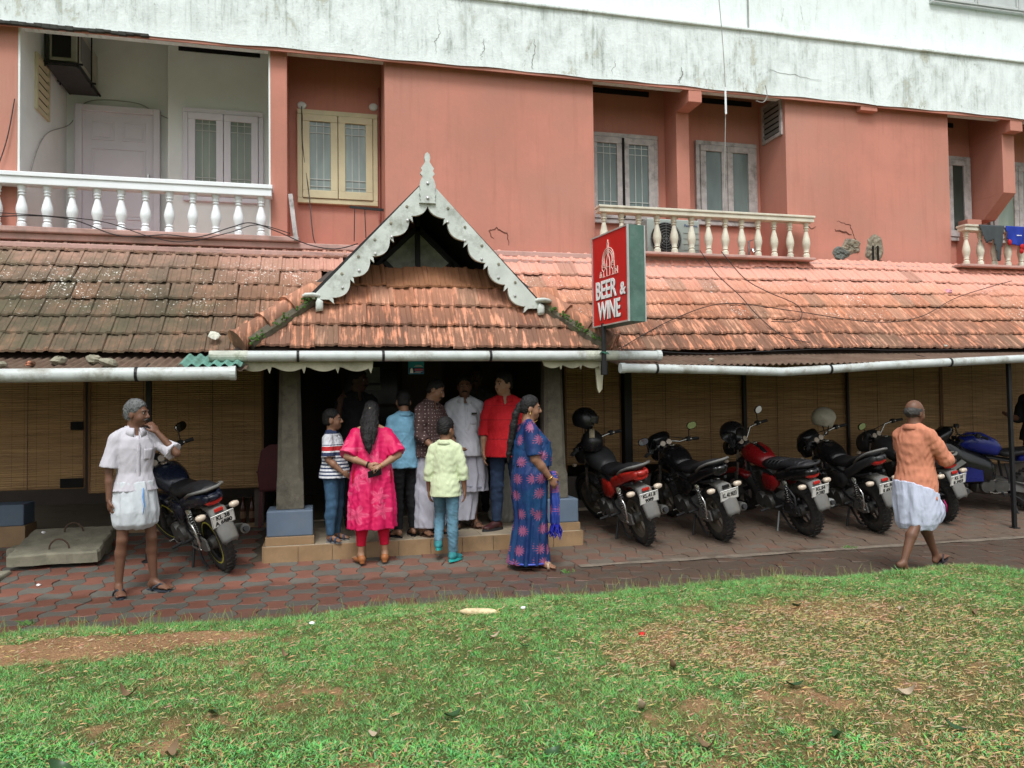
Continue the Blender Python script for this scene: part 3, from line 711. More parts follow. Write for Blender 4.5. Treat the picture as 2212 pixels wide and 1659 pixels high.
# the porch gable meets these roofs along valleys
def under_porch_l(x, y, z): return x > -.70 + max(0, (z - 2.1)) * .93 + (.0 if z < 2.6 else .10)
def under_porch_r(x, y, z): return x < 2.95 - max(0, (z - 2.1)) * .93 - (.0 if z < 2.6 else .05)
RL = veranda_roof('tiled_veranda_roof', 'dirty brown tiled veranda roof left of the porch gable', -4.2, .9, under_porch_l)
RR = veranda_roof('tiled_veranda_roof', 'bright pink-orange tiled veranda roof right of the porch gable', 1.5, 10.9, under_porch_r)
WHITE_BIT = plain('white_lime_crust', (.52, .52, .44), .9, .3, 30, .8)
def rubble(name, label, c, r, mat, seed, flat=1., cat='debris', group=None):
    m = MB(); rr = random.Random(seed); m.sphere((0, 0, 0), 1, 9, 6)
    m.v = [(x * r * rr.uniform(.75, 1.2), y * r * rr.uniform(.75, 1.2), z * r * flat * rr.uniform(.7, 1.15)) for x, y, z in m.v]
    o = m.build(name, mat, None); o.location = c; o.rotation_euler = (rr.uniform(-.3, .3), rr.uniform(-.3, .3), rr.uniform(0, 3)); props(o, label, cat, group); return o

# ------------------------------------------------------------------ porch with gable
P = thing('entrance_porch', 'tiled entrance porch with white scalloped gable, stone pillars and blue-grey plinths', 'porch', (1.1, 7.86, 0))
part('platform', FLOORT, P, lambda m: m.box(-.52, 2.71, 7.88, 10.6, -.03, .207), bevel=.004)
for k in range(10):                                     # riser tiles
    w = 3.23 / 10; a = -.52 + k * w
    part('riser_tile', TANT, P, lambda m: m.box(a + .002, a + w - .002, 7.862, 7.882, .03, .209), bevel=.003)
for k in range(5): part('riser_tile', TANT, P, lambda m: m.box(2.708, 2.724, 7.88 + k * .33, 8.205 + k * .33, .05, .209), bevel=.003)
for k in range(5): part('riser_tile', TANT, P, lambda m: m.box(-.534, -.518, 7.88 + k * .33, 8.205 + k * .33, .05, .209), bevel=.003)
for i in range(9):
    for j in range(4):
        part('floor_tile', FLOORT, P, lambda m: m.box(-.50 + i * .355 + .002, -.147 + i * .355 - .002, 7.89 + j * .36, 8.246 + j * .36, .20, .2125), bevel=.002)
MORT = plain('mossy_mortar', (.13, .115, .085), .95, .3, 16, .8, world=True, dirt=(.06, .09, .025), dirtamt=.8)
MOSS = plain('moss', (.05, .11, .02), .95, .4, 30, 1., dirt=(.10, .16, .03))
for x0, x1 in ((-.505, -.045), (2.245, 2.70)):
    cx = (x0 + x1) / 2
    part('plinth_tile', TANT, P, lambda m: m.box(x0, x1, 7.905, 8.37, .213, .295), bevel=.004)
    part('plinth', BLUEP, P, lambda m: m.box(x0 + .012, x1 - .012, 7.92, 8.355, .295, .545), bevel=.012)
    def shaft(m):
        rings = []
        for z, w, ch in ((.55, .132, .006), (.80, .128, .006), (.86, .124, .042), (1.35, .112, .038), (2.1, .094, .033)):
            rings.append((z, [(w, -w + ch), (w, w - ch), (w - ch, w), (-w + ch, w), (-w, w - ch), (-w, -w + ch), (-w + ch, -w), (w - ch, -w)]))
        vs = [(cx + x, 8.14 + y, z) for z, rg in rings for x, y in rg]
        m.add(vs, [(i * 8 + k, i * 8 + (k + 1) % 8, (i + 1) * 8 + (k + 1) % 8, (i + 1) * 8 + k) for i in range(len(rings) - 1) for k in range(8)] + [tuple(range(32, 40))])
    part('pillar', STONE, P, shaft, auto=30)
# front slope: rows of tiles between the hips
pa = R(55); ca, sa = math.cos(pa), math.sin(pa); EY, EZ = 7.60, 2.115
NEWT = plain('new_terracotta', (.27, .122, .06), .8, .1, 12, .2, world=True)
TILE2 = tile_mesh(); TILE2.materials.append(NEWT); TILE2.name = 'tile'
for r in range(4):
    s = r * TL; y, z = EY + s * ca, EZ + s * sa
    hx0 = -.70 + s * 1.04; hx1 = 2.96 - s * 1.04
    if r >= 3: hx0, hx1 = .24, 1.96
    x = hx0; off = -.1 * (r % 2)
    while x < hx1 - .04:
        place_tile(P, x + TW / 2, y + random.gauss(0, .003), z + random.gauss(0, .003), pa, mesh=TILE2 if r >= 3 else None); x += TW * .985
def deck(m):
    m.add([(-.76, EY + .02, EZ - .03), (3.0, EY + .02, EZ - .03), (2.1, EY + .62, EZ + .84), (.12, EY + .62, EZ + .84)], [(0, 1, 2, 3)])
    m.add([(-.76, EY + .02, EZ - .07), (3.0, EY + .02, EZ - .07), (2.1, EY + .62, EZ + .80), (.12, EY + .62, EZ + .80)], [(3, 2, 1, 0)])
    # left and right hip faces
    for sx, xa, xb in ((1, -.76, .1), (-1, 3.0, 2.14)):
        m.add([(xa, EY + .02, EZ - .03), (xb, EY + .46, EZ + .60), (xb, 9.3, EZ + .60), (xa, 9.3, EZ - .03)], [(0, 1, 2, 3) if sx < 0 else (3, 2, 1, 0)])
part('roof_deck', DARKW, P, deck, solid=.02)
# hip ridge tiles (half-round) down both hips, bedded in mortar
def hip(a, b, n=3):
    a, b = Vector(a), Vector(b); d = (b - a) / n
    for k in range(n):
        def f(m):
            p0 = a + d * k; p1 = a + d * (k + 1.10)
            m.tube([p0, p0 + d * .08, p0 + d * .14, p1 - d * .1, p1], [.125, .125, .108, .092, .088], 12)
        part('ridge_tile', TERRA, P, f, auto=40)
    part('mortar', MORT, P, lambda m: m.tube([a + (b - a) * .08 + Vector((.05 if a.x < 1 else -.05, -.03, -.05)), b + Vector((.05 if a.x < 1 else -.05, -.03, -.05))], [.075, .06], 8))
hip((-.73, EY - .01, EZ + .05), (-.05, 7.97, 2.70)); hip((2.99, EY - .01, EZ + .05), (2.34, 7.97, 2.67))
mo = MB()
for k in range(120):
    t = random.random(); x, y, z = -.60 + t * .58, 7.50 + t * .36, 2.15 + t * .50; s = random.uniform(.006, .015)
    if math.sin(t * 17) + random.random() < .3: continue
    mo.sphere((x + random.gauss(0, .022), y + random.gauss(0, .02) - .03, z + random.gauss(0, .018)), s, 5, 3)
for k in range(60):
    t = random.random(); x, y, z = 2.88 - t * .52, 7.50 + t * .34, 2.14 + t * .46; mo.sphere((x + random.gauss(0, .02), y - .03, z + random.gauss(0, .012)), random.uniform(.006, .018), 5, 3)
mo.build('moss', MOSS, P, kind='stuff')
# bargeboards with scallops
YG = 7.80; AX, AZ = 1.085, 3.86
def barge(tip, sgn):
    ap = Vector((AX, AZ)); tp = Vector(tip); d = (tp - ap); L = d.length; d.normalize(); nrm = Vector((-d.y, d.x)) * (1 if sgn < 0 else -1)
    # nrm points to the inside/below
    if nrm.y > 0: nrm = -nrm
    poly = [ap + d * 0]; low = []; w = .19; ns = 5; tot = L - .10
    s0 = .15
    for k in range(ns):
        a = s0 + (tot - s0) * k / ns; b = s0 + (tot - s0) * (k + 1) / ns
        for q in range(11):
            t = q / 10; s = a + (b - a) * .87 * t; low.append(ap + d * s + nrm * (w - .065 + .085 * math.sin(math.pi * (.06 + .90 * t)) ** .75))
        e_ = b - a
        low += [ap + d * (a + e_ * .885) + nrm * (w - .025), ap + d * (a + e_ * .93) + nrm * (w - .012), ap + d * (a + e_ * .985) + nrm * (w + .010), ap + d * (a + e_ * .99) + nrm * (w - .055)]
    end = [ap + d * L + nrm * .02, ap + d * L]
    poly = [ap, Vector((AX, AZ - .22))] + low + end
    pts = [(p.x, p.y) for p in poly]
    m = MB(); m.prism(pts, YG, YG + .045); o = m.build('bargeboard', PLASTER, P)
    for k in range(5):
        for off in (.05, .15):
            s = .36 + k * (L - .5) / 5 + (.10 if off > .1 else 0); q = ap + d * s + nrm * off
            part('stud', STEEL if off > .1 else CONC, o, lambda m: m.lathe([(.016, 0), (.014, .008), (.0, .011)], 8, (q.x, YG, q.y), Matrix.Rotation(R(90), 3, 'X')))
    return o
barge((-.06, 2.62), -1); barge((2.30, 2.57), 1)
fin = [(0, 4.12), (.022, 4.10), (.03, 4.06), (.022, 4.02), (.045, 3.985), (.066, 3.955), (.055, 3.93), (.075, 3.90), (.05, 3.87), (.07, 3.83), (.082, 3.78), (.07, 3.73), (.085, 3.70), (.07, 3.66), (.078, 3.65), (.068, 3.625), (.085, 3.60)]
part('finial', PLASTER, P, lambda m: m.prism([(AX - r, z) for r, z in fin] + [(AX + r, z) for r, z in reversed(fin) if r > 0], YG - .03, YG + .004))
for z in (3.80, 3.65): part('stud', STEEL, P, lambda m: m.lathe([(.018, 0), (.015, .009), (.0, .013)], 8, (AX, YG - .03, z), Matrix.Rotation(R(90), 3, 'X')))
for x in (-.05, 2.30): part('cement_cap', PLASTER, P, lambda m: (m.loftx([(x - .10, 7.83, 2.635, .02, .012), (x - .07, 7.82, 2.64, .07, .026), (x, 7.83, 2.645, .09, .026), (x + .06, 7.84, 2.64, .06, .026), (x + .09, 7.83, 2.635, .02, .012)], 9), m.loftx([(x - .02 + (.05 if x < 1 else -.05), 7.80, 2.53, .02, .05), (x + (.05 if x < 1 else -.05), 7.80, 2.55, .038, .07), (x + .05 + (.05 if x < 1 else -.05), 7.80, 2.54, .02, .05)], 8)), smooth=True)
# gable roof behind the bargeboards
def groof(m):
    for sx, tx, tz in ((-1, -.04, 2.66), (1, 2.28, 2.60)):
        a = [(AX, YG + .046, AZ - .02), (AX, 9.29, AZ - .02), (tx, 9.29, tz), (tx, YG + .046, tz)]; m.add(a, [(0, 1, 2, 3) if sx > 0 else (3, 2, 1, 0)])
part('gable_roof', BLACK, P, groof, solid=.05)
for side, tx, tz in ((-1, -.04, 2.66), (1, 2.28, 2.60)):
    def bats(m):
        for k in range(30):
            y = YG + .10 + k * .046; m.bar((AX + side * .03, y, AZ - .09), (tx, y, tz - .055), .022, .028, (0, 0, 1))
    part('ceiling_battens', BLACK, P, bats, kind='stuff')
YB = 8.62
def pedi(m): m.prism([(.26, 2.72), (1.91, 2.72), (1.085, 3.52)], YB + .03, YB + .06)
part('pediment_panel', plain('mottled_pediment', (.42, .45, .37), .7, .35, 7, .2, world=True, dirt=(.10, .10, .06)), P, pedi)
def pfr(m):
    for a, b in (((.22, 2.70), (1.085, 3.54)), ((1.95, 2.70), (1.085, 3.54)), ((1.085, 2.7), (1.085, 3.85)), ((1.085, 2.78), (.70, 3.16)), ((1.085, 2.78), (1.47, 3.16))):
        m.bar((a[0], YB, a[1]), (b[0], YB, b[1]), .05, .075, (0, 1, 0))
part('pediment_frame', BLACK, P, pfr)
part('pediment_arch', plain('oxide_red', (.10, .035, .022), .7), P, lambda m: m.prism([(1.085 + .34 * math.cos(a), 2.72 + .36 * math.sin(a)) for a in np.linspace(0, math.pi, 18)], YB + .012, YB + .035))
# scalloped valance below the porch gutter
def val(x0, x1, n, h):
    pts = [(x0, 2.0)]; w = (x1 - x0) / n
    for k in range(n):
        a = x0 + k * w
        pts += [(a + w * t, 2.0 - h * (.50 + .36 * math.sin(math.pi * t))) for t in np.linspace(.08, .86, 9)] + [(a + w * .93, 2.0 - h), (a + w * .985, 2.0 - h * .55)]
    pts.append((x1, 2.0)); return pts
VALM = plain('cream_valance', (.46, .44, .33), .8, .1, 5, .3, world=True, dirt=(.22, .21, .15), dirtamt=.7)
part('valance', VALM, P, lambda m: m.prism(val(-.72, .51, 4, .135), 7.50, 7.53)); part('valance', VALM, P, lambda m: m.prism(val(2.19, 2.82, 3, .10), 7.50, 7.53))
part('valance_pendant', VALM, P, lambda m: m.prism([(2.76, 1.98), (2.86, 1.98), (2.835, 1.70), (2.80, 1.66), (2.785, 1.70)], 7.535, 7.56))
part('eave_beam', DARKW, P, lambda m: (m.box(-.72, 2.96, 8.05, 8.2, 2.06, 2.2), m.box(-.72, 2.96, 7.62, 7.66, 1.99, 2.10)))

# ------------------------------------------------------------------ gutters
def gutter(label, pts, r, caps, mat=GUT, end=None):
    o = thing('rain_gutter', label, 'gutter', pts[0], 'white pipe rain gutters')
    part('gutter_pipe', mat, o, lambda m: m.tube(pts, r, 14), auto=50)
    for x in caps:
        i = max(k for k in range(len(pts) - 1) if pts[k][0] <= x or k == 0); a, b = Vector(pts[i]), Vector(pts[i + 1]); t = (x - a.x) / (b.x - a.x); c = a + (b - a) * t; d = (b - a).normalized()
        part('gutter_clamp', BLACK, o, lambda m: (m.tube([c - d * .012, c + d * .012], r + .006, 14), m.bar(c + Vector((0, .02, 0)), c + Vector((0, .5, .12)), .02, .006)))
    if end: part('end_cap', mat, o, lambda m: m.tube([Vector(end), Vector(end) + Vector((.05, 0, 0))], r + .006, 14))
    return o
G1 = gutter('fat white pipe gutter over the left bamboo blinds', [(-4.6, 7.2, 1.835), (-2.53, 7.2, 1.837), (-.70, 7.2, 1.856)], .058, (-1.50,), end=(-.75, 7.2, 1.856))
G2 = gutter('long level pipe gutter across the porch front', [(-.94, 7.45, 2.02), (1.2, 7.45, 2.03), (3.44, 7.45, 2.042)], .050, (-.18, .60, 1.64), end=(3.40, 7.45, 2.042))
part('mossy_end', GUTM, G2, lambda m: m.tube([(-.95, 7.45, 2.02), (-.62, 7.45, 2.022)], .0515, 14)); part('mossy_end', GUTM, G2, lambda m: m.tube([(2.62, 7.45, 2.038), (2.98, 7.45, 2.040)], .0515, 14))
G3 = gutter('sagging bent pipe gutter above the parked motorcycles', [(2.96, 7.3, 1.904), (4.0, 7.3, 1.886), (4.77, 7.3, 1.862), (5.4, 7.3, 1.893), (6.0, 7.3, 1.93), (7.9, 7.3, 2.01), (10.5, 7.3, 2.03)], .046, (3.33, 5.35, 6.9), end=(2.94, 7.3, 1.904))
# ------------------------------------------------------------------ corrugated sheets below the tiles
def corr(label, x0, x1, y0, z0, y1, z1, mat, pitch=.075, amp=.011, tilt=.01):
    m = MB(); n = int((x1 - x0) / pitch * 6)
    m.grid(n, 3, lambda u, v: (x0 + (x1 - x0) * u, y0 + (y1 - y0) * v, z0 + (z1 - z0) * v + tilt * (x0 + (x1 - x0) * u - 1) + amp * math.sin((x1 - x0) * u / pitch * 2 * math.pi)))
    o = m.build('corrugated_sheet', mat, None, solid=.004); return props(o, label, 'roof sheet', 'corrugated sheets under the tile eaves')
corr('rusty brown corrugated sheet strewn with rubble over the left blinds', -4.4, -.62, 7.24, 1.90, 8.12, 2.085, CORR)
corr('long rusty corrugated sheet above the parked motorcycles', 2.95, 10.8, 7.28, 1.90, 8.12, 2.06, CORR, tilt=.012)
corr('small broken green corrugated sheet at the left end of the porch gutter', -1.18, -.66, 7.23, 1.945, 7.75, 2.07, GREENF, .09, .016)
for i, (x, y, r, m_) in enumerate(((-2.62, 7.45, .055, CONC), (-2.22, 7.62, .07, CONC), (-1.95, 7.66, .075, CONC), (-1.78, 7.45, .075, CONC), (-2.42, 7.55, .045, TERRA), (-2.75, 7.7, .04, WHITE_BIT), (-1.12, 7.6, .035, WHITE_BIT))):
    rubble('rubble_lump', ['smallish grey mortar lump nearest the left picture edge on the rusty sheet', 'grey mortar lump lying against the tile eave, left of its twin', 'wide grey mortar lump against the tile eave, second of a pair', 'large speckled mortar lump close above the left gutter', 'orange broken tile piece among the mortar lumps', 'white crumb of lime near the left end of the rusty sheet', 'white crumb near the broken green sheet'][i], (x, y, 1.90 + (y - 7.24) * .21 + .010 * (x - 1) + r * .55), r, m_, i, .6, group='rubble on the rusty sheet')
rubble('lime_cake', 'large pale crusted lime splat on the lowest left tiles', (-.98, 8.04, 2.265), .06, WHITE_BIT, 40, .22).rotation_euler = (R(46), 0, .2)
# ------------------------------------------------------------------ projecting sign
S = thing('projecting_sign', 'red BEER & WINE box sign with green side on a black pole', 'sign', (2.86, 7.4, 1.85))
Rz = Matrix.Rotation(R(9), 4, 'Z')
SM = Matrix.Translation((2.87, 6.88, 2.33)) @ Rz               # local: x to the right (side face), y back along the red face
REDP = plain('sign_red', (.56, .014, .012), .35, .06, 4); GRNP = plain('sign_green', (.075, .145, .12), .5, .2, 9, .1, dirt=(.16, .24, .21), dirtamt=.5); ALU = plain('sign_trim', (.55, .55, .53), .4, .1, metal=.5)
SW = plain('sign_white', (.85, .85, .85), .4, .03); SWL = plain('sign_line', (.86, .62, .55), .4, .05); SSH = plain('sign_letter_edge', (.12, .02, .02), .5)
H = .93; D = .70; W = .19
part('sign_box', GRNP, S, lambda m: m.box(.004, W, 0, D, 0, H, SM), bevel=.003)
part('sign_face', REDP, S, lambda m: m.box(0, .0045, .012, D - .012, .012, H - .012, SM))
def trim(m):
    for a in ((0, D, 0, .014), (0, D, H - .014, H)): m.box(-.008, .01, a[0], a[1], a[2], a[3], SM)
    for a in ((0, .014), (D - .014, D)): m.box(-.008, .01, a[0], a[1], .014, H - .014, SM)
    for a in ((0, .01), (W - .008, W + .004)): m.box(a[0], a[1], -.004, .006, 0, H, SM)
part('sign_trim', ALU, S, trim)
# face frame: u runs left to right as seen (y from D to 0), v up
FM = SM @ Matrix(((0, 0, -1, -.002), (-1, 0, 0, D), (0, 1, 0, 0), (0, 0, 0, 1)))
def stxt(s, size, u, v, sx, bold):
    T = Matrix.Translation(-WL[S]) @ FM @ Matrix.Translation((u, v, .002))
    text_obj('lettering', s, size, SW, S, T, .004, bold, sx)
    T2 = Matrix.Translation(-WL[S]) @ FM @ Matrix.Translation((u + .006, v - .005, -.0012)); text_obj('letter_edge', s, size, SSH, S, T2, .002, bold + .003, sx)
stxt('BEER', .255, .275, .355, .74, .005); stxt('&', .17, .60, .325, .9, .004); stxt('WINE', .255, .335, .145, .66, .005)
lg = MB()
def ln(pts, w=.0045):
    lg.tube([FM @ Vector((u, v, .003)) for u, v in pts], w, 5)
cxL, cyL = .335, .492
for r in (.075, .095, .115):
    ln([(cxL - r, cyL + .11)] + [(cxL + r * math.cos(a), cyL + .16 + r * 1.05 * math.sin(a)) for a in np.linspace(math.pi, 0, 13)] + [(cxL + r, cyL + .11)], .004)
ln([(cxL - .03, cyL), (cxL - .03, cyL + .15), (cxL - .012, cyL + .20), (cxL - .012, cyL + .33), (cxL + .012, cyL + .33), (cxL + .012, cyL + .20), (cxL + .03, cyL + .15), (cxL + .03, cyL), (cxL - .03, cyL)]); ln([(cxL - .03, cyL + .09), (cxL + .03, cyL + .09)]); ln([(cxL, cyL + .33), (cxL, cyL + .36)], .007)
for s in (-1, 1):
    x = cxL + s * .09
    ln([(x - .03, cyL + .13), (x - .03, cyL + .075), (x, cyL + .05), (x + .03, cyL + .075), (x + .03, cyL + .13), (x - .03, cyL + .13)]); ln([(x, cyL + .05), (x, cyL), (x - .022, cyL), (x + .022, cyL)]); ln([(x - .03, cyL + .095), (x + .03, cyL + .095)])
for (du, dv) in ((-.15, .01), (-.135, .01), (-.165, .01), (-.15, .03), (-.138, .028), (-.162, .028), (-.15, .05)):
    ln([(cxL + du + .009 * math.cos(a), cyL + dv + .009 * math.sin(a)) for a in np.linspace(0, 6.28, 7)], .003)
ln([(cxL + .13, cyL), (cxL + .18, cyL), (cxL + .18, cyL + .07), (cxL + .13, cyL + .07), (cxL + .13, cyL)]); ln([(cxL + .14, cyL + .02), (cxL + .17, cyL + .05)], .003); ln([(cxL + .17, cyL + .02), (cxL + .14, cyL + .05)], .003)
lg.build('wine_emblem', SWL, S)
part('sign_pole', BLACK, S, lambda m: (m.tube([(2.80, 7.38, 2.36), (2.80, 7.38, 1.98)], .024, 10), m.tube([(2.80, 7.38, 1.98), (2.80, 7.38, 1.84)], .036, 10)), smooth=False)
part('tie_wire', plain('green_wire', (.06, .20, .15), .5), S, lambda m: [m.tube([(2.80 + .03 * math.cos(a) + q, 7.38 + .03 * math.sin(a), 2.06 + .02 * q + .01 * math.sin(2 * a)) for a in np.linspace(0, 6.28, 12)], .004, 5) for q in (0, .02, -.01)])
# ------------------------------------------------------------------ balustrades
BPROF = [(.036, 0), (.036, .05), (.030, .056), (.024, .075), (.033, .085), (.026, .10), (.034, .14), (.043, .19), (.045, .22), (.040, .27), (.029, .33), (.021, .38), (.019, .395), (.028, .405), (.028, .415), (.021, .42), (.024, .435), (.032, .44), (.032, .452), (.024, .458), (.03, .475), (.034, .50), (.034, .52)]
def balustrade(label, mat, y, z0, xs, rail, ret=None, k=1.0, rt=0.):
    o = thing('balustrade', label, 'balustrade', (xs[0], y, z0), 'concrete balcony balustrades')
    m = MB(); m.lathe([(r * (1.3 if mat is WP else 1.2), z * k) for r, z in BPROF], 14); me = m.mesh('baluster', smooth=True); me.materials.append(mat)
    try: me.set_sharp_from_angle(angle=R(50))
    except Exception: pass
    H = .52 * k
    for x in xs:
        b = bpy.data.objects.new('baluster', me); link(b, o); b.location = (x - xs[0], random.gauss(0, .003), 0); b.rotation_euler = (random.gauss(0, .008), random.gauss(0, .008), random.random())
    for yy in (ret or []):
        b = bpy.data.objects.new('baluster', me); link(b, o); b.location = (yy[0] - xs[0], yy[1] - y, 0)
    def rl(m):
        a, b = rail
        m.box(a, b, y - .075, y + .07, z0 + H, z0 + H + .055 + rt * .6); m.box(a - .01, b + .01, y - .09, y + .085, z0 + H + .055 + rt * .6, z0 + H + .085 + rt)
        if ret:
            for q in (a + .06, b - .06)[:2 if len(ret) > 1 else 1]: m.box(q - .065, q + .065, y + .087, 9.29, z0 + H + .003, z0 + H + .058); m.box(q - .08, q + .08, y + .087, 9.29, z0 + H + .058, z0 + H + .083)
    part('handrail', mat, o, rl, bevel=.006)
    return o
WP = plain('bright_white_paint', (.80, .84, .86), .5, .05, 3, .15, world=True); CP = plain('cream_paint', (.64, .61, .50), .65, .1, 6, .3, world=True, dirt=(.36, .33, .25), dirtamt=.5)
balustrade('bright white balustrade along the white left balcony', WP, 9.2, 3.50, [-.62 - .242 * k for k in range(14)], (-4.2, -.50), k=.86, rt=.045)
balustrade('cream balustrade on the middle balcony beside the red sign', CP, 9.10, 3.469, [3.48 + .2395 * k for k in range(13)], (3.40, 6.44), k=.91)
balustrade('cream balustrade hung with washing on the far right balcony', CP, 9.10, 3.469, [8.95 + .239 * k for k in range(9)], (8.87, 11.0), k=.91)
# ------------------------------------------------------------------ bamboo blinds, posts
def blind(label, x0, x1, z0, y=9.35, zt=2.2, sw=0.):
    o = thing('bamboo_blind', label, 'blind', ((x0 + x1) / 2, y, z0), 'split bamboo blinds')
    n = int((zt - z0) / .0115)
    def f(m):
        vs = []; fs = []; nx = 9
        for j in range(n + 1):
            for i in range(nx):
                u = i / (nx - 1); z = z0 + (zt - z0) * j / n
                vs.append((x0 + (x1 - x0) * u, y + (.0045 if j % 2 else -.0045) + .012 * math.sin(u * 5 + z * 2 + x0) + sw * (1 - j / n) * u, z + .006 * math.sin(u * 6.28 + x0)))
        m.add(vs, [(j * nx + i, j * nx + i + 1, (j + 1) * nx + i + 1, (j + 1) * nx + i) for j in range(n) for i in range(nx - 1)])
    s = part('slats', BLIND, o, f, kind='stuff')
    part('bottom_rod', plain('bamboo_rod', (.24, .14, .06), .6), o, lambda m: m.tube([(x0, y, z0), (x1, y, z0)], .014, 7))
    for q in (.3, .7): part('lift_cord', CABLE, o, lambda m: m.tube([(x0 + (x1 - x0) * q, y - .016, z0 - .01), (x0 + (x1 - x0) * q + .004, y - .017, zt)], .003, 4))
    for x in (x0, x1): part('border_tape', plain('tape', (.16, .085, .04), .8), o, lambda m: m.box(x - .012, x + .012, y - .014, y - .008, z0 - (.12 if x > 2.9 and x < 3.2 else 0), zt))
    return o
blind('leftmost bamboo blind, with a torn dark notch at its edge', -4.3, -2.47, .72); blind('wide bamboo blind behind the man in the white shirt', -2.42, -.62, .66)
blind('narrow bamboo blind right beside the right stone pillar', 3.02, 3.75, .80); blind('bamboo blind behind the two leftmost right-hand motorcycles', 3.90, 5.50, .78)
blind('bamboo blind behind the white open-face helmet', 5.55, 7.10, .72); blind('bamboo blind between the white helmet and the orange shirt', 7.14, 8.66, .66); blind('bamboo blind at the right picture edge behind the steel pole', 8.69, 10.4, .62)
_b0 = [o for o in col.objects if o.name == 'bamboo_blind'][0]
part('dark_patch', BLACKB, _b0, lambda m: m.box(-2.60, -2.475, 9.32, 9.33, 1.34, 1.43)); part('dark_patch', BLACKB, _b0, lambda m: m.box(-2.70, -2.475, 9.32, 9.33, .72, .82))
def post(label, pa_, pb_, w, mat=BLACK):
    pts = (pa_, pb_)
    o = thing('veranda_post', label, 'post', pts[0], 'dark posts of the veranda'); part('post_shaft', mat, o, lambda m: m.bar(pts[0], pts[1], w, w, (0, 1, 0)), bevel=.004)
    part('base_plate', mat, o, lambda m: m.box(pts[0][0] - w, pts[0][0] + w, pts[0][1] - w, pts[0][1] + w, pts[0][2] - .01, pts[0][2] + .008)); return o
post('thick black post between the two blinds by the red-tailed motorcycle', (3.83, 9.30, gz(9.3)), (3.83, 9.30, 2.25), .10)
post('slim black post standing behind the red-tanked motorcycle', (5.50, 9.30, gz(9.3)), (5.50, 9.30, 2.25), .045); post('thin dark red-brown post right of the white helmet', (7.09, 9.30, gz(9.3)), (7.09, 9.30, 2.25), .03)
post('dark post reaching up to the left gutter behind the grey-haired man', (-1.60, 8.2, gz(8.2)), (-1.60, 8.2, 2.02), .05)
post('leaning black steel pole holding the right gutter', (7.94, 7.5, gz(7.5)), (7.84, 7.42, 1.99), .042)
# low tiled base at the far left, and concrete drain cover
o = thing('plinth_stub', 'short blue-grey plinth on tan tiles at the left picture edge', 'plinth', (-3.6, 9.2, 0))
part('plinth', BLUEP, o, lambda m: m.box(-4.4, -2.98, 9.12, 9.45, .36, .58), bevel=.01); part('plinth_tile', TANT, o, lambda m: m.box(-4.4, -2.96, 9.10, 9.45, .10, .36), bevel=.005)
sl = thing('drain_cover', 'tilted rough concrete drain cover slab with iron lifting loops', 'slab', (-2.4, 8.3, .1))
SLM = Matrix.Translation((-2.40, 8.10, .12)) @ Matrix.Rotation(R(2), 4, 'Z') @ Matrix.Rotation(R(9), 4, 'X')
sb = MB(); n1 = 14
def _sl(m):
    rr = random.Random(4)
    def ed(): return rr.uniform(-.012, .012)
    o_ = [(-.38 + .76 * i / n1, ed()) for i in range(n1)] + [(.38 + ed(), .82 * i / n1) for i in range(n1)] + [(.38 - .76 * i / n1, .82 + ed()) for i in range(n1)] + [(-.38 + ed(), .82 - .82 * i / n1) for i in range(n1)]
    k = len(o_); vs = [(x, y, 0) for x, y in o_] + [(x * .992, .41 + (y - .41) * .992, .09 + ed() * .3) for x, y in o_] + [(x * .96, .41 + (y - .41) * .96, .105) for x, y in o_]
    vs = [SLM @ Vector(v) for v in vs]
    m.add(vs, [tuple(range(k - 1, -1, -1))] + [(i, (i + 1) % k, k + (i + 1) % k, k + i) for i in range(k)] + [(k + i, k + (i + 1) % k, 2 * k + (i + 1) % k, 2 * k + i) for i in range(k)] + [tuple(range(2 * k, 3 * k))])
part('slab', CONC, sl, _sl)
RUST = plain('rusty_iron', (.09, .055, .04), .8, .3, 30, .3)
for v in (.13, .66): part('lifting_loop', RUST, sl, lambda m: m.tube([SLM @ Vector((.02 + .085 * math.cos(a), v, .10 + .10 * math.sin(a))) for a in np.linspace(0, math.pi, 11)], .008, 6))
part('support_kerb', CONC, sl, lambda m: m.box(-2.95, -2.05, 8.55, 8.75, .05, .22), bevel=.02); part('support_kerb', CONC, sl, lambda m: m.box(-3.2, -2.72, 7.72, 8.05, .0, .10), bevel=.02)
# bottles, chair back, sack, poster in the porch shade
BR = NT('brown_glass', .1, .5); BR.set('Base Color', (.07, .02, .008)); BR = BR.m; LAB = plain('bottle_label', (.22, .13, .08), .6)
for k in range(3):
    b = thing('beer_bottle', ['brown bottle in the shade below the blind, leftmost of three', 'brown bottle in the shade below the blind, middle of three', 'brown bottle in the shade below the blind, nearest the chair'][k], 'bottle', (-.86 + k * .10, 9.62, .222), 'brown bottles on the veranda floor')
    part('bottle_glass', BR, b, lambda m: m.lathe([(.032, .0), (.034, .02), (.034, .16), (.03, .19), (.014, .235), (.013, .28), (.016, .282), (.016, .295)], 12), local=True, smooth=True); part('bottle_label', LAB, b, lambda m: m.lathe([(.0345, .05), (.0347, .05), (.0347, .13), (.0345, .13)], 12), local=True)
ch = thing('plastic_chair', 'dull red plastic chair half hidden behind the left pillar', 'chair', (-.42, 9.1, .22))
CH = plain('dull_red_plastic', (.10, .025, .03), .45, .1)
part('backrest', CH, ch, lambda m: m.prism([(-.22, .42), (.22, .42), (.24, .62), (.20, .86), (.10, .93), (-.10, .93), (-.20, .86), (-.24, .62)], .2, .225, lambda u, v, d: (u, -d + .2 + (v - .42) * -.12, v)), local=True, bevel=.008)
part('seat', CH, ch, lambda m: m.box(-.22, .22, .01, .43, .40, .43), local=True, bevel=.01)
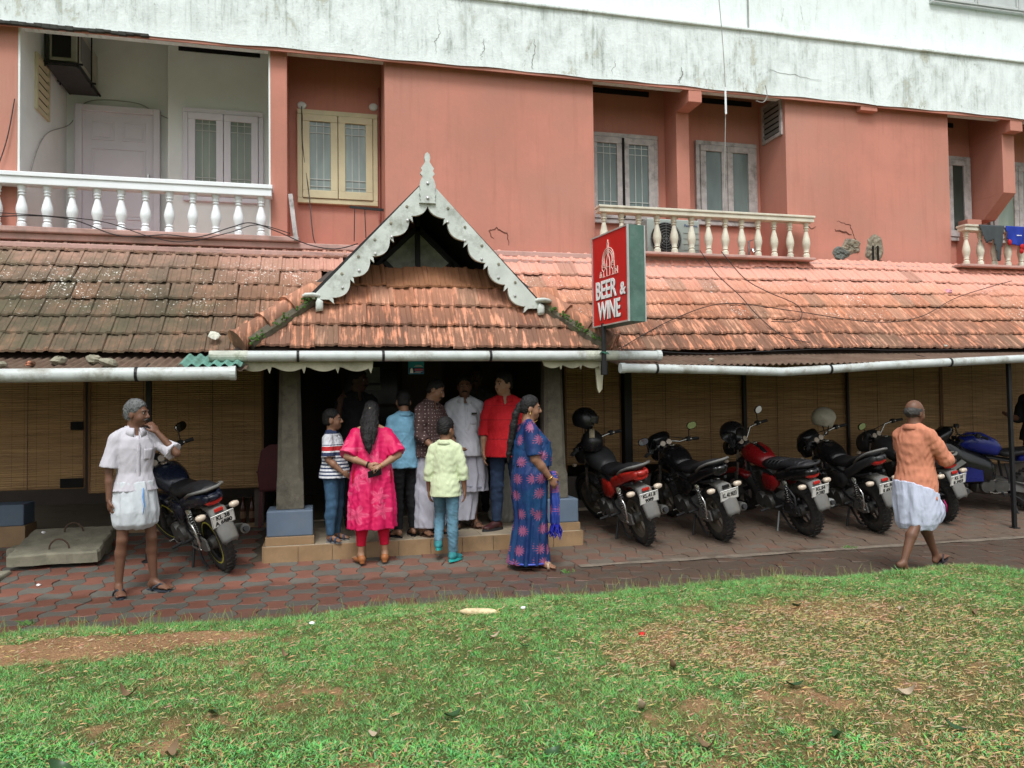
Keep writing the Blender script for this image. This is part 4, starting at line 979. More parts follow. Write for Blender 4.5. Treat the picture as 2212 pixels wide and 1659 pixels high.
for x in (-.2, .2):
    for y in (.04, .4): part('leg', CH, ch, lambda m: m.bar((x * 1.1, y, 0), (x, y, .41), .035, .035), local=True)
    part('armrest', CH, ch, lambda m: (m.bar((x * 1.15, 0, .62), (x * 1.15, .38, .62), .045, .02), m.bar((x * 1.15, .38, .62), (x, .40, .42), .035, .025)), local=True)
sk = SDF().loft([(0, 0, 0, .12, .10), (.05, 0, 0, .16, .12), (.25, 0, 0, .15, .12), (.5, .01, 0, .13, .10), (.62, .02, 0, .06, .05), (.66, .02, 0, .075, .06)], fold=(9, .010, 0))
so = sdf_obj(sk, 'cloth_sack', plain('dull_white_cloth', (.30, .30, .27), .9, .12, 9, .2), None, .011, wrinkle(3), .008); so.location = (2.05, 8.75, .214); props(so, 'dull white cloth sack on the porch floor behind the red shirt', 'sack')
po = thing('hanging_poster', 'small cyan and blue poster hanging under the porch gutter', 'poster', (.98, 8.0, 1.95))
PC = NT('poster_cyan', .5); PC.set('Base Color', (.03, .30, .42)); PD = NT('poster_navy', .5); PD.set('Base Color', (.02, .05, .16)); PR = NT('poster_pink', .5); PR.set('Base Color', (.5, .10, .16))
part('poster_sheet', PC.m, po, lambda m: m.box(.90, 1.06, 8.0, 8.004, 1.88, 2.02)); part('poster_band', PD.m, po, lambda m: m.box(.905, 1.055, 7.996, 7.9995, 1.885, 1.945)); part('poster_band', PR.m, po, lambda m: m.box(.965, 1.05, 7.993, 7.9965, 1.915, 1.935)); part('poster_figure', SW, po, lambda m: m.prism([(.915, 1.89), (.95, 1.89), (.945, 1.925), (.935, 1.945), (.92, 1.93)], 7.992, 7.9955))
for k in range(4): part('poster_text', SW, po, lambda m: m.box(.96 + .012 * (k % 2), 1.045 - .01 * (k % 3), 7.992, 7.9955, 1.955 + k * .012 if k < 2 else 1.893 + (k - 2) * .01, 1.959 + k * .012 if k < 2 else 1.896 + (k - 2) * .01))
ww = thing('glazed_door', 'dim glazed door with pale reflections at the back of the porch', 'door', (.7, 11.15, .22))
part('door_frame', DARKW, ww, lambda m: (m.box(.3, .36, 11.1, 11.18, .22, 2.3), m.box(1.1, 1.16, 11.1, 11.18, .22, 2.3), m.box(.36, 1.1, 11.1, 11.18, 2.2, 2.3), m.box(.36, 1.1, 11.1, 11.18, 1.55, 1.60)))
PGL = plain('painted_reflection_glass', (.30, .33, .31), .25, .3, 6)  # pale pieces over the dark glass: its reflections put into the colour
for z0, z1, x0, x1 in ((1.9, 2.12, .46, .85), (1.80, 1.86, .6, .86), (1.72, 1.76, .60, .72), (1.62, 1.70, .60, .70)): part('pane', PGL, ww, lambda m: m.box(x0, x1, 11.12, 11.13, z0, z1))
part('pane', GLASSD, ww, lambda m: m.box(.36, 1.1, 11.14, 11.15, .3, 2.2))
# ------------------------------------------------------------------ air conditioners
ACW = plain('yellowed_white_metal', (.44, .42, .36), .6, .1, 5, .1, dirt=(.24, .22, .18))
a1 = thing('window_air_conditioner', 'old boxy air conditioner in a cage on the white balcony wall', 'air conditioner', (-2.8, 10.3, 5.5))
part('casing', ACW, a1, lambda m: m.box(-3.03, -2.74, 10.0, 10.9, 5.66, 6.12), bevel=.008); part('grille', BLACK, a1, lambda m: m.box(-3.00, -2.80, 9.99, 10.0, 5.70, 6.08))
part('side_vent', GREYM, a1, lambda m: m.box(-2.74, -2.732, 10.15, 10.6, 5.74, 6.04))
def cage(m):
    for x in (-3.06, -2.71):
        m.bar((x, 9.95, 6.3), (x, 9.95, 5.56), .014, .014); m.bar((x, 10.5, 6.3), (x, 10.5, 5.56), .014, .014); m.bar((x, 9.93, 5.61), (x, 10.9, 5.61), .02, .02)
    for y in (9.95, 10.5): m.bar((-3.09, y, 5.61), (-2.66, y, 5.61), .025, .02)
part('cage_bar', BLACK, a1, cage); part('tray', plain('rusted_tray', (.06, .06, .06), .8, .3, 20), a1, lambda m: m.box(-3.05, -2.72, 9.97, 10.85, 5.585, 5.60))
a2 = thing('outdoor_air_conditioner', 'pale grey-green outdoor air conditioner unit behind the middle balustrade', 'air conditioner', (4.6, 9.55, 3.44))
ACG = plain('pale_green_metal', (.34, .39, .36), .5, .05)
part('casing', ACG, a2, lambda m: m.box(4.22, 4.98, 9.45, 9.75, 3.46, 4.0), bevel=.015)
part('fan_recess', BLACK, a2, lambda m: m.lathe([(.0, 0), (.215, 0), (.215, .01)], 26, (4.48, 9.445, 3.73), Matrix.Rotation(R(90), 3, 'X')))
def fg(m):
    for r in (.05, .085, .12, .155, .19, .22): m.tube([(4.48 + r * math.cos(a), 9.425, 3.73 + r * math.sin(a)) for a in np.linspace(0, 6.2832, 25)], .0035, 5, caps=False)
    for k in range(8): m.tube([(4.48, 9.423, 3.73), (4.48 + .22 * math.cos(k * .785), 9.425, 3.73 + .22 * math.sin(k * .785))], .003, 5)
part('fan_guard', GREYM, a2, fg)
part('fan_blade', GREYM, a2, lambda m: [m.prism([(4.48 + .02 * math.cos(a), 3.73 + .02 * math.sin(a)), (4.48 + .18 * math.cos(a - .3), 3.73 + .18 * math.sin(a - .3)), (4.48 + .19 * math.cos(a + .35), 3.73 + .19 * math.sin(a + .35))], 9.435, 9.44) for a in (0, 2.09, 4.19)])
for k in range(5): part('casing_rib', ACG, a2, lambda m: m.box(4.74, 4.97, 9.444, 9.452, 3.52 + k * .075, 3.526 + k * .075))
text_obj('lettering', 'Panasonic', .05, plain('logo_blue', (.02, .05, .2), .5), a2, Matrix.Translation(-WL[a2]) @ Matrix.Translation((4.85, 9.443, 3.92)) @ Matrix.Rotation(R(90), 4, 'X'), .001)
pp = thing('water_pipe', 'grey water pipe with tap behind the middle balustrade', 'pipe', (5.55, 9.6, 3.45)); part('pipe_run', GREYM, pp, lambda m: (m.tube([(5.95, 9.85, 3.45), (5.95, 9.85, 3.84), (6.06, 9.85, 3.88), (6.06, 9.85, 3.45)], .016, 8),)); part('tap', STEEL, pp, lambda m: (m.tube([(5.95, 9.82, 3.7), (5.95, 9.74, 3.7), (5.95, 9.72, 3.66)], .013, 7), m.box(5.92, 5.98, 9.77, 9.79, 3.715, 3.725)))
# ------------------------------------------------------------------ washing on the right balcony
def drape(name, label, mat, outline, y0, seed, thick=.006, amp=.018, group=None):
    outline = [(x + .16, z + .035) for x, z in outline]; y0 += .155
    xs = [p[0] for p in outline]; zs = [p[1] for p in outline]
    m = MB(); nx, nz = 26, 22; ids = {}; vs = []; fs = []
    def inside(x, z):
        c = False; n = len(outline); j = n - 1
        for i in range(n):
            xi, zi = outline[i]; xj, zj = outline[j]
            if (zi > z) != (zj > z) and x < (xj - xi) * (z - zi) / (zj - zi) + xi: c = not c
            j = i
        return c
    x0, x1, z0, z1 = min(xs), max(xs), min(zs), max(zs)
    def vid(i, j):
        if (i, j) not in ids:
            u = x0 + (x1 - x0) * i / nx; z = z0 + (z1 - z0) * j / nz; t = 1 - j / nz
            ids[i, j] = len(vs); vs.append((u, y0 - amp * t * math.sin(u * 26 + seed + 3 * t) - amp * .6 * t * math.sin(u * 51 + 2 * seed - 4 * t) - .012, z))
        return ids[i, j]
    for i in range(nx):
        for j in range(nz):
            if inside(x0 + (x1 - x0) * (i + .5) / nx, z0 + (z1 - z0) * (j + .5) / nz): fs.append((vid(i, j), vid(i + 1, j), vid(i + 1, j + 1), vid(i, j + 1)))
    m.add(vs, fs); m.grid(14, 3, lambda u, v: (x0 + .01 + (x1 - x0 - .02) * u, y0 - .014 + .10 * v, z1 - .004 + .01 * math.sin(v * 3.14)))
    o = m.build(name, mat, None, smooth=True, solid=thick); props(o, label, 'laundry', group); return o
drape('grey_trousers', 'dark grey trousers draped over the cream balcony rail', plain('grey_jersey', (.055, .065, .07), .95, .1, 12, .2), [(8.92, 3.99), (9.36, 3.99), (9.33, 3.86), (9.31, 3.60), (9.28, 3.48), (9.22, 3.485), (9.20, 3.62), (9.17, 3.78), (9.02, 3.73), (8.97, 3.85)], 8.855, 1, group='washing on the balcony rail')
bs = drape('blue_shirt', 'royal blue football shirt draped over the cream balcony rail', plain('royal_blue_jersey', (.012, .035, .30), .8, .1, 12, .1), [(9.38, 3.99), (9.95, 3.99), (9.98, 3.70), (9.60, 3.71), (9.44, 3.73), (9.40, 3.85)], 8.855, 4, group='washing on the balcony rail')
RDC = plain('red_trim_cloth', (.42, .012, .015), .8)
m = MB(); m.sphere((9.60, 8.995, 3.79), (.035, .02, .045), 8, 6); m.sphere((9.82, 8.99, 3.73), (.05, .025, .045), 9, 6); m.sphere((9.80, 8.99, 3.67), (.035, .02, .04), 8, 5); m.build('red_collar', RDC, bs, smooth=True)
part('lettering', SW, bs, lambda m: [m.box(9.71 + k * .022, 9.726 + k * .022, 8.975, 8.978, 3.885, 3.898) for k in range(4)])
# ------------------------------------------------------------------ cables
def cable(label, pts, r=.006, mat=CABLE, sub=8):
    P_ = [Vector(p) for p in pts]; out = []
    for i in range(len(P_) - 1):
        p0, p1, p2, p3 = P_[max(i - 1, 0)], P_[i], P_[i + 1], P_[min(i + 2, len(P_) - 1)]
        for k in range(sub):
            t = k / sub; out.append(.5 * ((2 * p1) + (-p0 + p2) * t + (2 * p0 - 5 * p1 + 4 * p2 - p3) * t * t + (-p0 + 3 * p1 - 3 * p2 + p3) * t ** 3))
    out.append(P_[-1]); m = MB(); m.tube(out, r, 6); o = m.build('electric_cable', mat, None); props(o, label, 'cable', 'loose electric cables'); return o
GC = plain('grey_cable', (.30, .30, .28), .5)
cable('looping black cable running under the white balustrade to the porch gable', [(-3.4, 9.08, 3.56), (-2.9, 9.07, 3.60), (-2.5, 9.07, 3.57), (-2.06, 9.06, 3.42), (-1.6, 9.06, 3.45), (-1.27, 9.06, 3.44), (-.93, 9.06, 3.56), (-.72, 9.06, 3.62), (-.45, 9.06, 3.54), (-.1, 9.06, 3.40), (.2, 9.05, 3.36), (.45, 9.0, 3.42)])
cable('second black cable sagging over the ledge of the white balcony', [(-3.4, 9.07, 3.62), (-2.7, 9.06, 3.60), (-2.2, 9.06, 3.56), (-1.75, 9.06, 3.42), (-1.4, 9.06, 3.38), (-.95, 9.06, 3.50), (-.65, 9.06, 3.60), (-.3, 9.06, 3.52)], .005)
cable('thin black cable from the wall rosette down past the cream window', [(-.18, 9.84, 5.28), (-.17, 9.83, 4.8), (-.10, 9.8, 4.2), (-.05, 9.5, 3.6), (0, 9.2, 3.42)], .006)
cable('pale cable looping over the white balcony wall above the door', [(-3.08, 9.5, 4.1), (-3.08, 10.0, 4.75), (-3.05, 10.85, 5.2), (-2.85, 10.88, 5.52), (-2.3, 10.88, 5.55), (-2.05, 10.88, 5.44), (-1.87, 10.86, 5.36)], .006, GC)
cable('thin cable hanging straight down from the upper wall past the parapet', [(4.98, 8.84, 6.9), (5.02, 8.83, 6.3), (5.05, 8.83, 5.7), (5.06, 8.85, 5.24), (5.05, 8.88, 4.6), (5.04, 8.90, 4.04)], .006, GC)
cb = cable('white plastic conduit end hanging below the parapet', [(5.05, 8.825, 5.56), (5.055, 8.83, 5.22)], .014, WP)
cable('pale curled cable end under the parapet', [(5.66, 8.88, 5.66), (5.68, 8.88, 5.52), (5.62, 8.88, 5.44), (5.52, 8.88, 5.45)], .006, GC)
cable('pipe-clamped cable on the upper white wall', [(5.74, 9.38, 7.4), (5.74, 9.38, 6.56)], .012, GC)
cable('black cable trailing down the right tiles from the middle balcony', [(4.66, 8.84, 3.46), (4.8, 8.7, 3.15), (5.0, 8.5, 2.85), (5.1, 8.3, 2.60), (5.3, 8.1, 2.33), (5.6, 8.0, 2.24)], .005)
cable('black cable forked over the right tiles beside its twin', [(4.95, 8.84, 3.46), (5.15, 8.65, 3.10), (5.35, 8.5, 2.92), (5.7, 8.35, 2.72), (5.6, 8.2, 2.52), (5.2, 8.15, 2.5)], .005)
cable('long black cable sagging across the right tiles to the picture edge', [(3.2, 7.95, 2.15), (4.0, 8.3, 2.52), (4.75, 8.42, 2.74), (5.6, 8.35, 2.66), (6.6, 8.2, 2.52), (7.4, 8.3, 2.6), (8.3, 8.6, 2.92), (9.4, 8.8, 3.2)], .005)
cable('black cable along the lower edge of the right tiles', [(3.2, 7.9, 2.14), (4.2, 7.93, 2.10), (5.0, 7.93, 2.13), (5.9, 7.92, 2.16), (6.8, 7.92, 2.15), (8.2, 7.9, 2.17)], .005)
cable('thin brown rope hanging on the left pier', [(-3.14, 9.27, 4.9), (-3.22, 9.26, 4.4), (-3.4, 9.25, 3.8)], .006)
pl = part('weathered_plank', OLDW, None, lambda m: m.bar((-.30, 9.26, 4.02), (-.235, 9.10, 3.45), .05, .02, (0, 1, 0)), bevel=.003); props(pl, 'weathered plank leaning beside the cream window', 'plank')
ib = thing('iron_bracket', 'thin black iron bracket under the cream window', 'bracket', (.6, 9.5, 3.9)); part('bracket_frame', BLACK, ib, lambda m: (m.bar((.38, 9.55, 3.98), (.8, 9.55, 3.96), .02, .03), m.tube([(.44, 9.55, 3.97), (.43, 9.5, 3.55)], .006, 5), m.tube([(.56, 9.55, 3.97), (.57, 9.5, 3.6)], .006, 5)))
dp = part('drain_pipe', plain('pink_pipe', (.28, .09, .07), .6), None, lambda m: m.tube([(.765, 9.86, 5.6), (.765, 9.86, 3.9)], .012, 8)); props(dp, 'thin painted pipe in the corner beside the cream window', 'pipe')
# scraps on the right tiles
for i, (x, y, z) in enumerate(((4.72, 8.43, 2.60), (8.3, 8.78, 3.02), (4.05, 7.5, 2.0), (7.5, 7.99, 2.21))):
    rubble('litter_scrap', ['small blue-grey scrap lying on the right tiles at the cable fork', 'crumpled pink and white scrap high on the right tiles', 'white scrap on the rusty sheet right of the sign', 'pale stone on the lowest right tiles'][i], (x, y, z), (.04, .07, .035, .03)[i], (GREYM, plain('pinkish_scrap', (.6, .3, .36), .8), WHITE_BIT, WHITE_BIT)[i], 60 + i, .5, 'litter', 'scraps on the right roof')

# ------------------------------------------------------------------ lawn
def lawn_h(x, y):
    b = .055 * np.exp(-(((x - 5.25) / 1.0) ** 2)) * np.clip((5.86 - y) / .2, 0, 1) * np.exp(-(np.clip(5.5 - y, 0, 9) / 1.3) ** 2)
    e = .02 + .03 * np.clip((5.9 - y) / .3, 0, 1)
    return e + b + .012 * np.sin(x * 2.3 + y) + .010 * np.sin(y * 3.1 - x * 1.7) + .006 * np.sin(x * 9 + y * 5)
def lawn_edge(x): return 5.94 + .03 * np.sin(x * 2.1) + .02 * np.sin(x * 5.3) - .17 * np.clip((x - 3.9) / .9, 0, 1) - np.clip(x - 5.2, 0, 4) ** 1.3 * 1.1
nx, ny = 330, 150
xs = np.linspace(-5, 8.5, nx); ts = np.linspace(0, 1, ny)
GX = np.repeat(xs[None, :], ny, 0); GYy = 1.0 + (lawn_edge(GX) + .02 - 1.0) * ts[:, None]
GZ = lawn_h(GX, GYy) + rng.normal(0, .004, GX.shape); GZ[-1, :] = -.02
F_ = np.array([(j * nx + i, j * nx + i + 1, (j + 1) * nx + i + 1, (j + 1) * nx + i) for j in range(ny - 1) for i in range(nx - 1)])
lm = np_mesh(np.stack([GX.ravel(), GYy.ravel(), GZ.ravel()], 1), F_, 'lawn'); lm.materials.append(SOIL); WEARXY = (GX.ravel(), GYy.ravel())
lawn = bpy.data.objects.new('lawn', lm); link(lawn); lawn['kind'] = 'structure'
def vnoise(x, y, s, seed):
    r = np.random.default_rng(seed).random((64, 64)); u, v = (x * s) % 64, (y * s) % 64; i, j = u.astype(int), v.astype(int); a, b = u - i, v - j; a = a * a * (3 - 2 * a); b = b * b * (3 - 2 * b)
    return (r[i % 64, j % 64] * (1 - a) + r[(i + 1) % 64, j % 64] * a) * (1 - b) + (r[i % 64, (j + 1) % 64] * (1 - a) + r[(i + 1) % 64, (j + 1) % 64] * a) * b
def density(x, y):
    a = .6 * vnoise(x, y, 2.1, 1) + .4 * vnoise(x, y, 6., 2); b = vnoise(x, y, 12., 3)
    d = np.clip((a - .20) * 4.4, .48, 1) * (.60 + .40 * (b > .36))
    e1 = ((x + 1.6) / 1.35) ** 2 + ((y - 5.40 - .10 * (x + 1.5)) / .26) ** 2
    d = np.where(e1 < 1, d * np.clip((e1 - .55) * 1.3, .03, 1), d)
    dry = np.maximum(np.clip(1.3 - (((x - 3.2) / 1.5) ** 2 + ((y - 4.5) / .7) ** 2), 0, 1), .9 * np.clip(1.3 - (((x - 3.0) / 1.0) ** 2 + ((y - 3.0) / .8) ** 2), 0, 1))
    d = d * (1 - .26 * dry * (a < .56))
    edge = np.clip((y - (lawn_edge(x) - .26)) / .1, 0, 1); d = np.maximum(d, edge * .9); d = np.where((x > 3.9) & (y > 5.05), np.maximum(d, .95), d)
    return d, dry, a, b, edge
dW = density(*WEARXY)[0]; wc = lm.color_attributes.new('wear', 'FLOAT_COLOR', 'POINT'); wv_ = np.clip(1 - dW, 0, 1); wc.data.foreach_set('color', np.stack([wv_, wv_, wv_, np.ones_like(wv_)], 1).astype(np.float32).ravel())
NB = 1060000
bx_ = rng.uniform(-4.4, 8.2, NB); by_ = 2.2 + (6.05 - 2.2) * rng.random(NB) ** .8
keep = (by_ < lawn_edge(bx_) + .02); dep = by_ * .97 + bx_ * .242; lat = bx_ * .97 - by_ * .242; keep &= np.abs(lat / dep) < .92
dens, dry, n1_, n2_, edge = density(bx_, by_)[0], *density(bx_, by_)[1:]
keep &= rng.random(NB) < dens
bx_, by_, dry, n1_, edge, n2_ = (a[keep] for a in (bx_, by_, dry, n1_, edge, n2_)); NB = len(bx_)
hgt = rng.uniform(.009, .029, NB) * (1 + .9 * edge * rng.random(NB)) * (1 - .2 * dry) * (.7 + .6 * n2_)
wid = rng.uniform(.0022, .0048, NB); ang = rng.uniform(0, 6.283, NB); leanr = hgt * rng.uniform(.3, 1.8, NB)
la = rng.uniform(0, 6.283, NB)
base = np.stack([bx_, by_, lawn_h(bx_, by_) - .006], 1); sx = np.stack([np.cos(ang) * wid, np.sin(ang) * wid, 0 * ang], 1); ld = np.stack([np.cos(la), np.sin(la), 0 * la], 1)
up_ = np.array([0, 0, 1.])
p0, p1 = base - sx * .7, base + sx * .7
md = base + ld * (leanr * .35)[:, None] + up_ * (hgt * .7)[:, None]; p2, p3 = md + sx, md - sx
tip = base + ld * leanr[:, None] + up_ * (hgt * .95)[:, None]
V = np.stack([p0, p1, p2, p3, tip], 1).reshape(-1, 3); I = np.arange(NB)[:, None] * 5
far_ = (by_ * .97 + bx_ * .242) > 3.5; In = I[~far_]; T = np.concatenate([In + np.array([0, 1, 2]), In + np.array([0, 2, 3]), In + np.array([3, 2, 4]), I[far_] + np.array([0, 1, 4])])
gm = np_mesh(V, T, 'grass', smooth=False)
isdry = rng.random(NB) < np.clip(.13 + .42 * dry + .2 * (n1_ < .42), 0, .7)
cg = np.stack([rng.uniform(.095, .20, NB), rng.uniform(.27, .46, NB), rng.uniform(.065, .135, NB)], 1); cg *= (.75 + .5 * n2_)[:, None]
cd = np.stack([rng.uniform(.30, .50, NB), rng.uniform(.24, .36, NB), rng.uniform(.10, .17, NB)], 1)
cc = np.where(isdry[:, None], cd, cg); ca_ = gm.color_attributes.new('blade', 'FLOAT_COLOR', 'POINT')
ca_.data.foreach_set('color', np.repeat(np.concatenate([cc, np.ones((NB, 1))], 1), 5, 0).astype(np.float32).ravel())
t = NT('grass_blade', .55, .3); t.set('Base Color', t.n('VertexColor', layer_name='blade').outputs[0]); t.set('Subsurface Weight', 0.0); gm.materials.append(t.m)
gr = bpy.data.objects.new('grass', gm); link(gr); gr['kind'] = 'stuff'
# flattened straw on the worn patches
NS = 100000
ux = rng.uniform(-4.2, 7.4, NS); uy = 2.2 + (5.9 - 2.2) * rng.random(NS) ** .8
w1 = ((ux - 3.1) / 1.7) ** 2 + ((uy - 4.2) / .95) ** 2; w2 = ((ux - 3.0) / 1.3) ** 2 + ((uy - 3.0) / .8) ** 2
pr_ = np.maximum(np.clip(1.25 - w1, 0, 1), .8 * np.clip(1.25 - w2, 0, 1)) * .8 + .22; dd = uy * .97 + ux * .242
kp = (rng.random(NS) < pr_) & (uy < lawn_edge(ux) - .03) & (np.abs((ux * .97 - uy * .242) / dd) < .9); ux, uy = ux[kp], uy[kp]; NS = len(ux)
a_ = rng.uniform(0, 6.283, NS); L_ = rng.uniform(.015, .05, NS); dv = np.stack([np.cos(a_), np.sin(a_), rng.uniform(-.1, .35, NS)], 1) * L_[:, None]; sv_ = np.stack([-np.sin(a_), np.cos(a_), 0 * a_], 1) * rng.uniform(.0012, .0026, NS)[:, None]
b_ = np.stack([ux, uy, lawn_h(ux, uy) + rng.uniform(.001, .014, NS)], 1); mid_ = b_ + dv * .5 + np.array([0, 0, .004])
V2 = np.stack([b_ - sv_, b_ + sv_, mid_ + sv_, mid_ - sv_, b_ + dv], 1).reshape(-1, 3); I2 = np.arange(NS)[:, None] * 5
sm_ = np_mesh(V2, np.concatenate([I2 + np.array([0, 1, 2]), I2 + np.array([0, 2, 4])]), 'straw', smooth=False)
c2 = np.stack([rng.uniform(.34, .58, NS), rng.uniform(.25, .42, NS), rng.uniform(.12, .22, NS)], 1); ca2 = sm_.color_attributes.new('blade', 'FLOAT_COLOR', 'POINT'); ca2.data.foreach_set('color', np.repeat(np.concatenate([c2, np.ones((NS, 1))], 1), 5, 0).astype(np.float32).ravel()); sm_.materials.append(t.m)
so_ = bpy.data.objects.new('straw', sm_); link(so_); so_['kind'] = 'stuff'
# tall wisps along the paving edge
tw = MB()
for k in range(420):
    x = random.uniform(-2.6, 4.6); y = float(lawn_edge(np.array(x))) - random.uniform(-.02, .12); h = random.uniform(.04, .13); a = random.uniform(0, 6.28); z = float(lawn_h(np.array(x), np.array(y)))
    q = Vector((math.cos(a), math.sin(a), 0)) * h * random.uniform(.1, .6); tw.tube([(x, y, z - .01), (x + q.x * .4, y + q.y * .4, z + h * .6), (x + q.x, y + q.y, z + h)], [.0022, .0018, .0006], 4, caps=False)
tw.build('grass_stalks', plain('dry_grass_stalk', (.22, .26, .08), .7, .3, 3, world=True), None, kind='stuff')
LEAFG = plain('fallen_green_leaf', (.03, .08, .025), .4, .3, 9); LEAFB = plain('fallen_brown_leaf', (.20, .13, .07), .7, .3, 9); LEAFP = plain('fallen_pale_leaf', (.42, .34, .24), .7, .2, 9)
def leaf_mesh(mat, curl):
    m = MB(); vs = []
    for i in range(7):
        t = i / 6; w = .022 * math.sin(math.pi * min(1, t * .93 + .05)) ** .8
        for s in (-1, 0, 1): vs.append((t * .09 - .045, s * w, .004 + curl * (t - .5) ** 2 * .12 + (.008 * abs(s) * (1 if curl > 0 else -.3))))
    m.add(vs, [(i * 3 + j, i * 3 + j + 1, (i + 1) * 3 + j + 1, (i + 1) * 3 + j) for i in range(6) for j in (0, 1)]); me = m.mesh('fallen_leaf', smooth=True); me.materials.append(mat); return me
LM = [leaf_mesh(LEAFG, .6), leaf_mesh(LEAFB, 1.6), leaf_mesh(LEAFP, 1.2)]
spots = [(-1.02, 3.55, 0, 1.6), (.62, 3.75, 0, 1.5), (2.35, 3.55, 0, 1.5), (3.35, 5.0, 0, 1.5), (2.2, 3.0, 0, 1.4), (1.2, 4.6, 0, 1.), (-.2, 4.9, 1, 1.1), (-.1, 4.45, 1, 1.2), (1.05, 4.8, 2, 1.3), (-.62, 3.6, 1, 1.3), (-1.5, 3.4, 2, 1.3), (.25, 3.6, 2, 1.1), (1.5, 3.5, 2, 1.4), (-.95, 4.35, 1, 1.5), (-1.9, 5.2, 2, 1.), (-1.2, 5.6, 1, .9), (3.9, 4.6, 2, 1.), (2.6, 4.9, 2, .9), (3.0, 4.6, 0, .9), (4.3, 4.4, 1, 1.), (1.9, 4.0, 1, 1.2), (2.9, 3.4, 2, 1.3), (.95, 3.2, 0, 1.2), (-.5, 4.0, 0, 1.3), (3.8, 5.35, 0, .9), (4.6, 5.0, 0, .8), (1.6, 3.05, 1, 1.4), (2.75, 2.95, 0, 1.4), (.0, 3.2, 1, 1.2), (3.3, 3.9, 0, 1.1)]
LSEEN = set()
for x, y, k, s in spots:
    o = bpy.data.objects.new('fallen_leaf', LM[k]); o.location = (x, y, float(lawn_h(np.array(x), np.array(y))) + .012); o.rotation_euler = (random.uniform(-.5, .5), random.uniform(-.4, .4), random.uniform(0, 6.28)); s *= .72; o.scale = (s, s, s); link(o)
    dp_ = y * .97 + x * .242; fr = (x * .97 - y * .242) / dp_ / .658
    lab = ('dark green', 'curled brown', 'dry pale')[k] + ' fallen leaf in the ' + ('near' if dp_ < 3.75 else 'middle' if dp_ < 4.75 else 'far') + ' lawn, ' + ('at the left edge' if fr < -.75 else 'well left' if fr < -.45 else 'left of centre' if fr < -.15 else 'near the centre' if fr < .15 else 'right of centre' if fr < .45 else 'well right' if fr < .75 else 'at the right edge')
    if lab in LSEEN: bpy.data.objects.remove(o); continue
    LSEEN.add(lab); props(o, lab, 'leaf', 'fallen leaves on the lawn')
cob = MB(); cob.loftx([(-.14, 0, 0, .006, .006), (-.10, 0, 0, .022, .02), (-.03, 0, 0, .03, .026), (.06, 0, 0, .032, .028), (.11, 0, 0, .024, .022), (.13, 0, 0, .012, .01)], 12); co = cob.build('dry_husk', plain('straw_husk', (.62, .50, .30), .8, .3, 30, .5), None, smooth=True); co.location = (1.10, 5.46, .075); co.rotation_euler = (0, .05, -.25); props(co, 'pale straw coloured dry husk lying on the grass edge', 'husk')
for i, (x, y, lab, m_) in enumerate(((1.42, 5.45, 'small white litter scrap right of the dry husk', SW), (2.02, 4.72, 'small red and white wrapper lying on the lawn', REDP), (-.05, 5.62, 'tiny white pebble at the end of the bare soil strip', SW), (-2.35, 7.55, 'white crumpled scrap beside the drain cover', SW), (-2.62, 8.55, 'white crumpled scrap lying on the concrete drain cover', SW), (-.72, 3.35, 'pale stone in the near lawn, left half', WHITE_BIT), (-1.75, 3.55, 'whitish crumpled scrap at the near left of the lawn', SW))):
    z = gz(y) + (.24 if 'lying on the concrete' in lab else .0) + (float(lawn_h(np.array(x), np.array(y))) if y < 6 else 0); rubble('litter_scrap', lab, (x, y, z + .012), .02, m_, 80 + i, .6, 'litter')
for i, (x, y) in enumerate(((-2.05, 6.35), (2.2, 6.85), (5.4, 7.08), (8.3, 7.35))):
    w = MB()
    for k in range(26):
        a = random.uniform(0, 6.28); h = random.uniform(.015, .05); q = Vector((math.cos(a), math.sin(a), 0)) * h * random.uniform(.3, 1.4); r0 = Vector((random.gauss(0, .03), random.gauss(0, .02), 0))
        w.add([r0 + Vector((-.003, 0, 0)), r0 + Vector((.003, 0, 0)), r0 + q * .5 + Vector((.003, 0, h * .7)), r0 + q + Vector((0, 0, h * .8))], [(0, 1, 2), (0, 2, 3)])
    o = w.build('weed_tuft', plain('weed_green', (.10, .22, .05), .6, .3, 9), None); o.location = (x, y, gz(y)); props(o, ['small grass tuft growing between the left paving blocks', 'pale grass sprig on the paving at the sari hem', 'low weed tuft on the kerb line among the motorcycles', 'weed tuft at the foot of the leaning pole'][i], 'weed', 'weeds in the paving')
# ------------------------------------------------------------------ motorcycles (x forward, y left, origin under the rear axle)
RUB = plain('tyre_rubber', (.028, .027, .026), .85, .25, 20, .3, dirt=(.10, .085, .065), dirtamt=.6); RIMB = plain('black_alloy', (.03, .03, .032), .4, .2, 10, metal=.5, dirt=(.12, .10, .08), dirtamt=.6)
RIMD = plain('dusty_alloy', (.15, .13, .10), .6, .2, 12, metal=.3); ENG = plain('engine_metal', (.10, .10, .095), .5, .3, 12, .2, metal=.5, dirt=(.12, .09, .06), dirtamt=.6)
CHR = plain('chrome', (.55, .55, .53), .25, .1, 10, metal=.95); BLKP = plain('gloss_black', (.010, .010, .011), .22, .2, 6, spec=.5); BLKM = plain('matt_black_plastic', (.022, .022, .024), .6, .2, 12)
GRYP = plain('dusty_grey_plastic', (.14, .14, .135), .7, .2, 8, .1, dirt=(.20, .17, .12), dirtamt=.6); SEATM = plain('seat_vinyl', (.016, .016, .018), .5, .15, 14, .2); LAMPR = plain('tail_lamp_red', (.42, .015, .01), .15, .15, 20, spec=.6); LAMPC = plain('indicator_lens', (.55, .46, .36), .15, .1, 20, spec=.6)
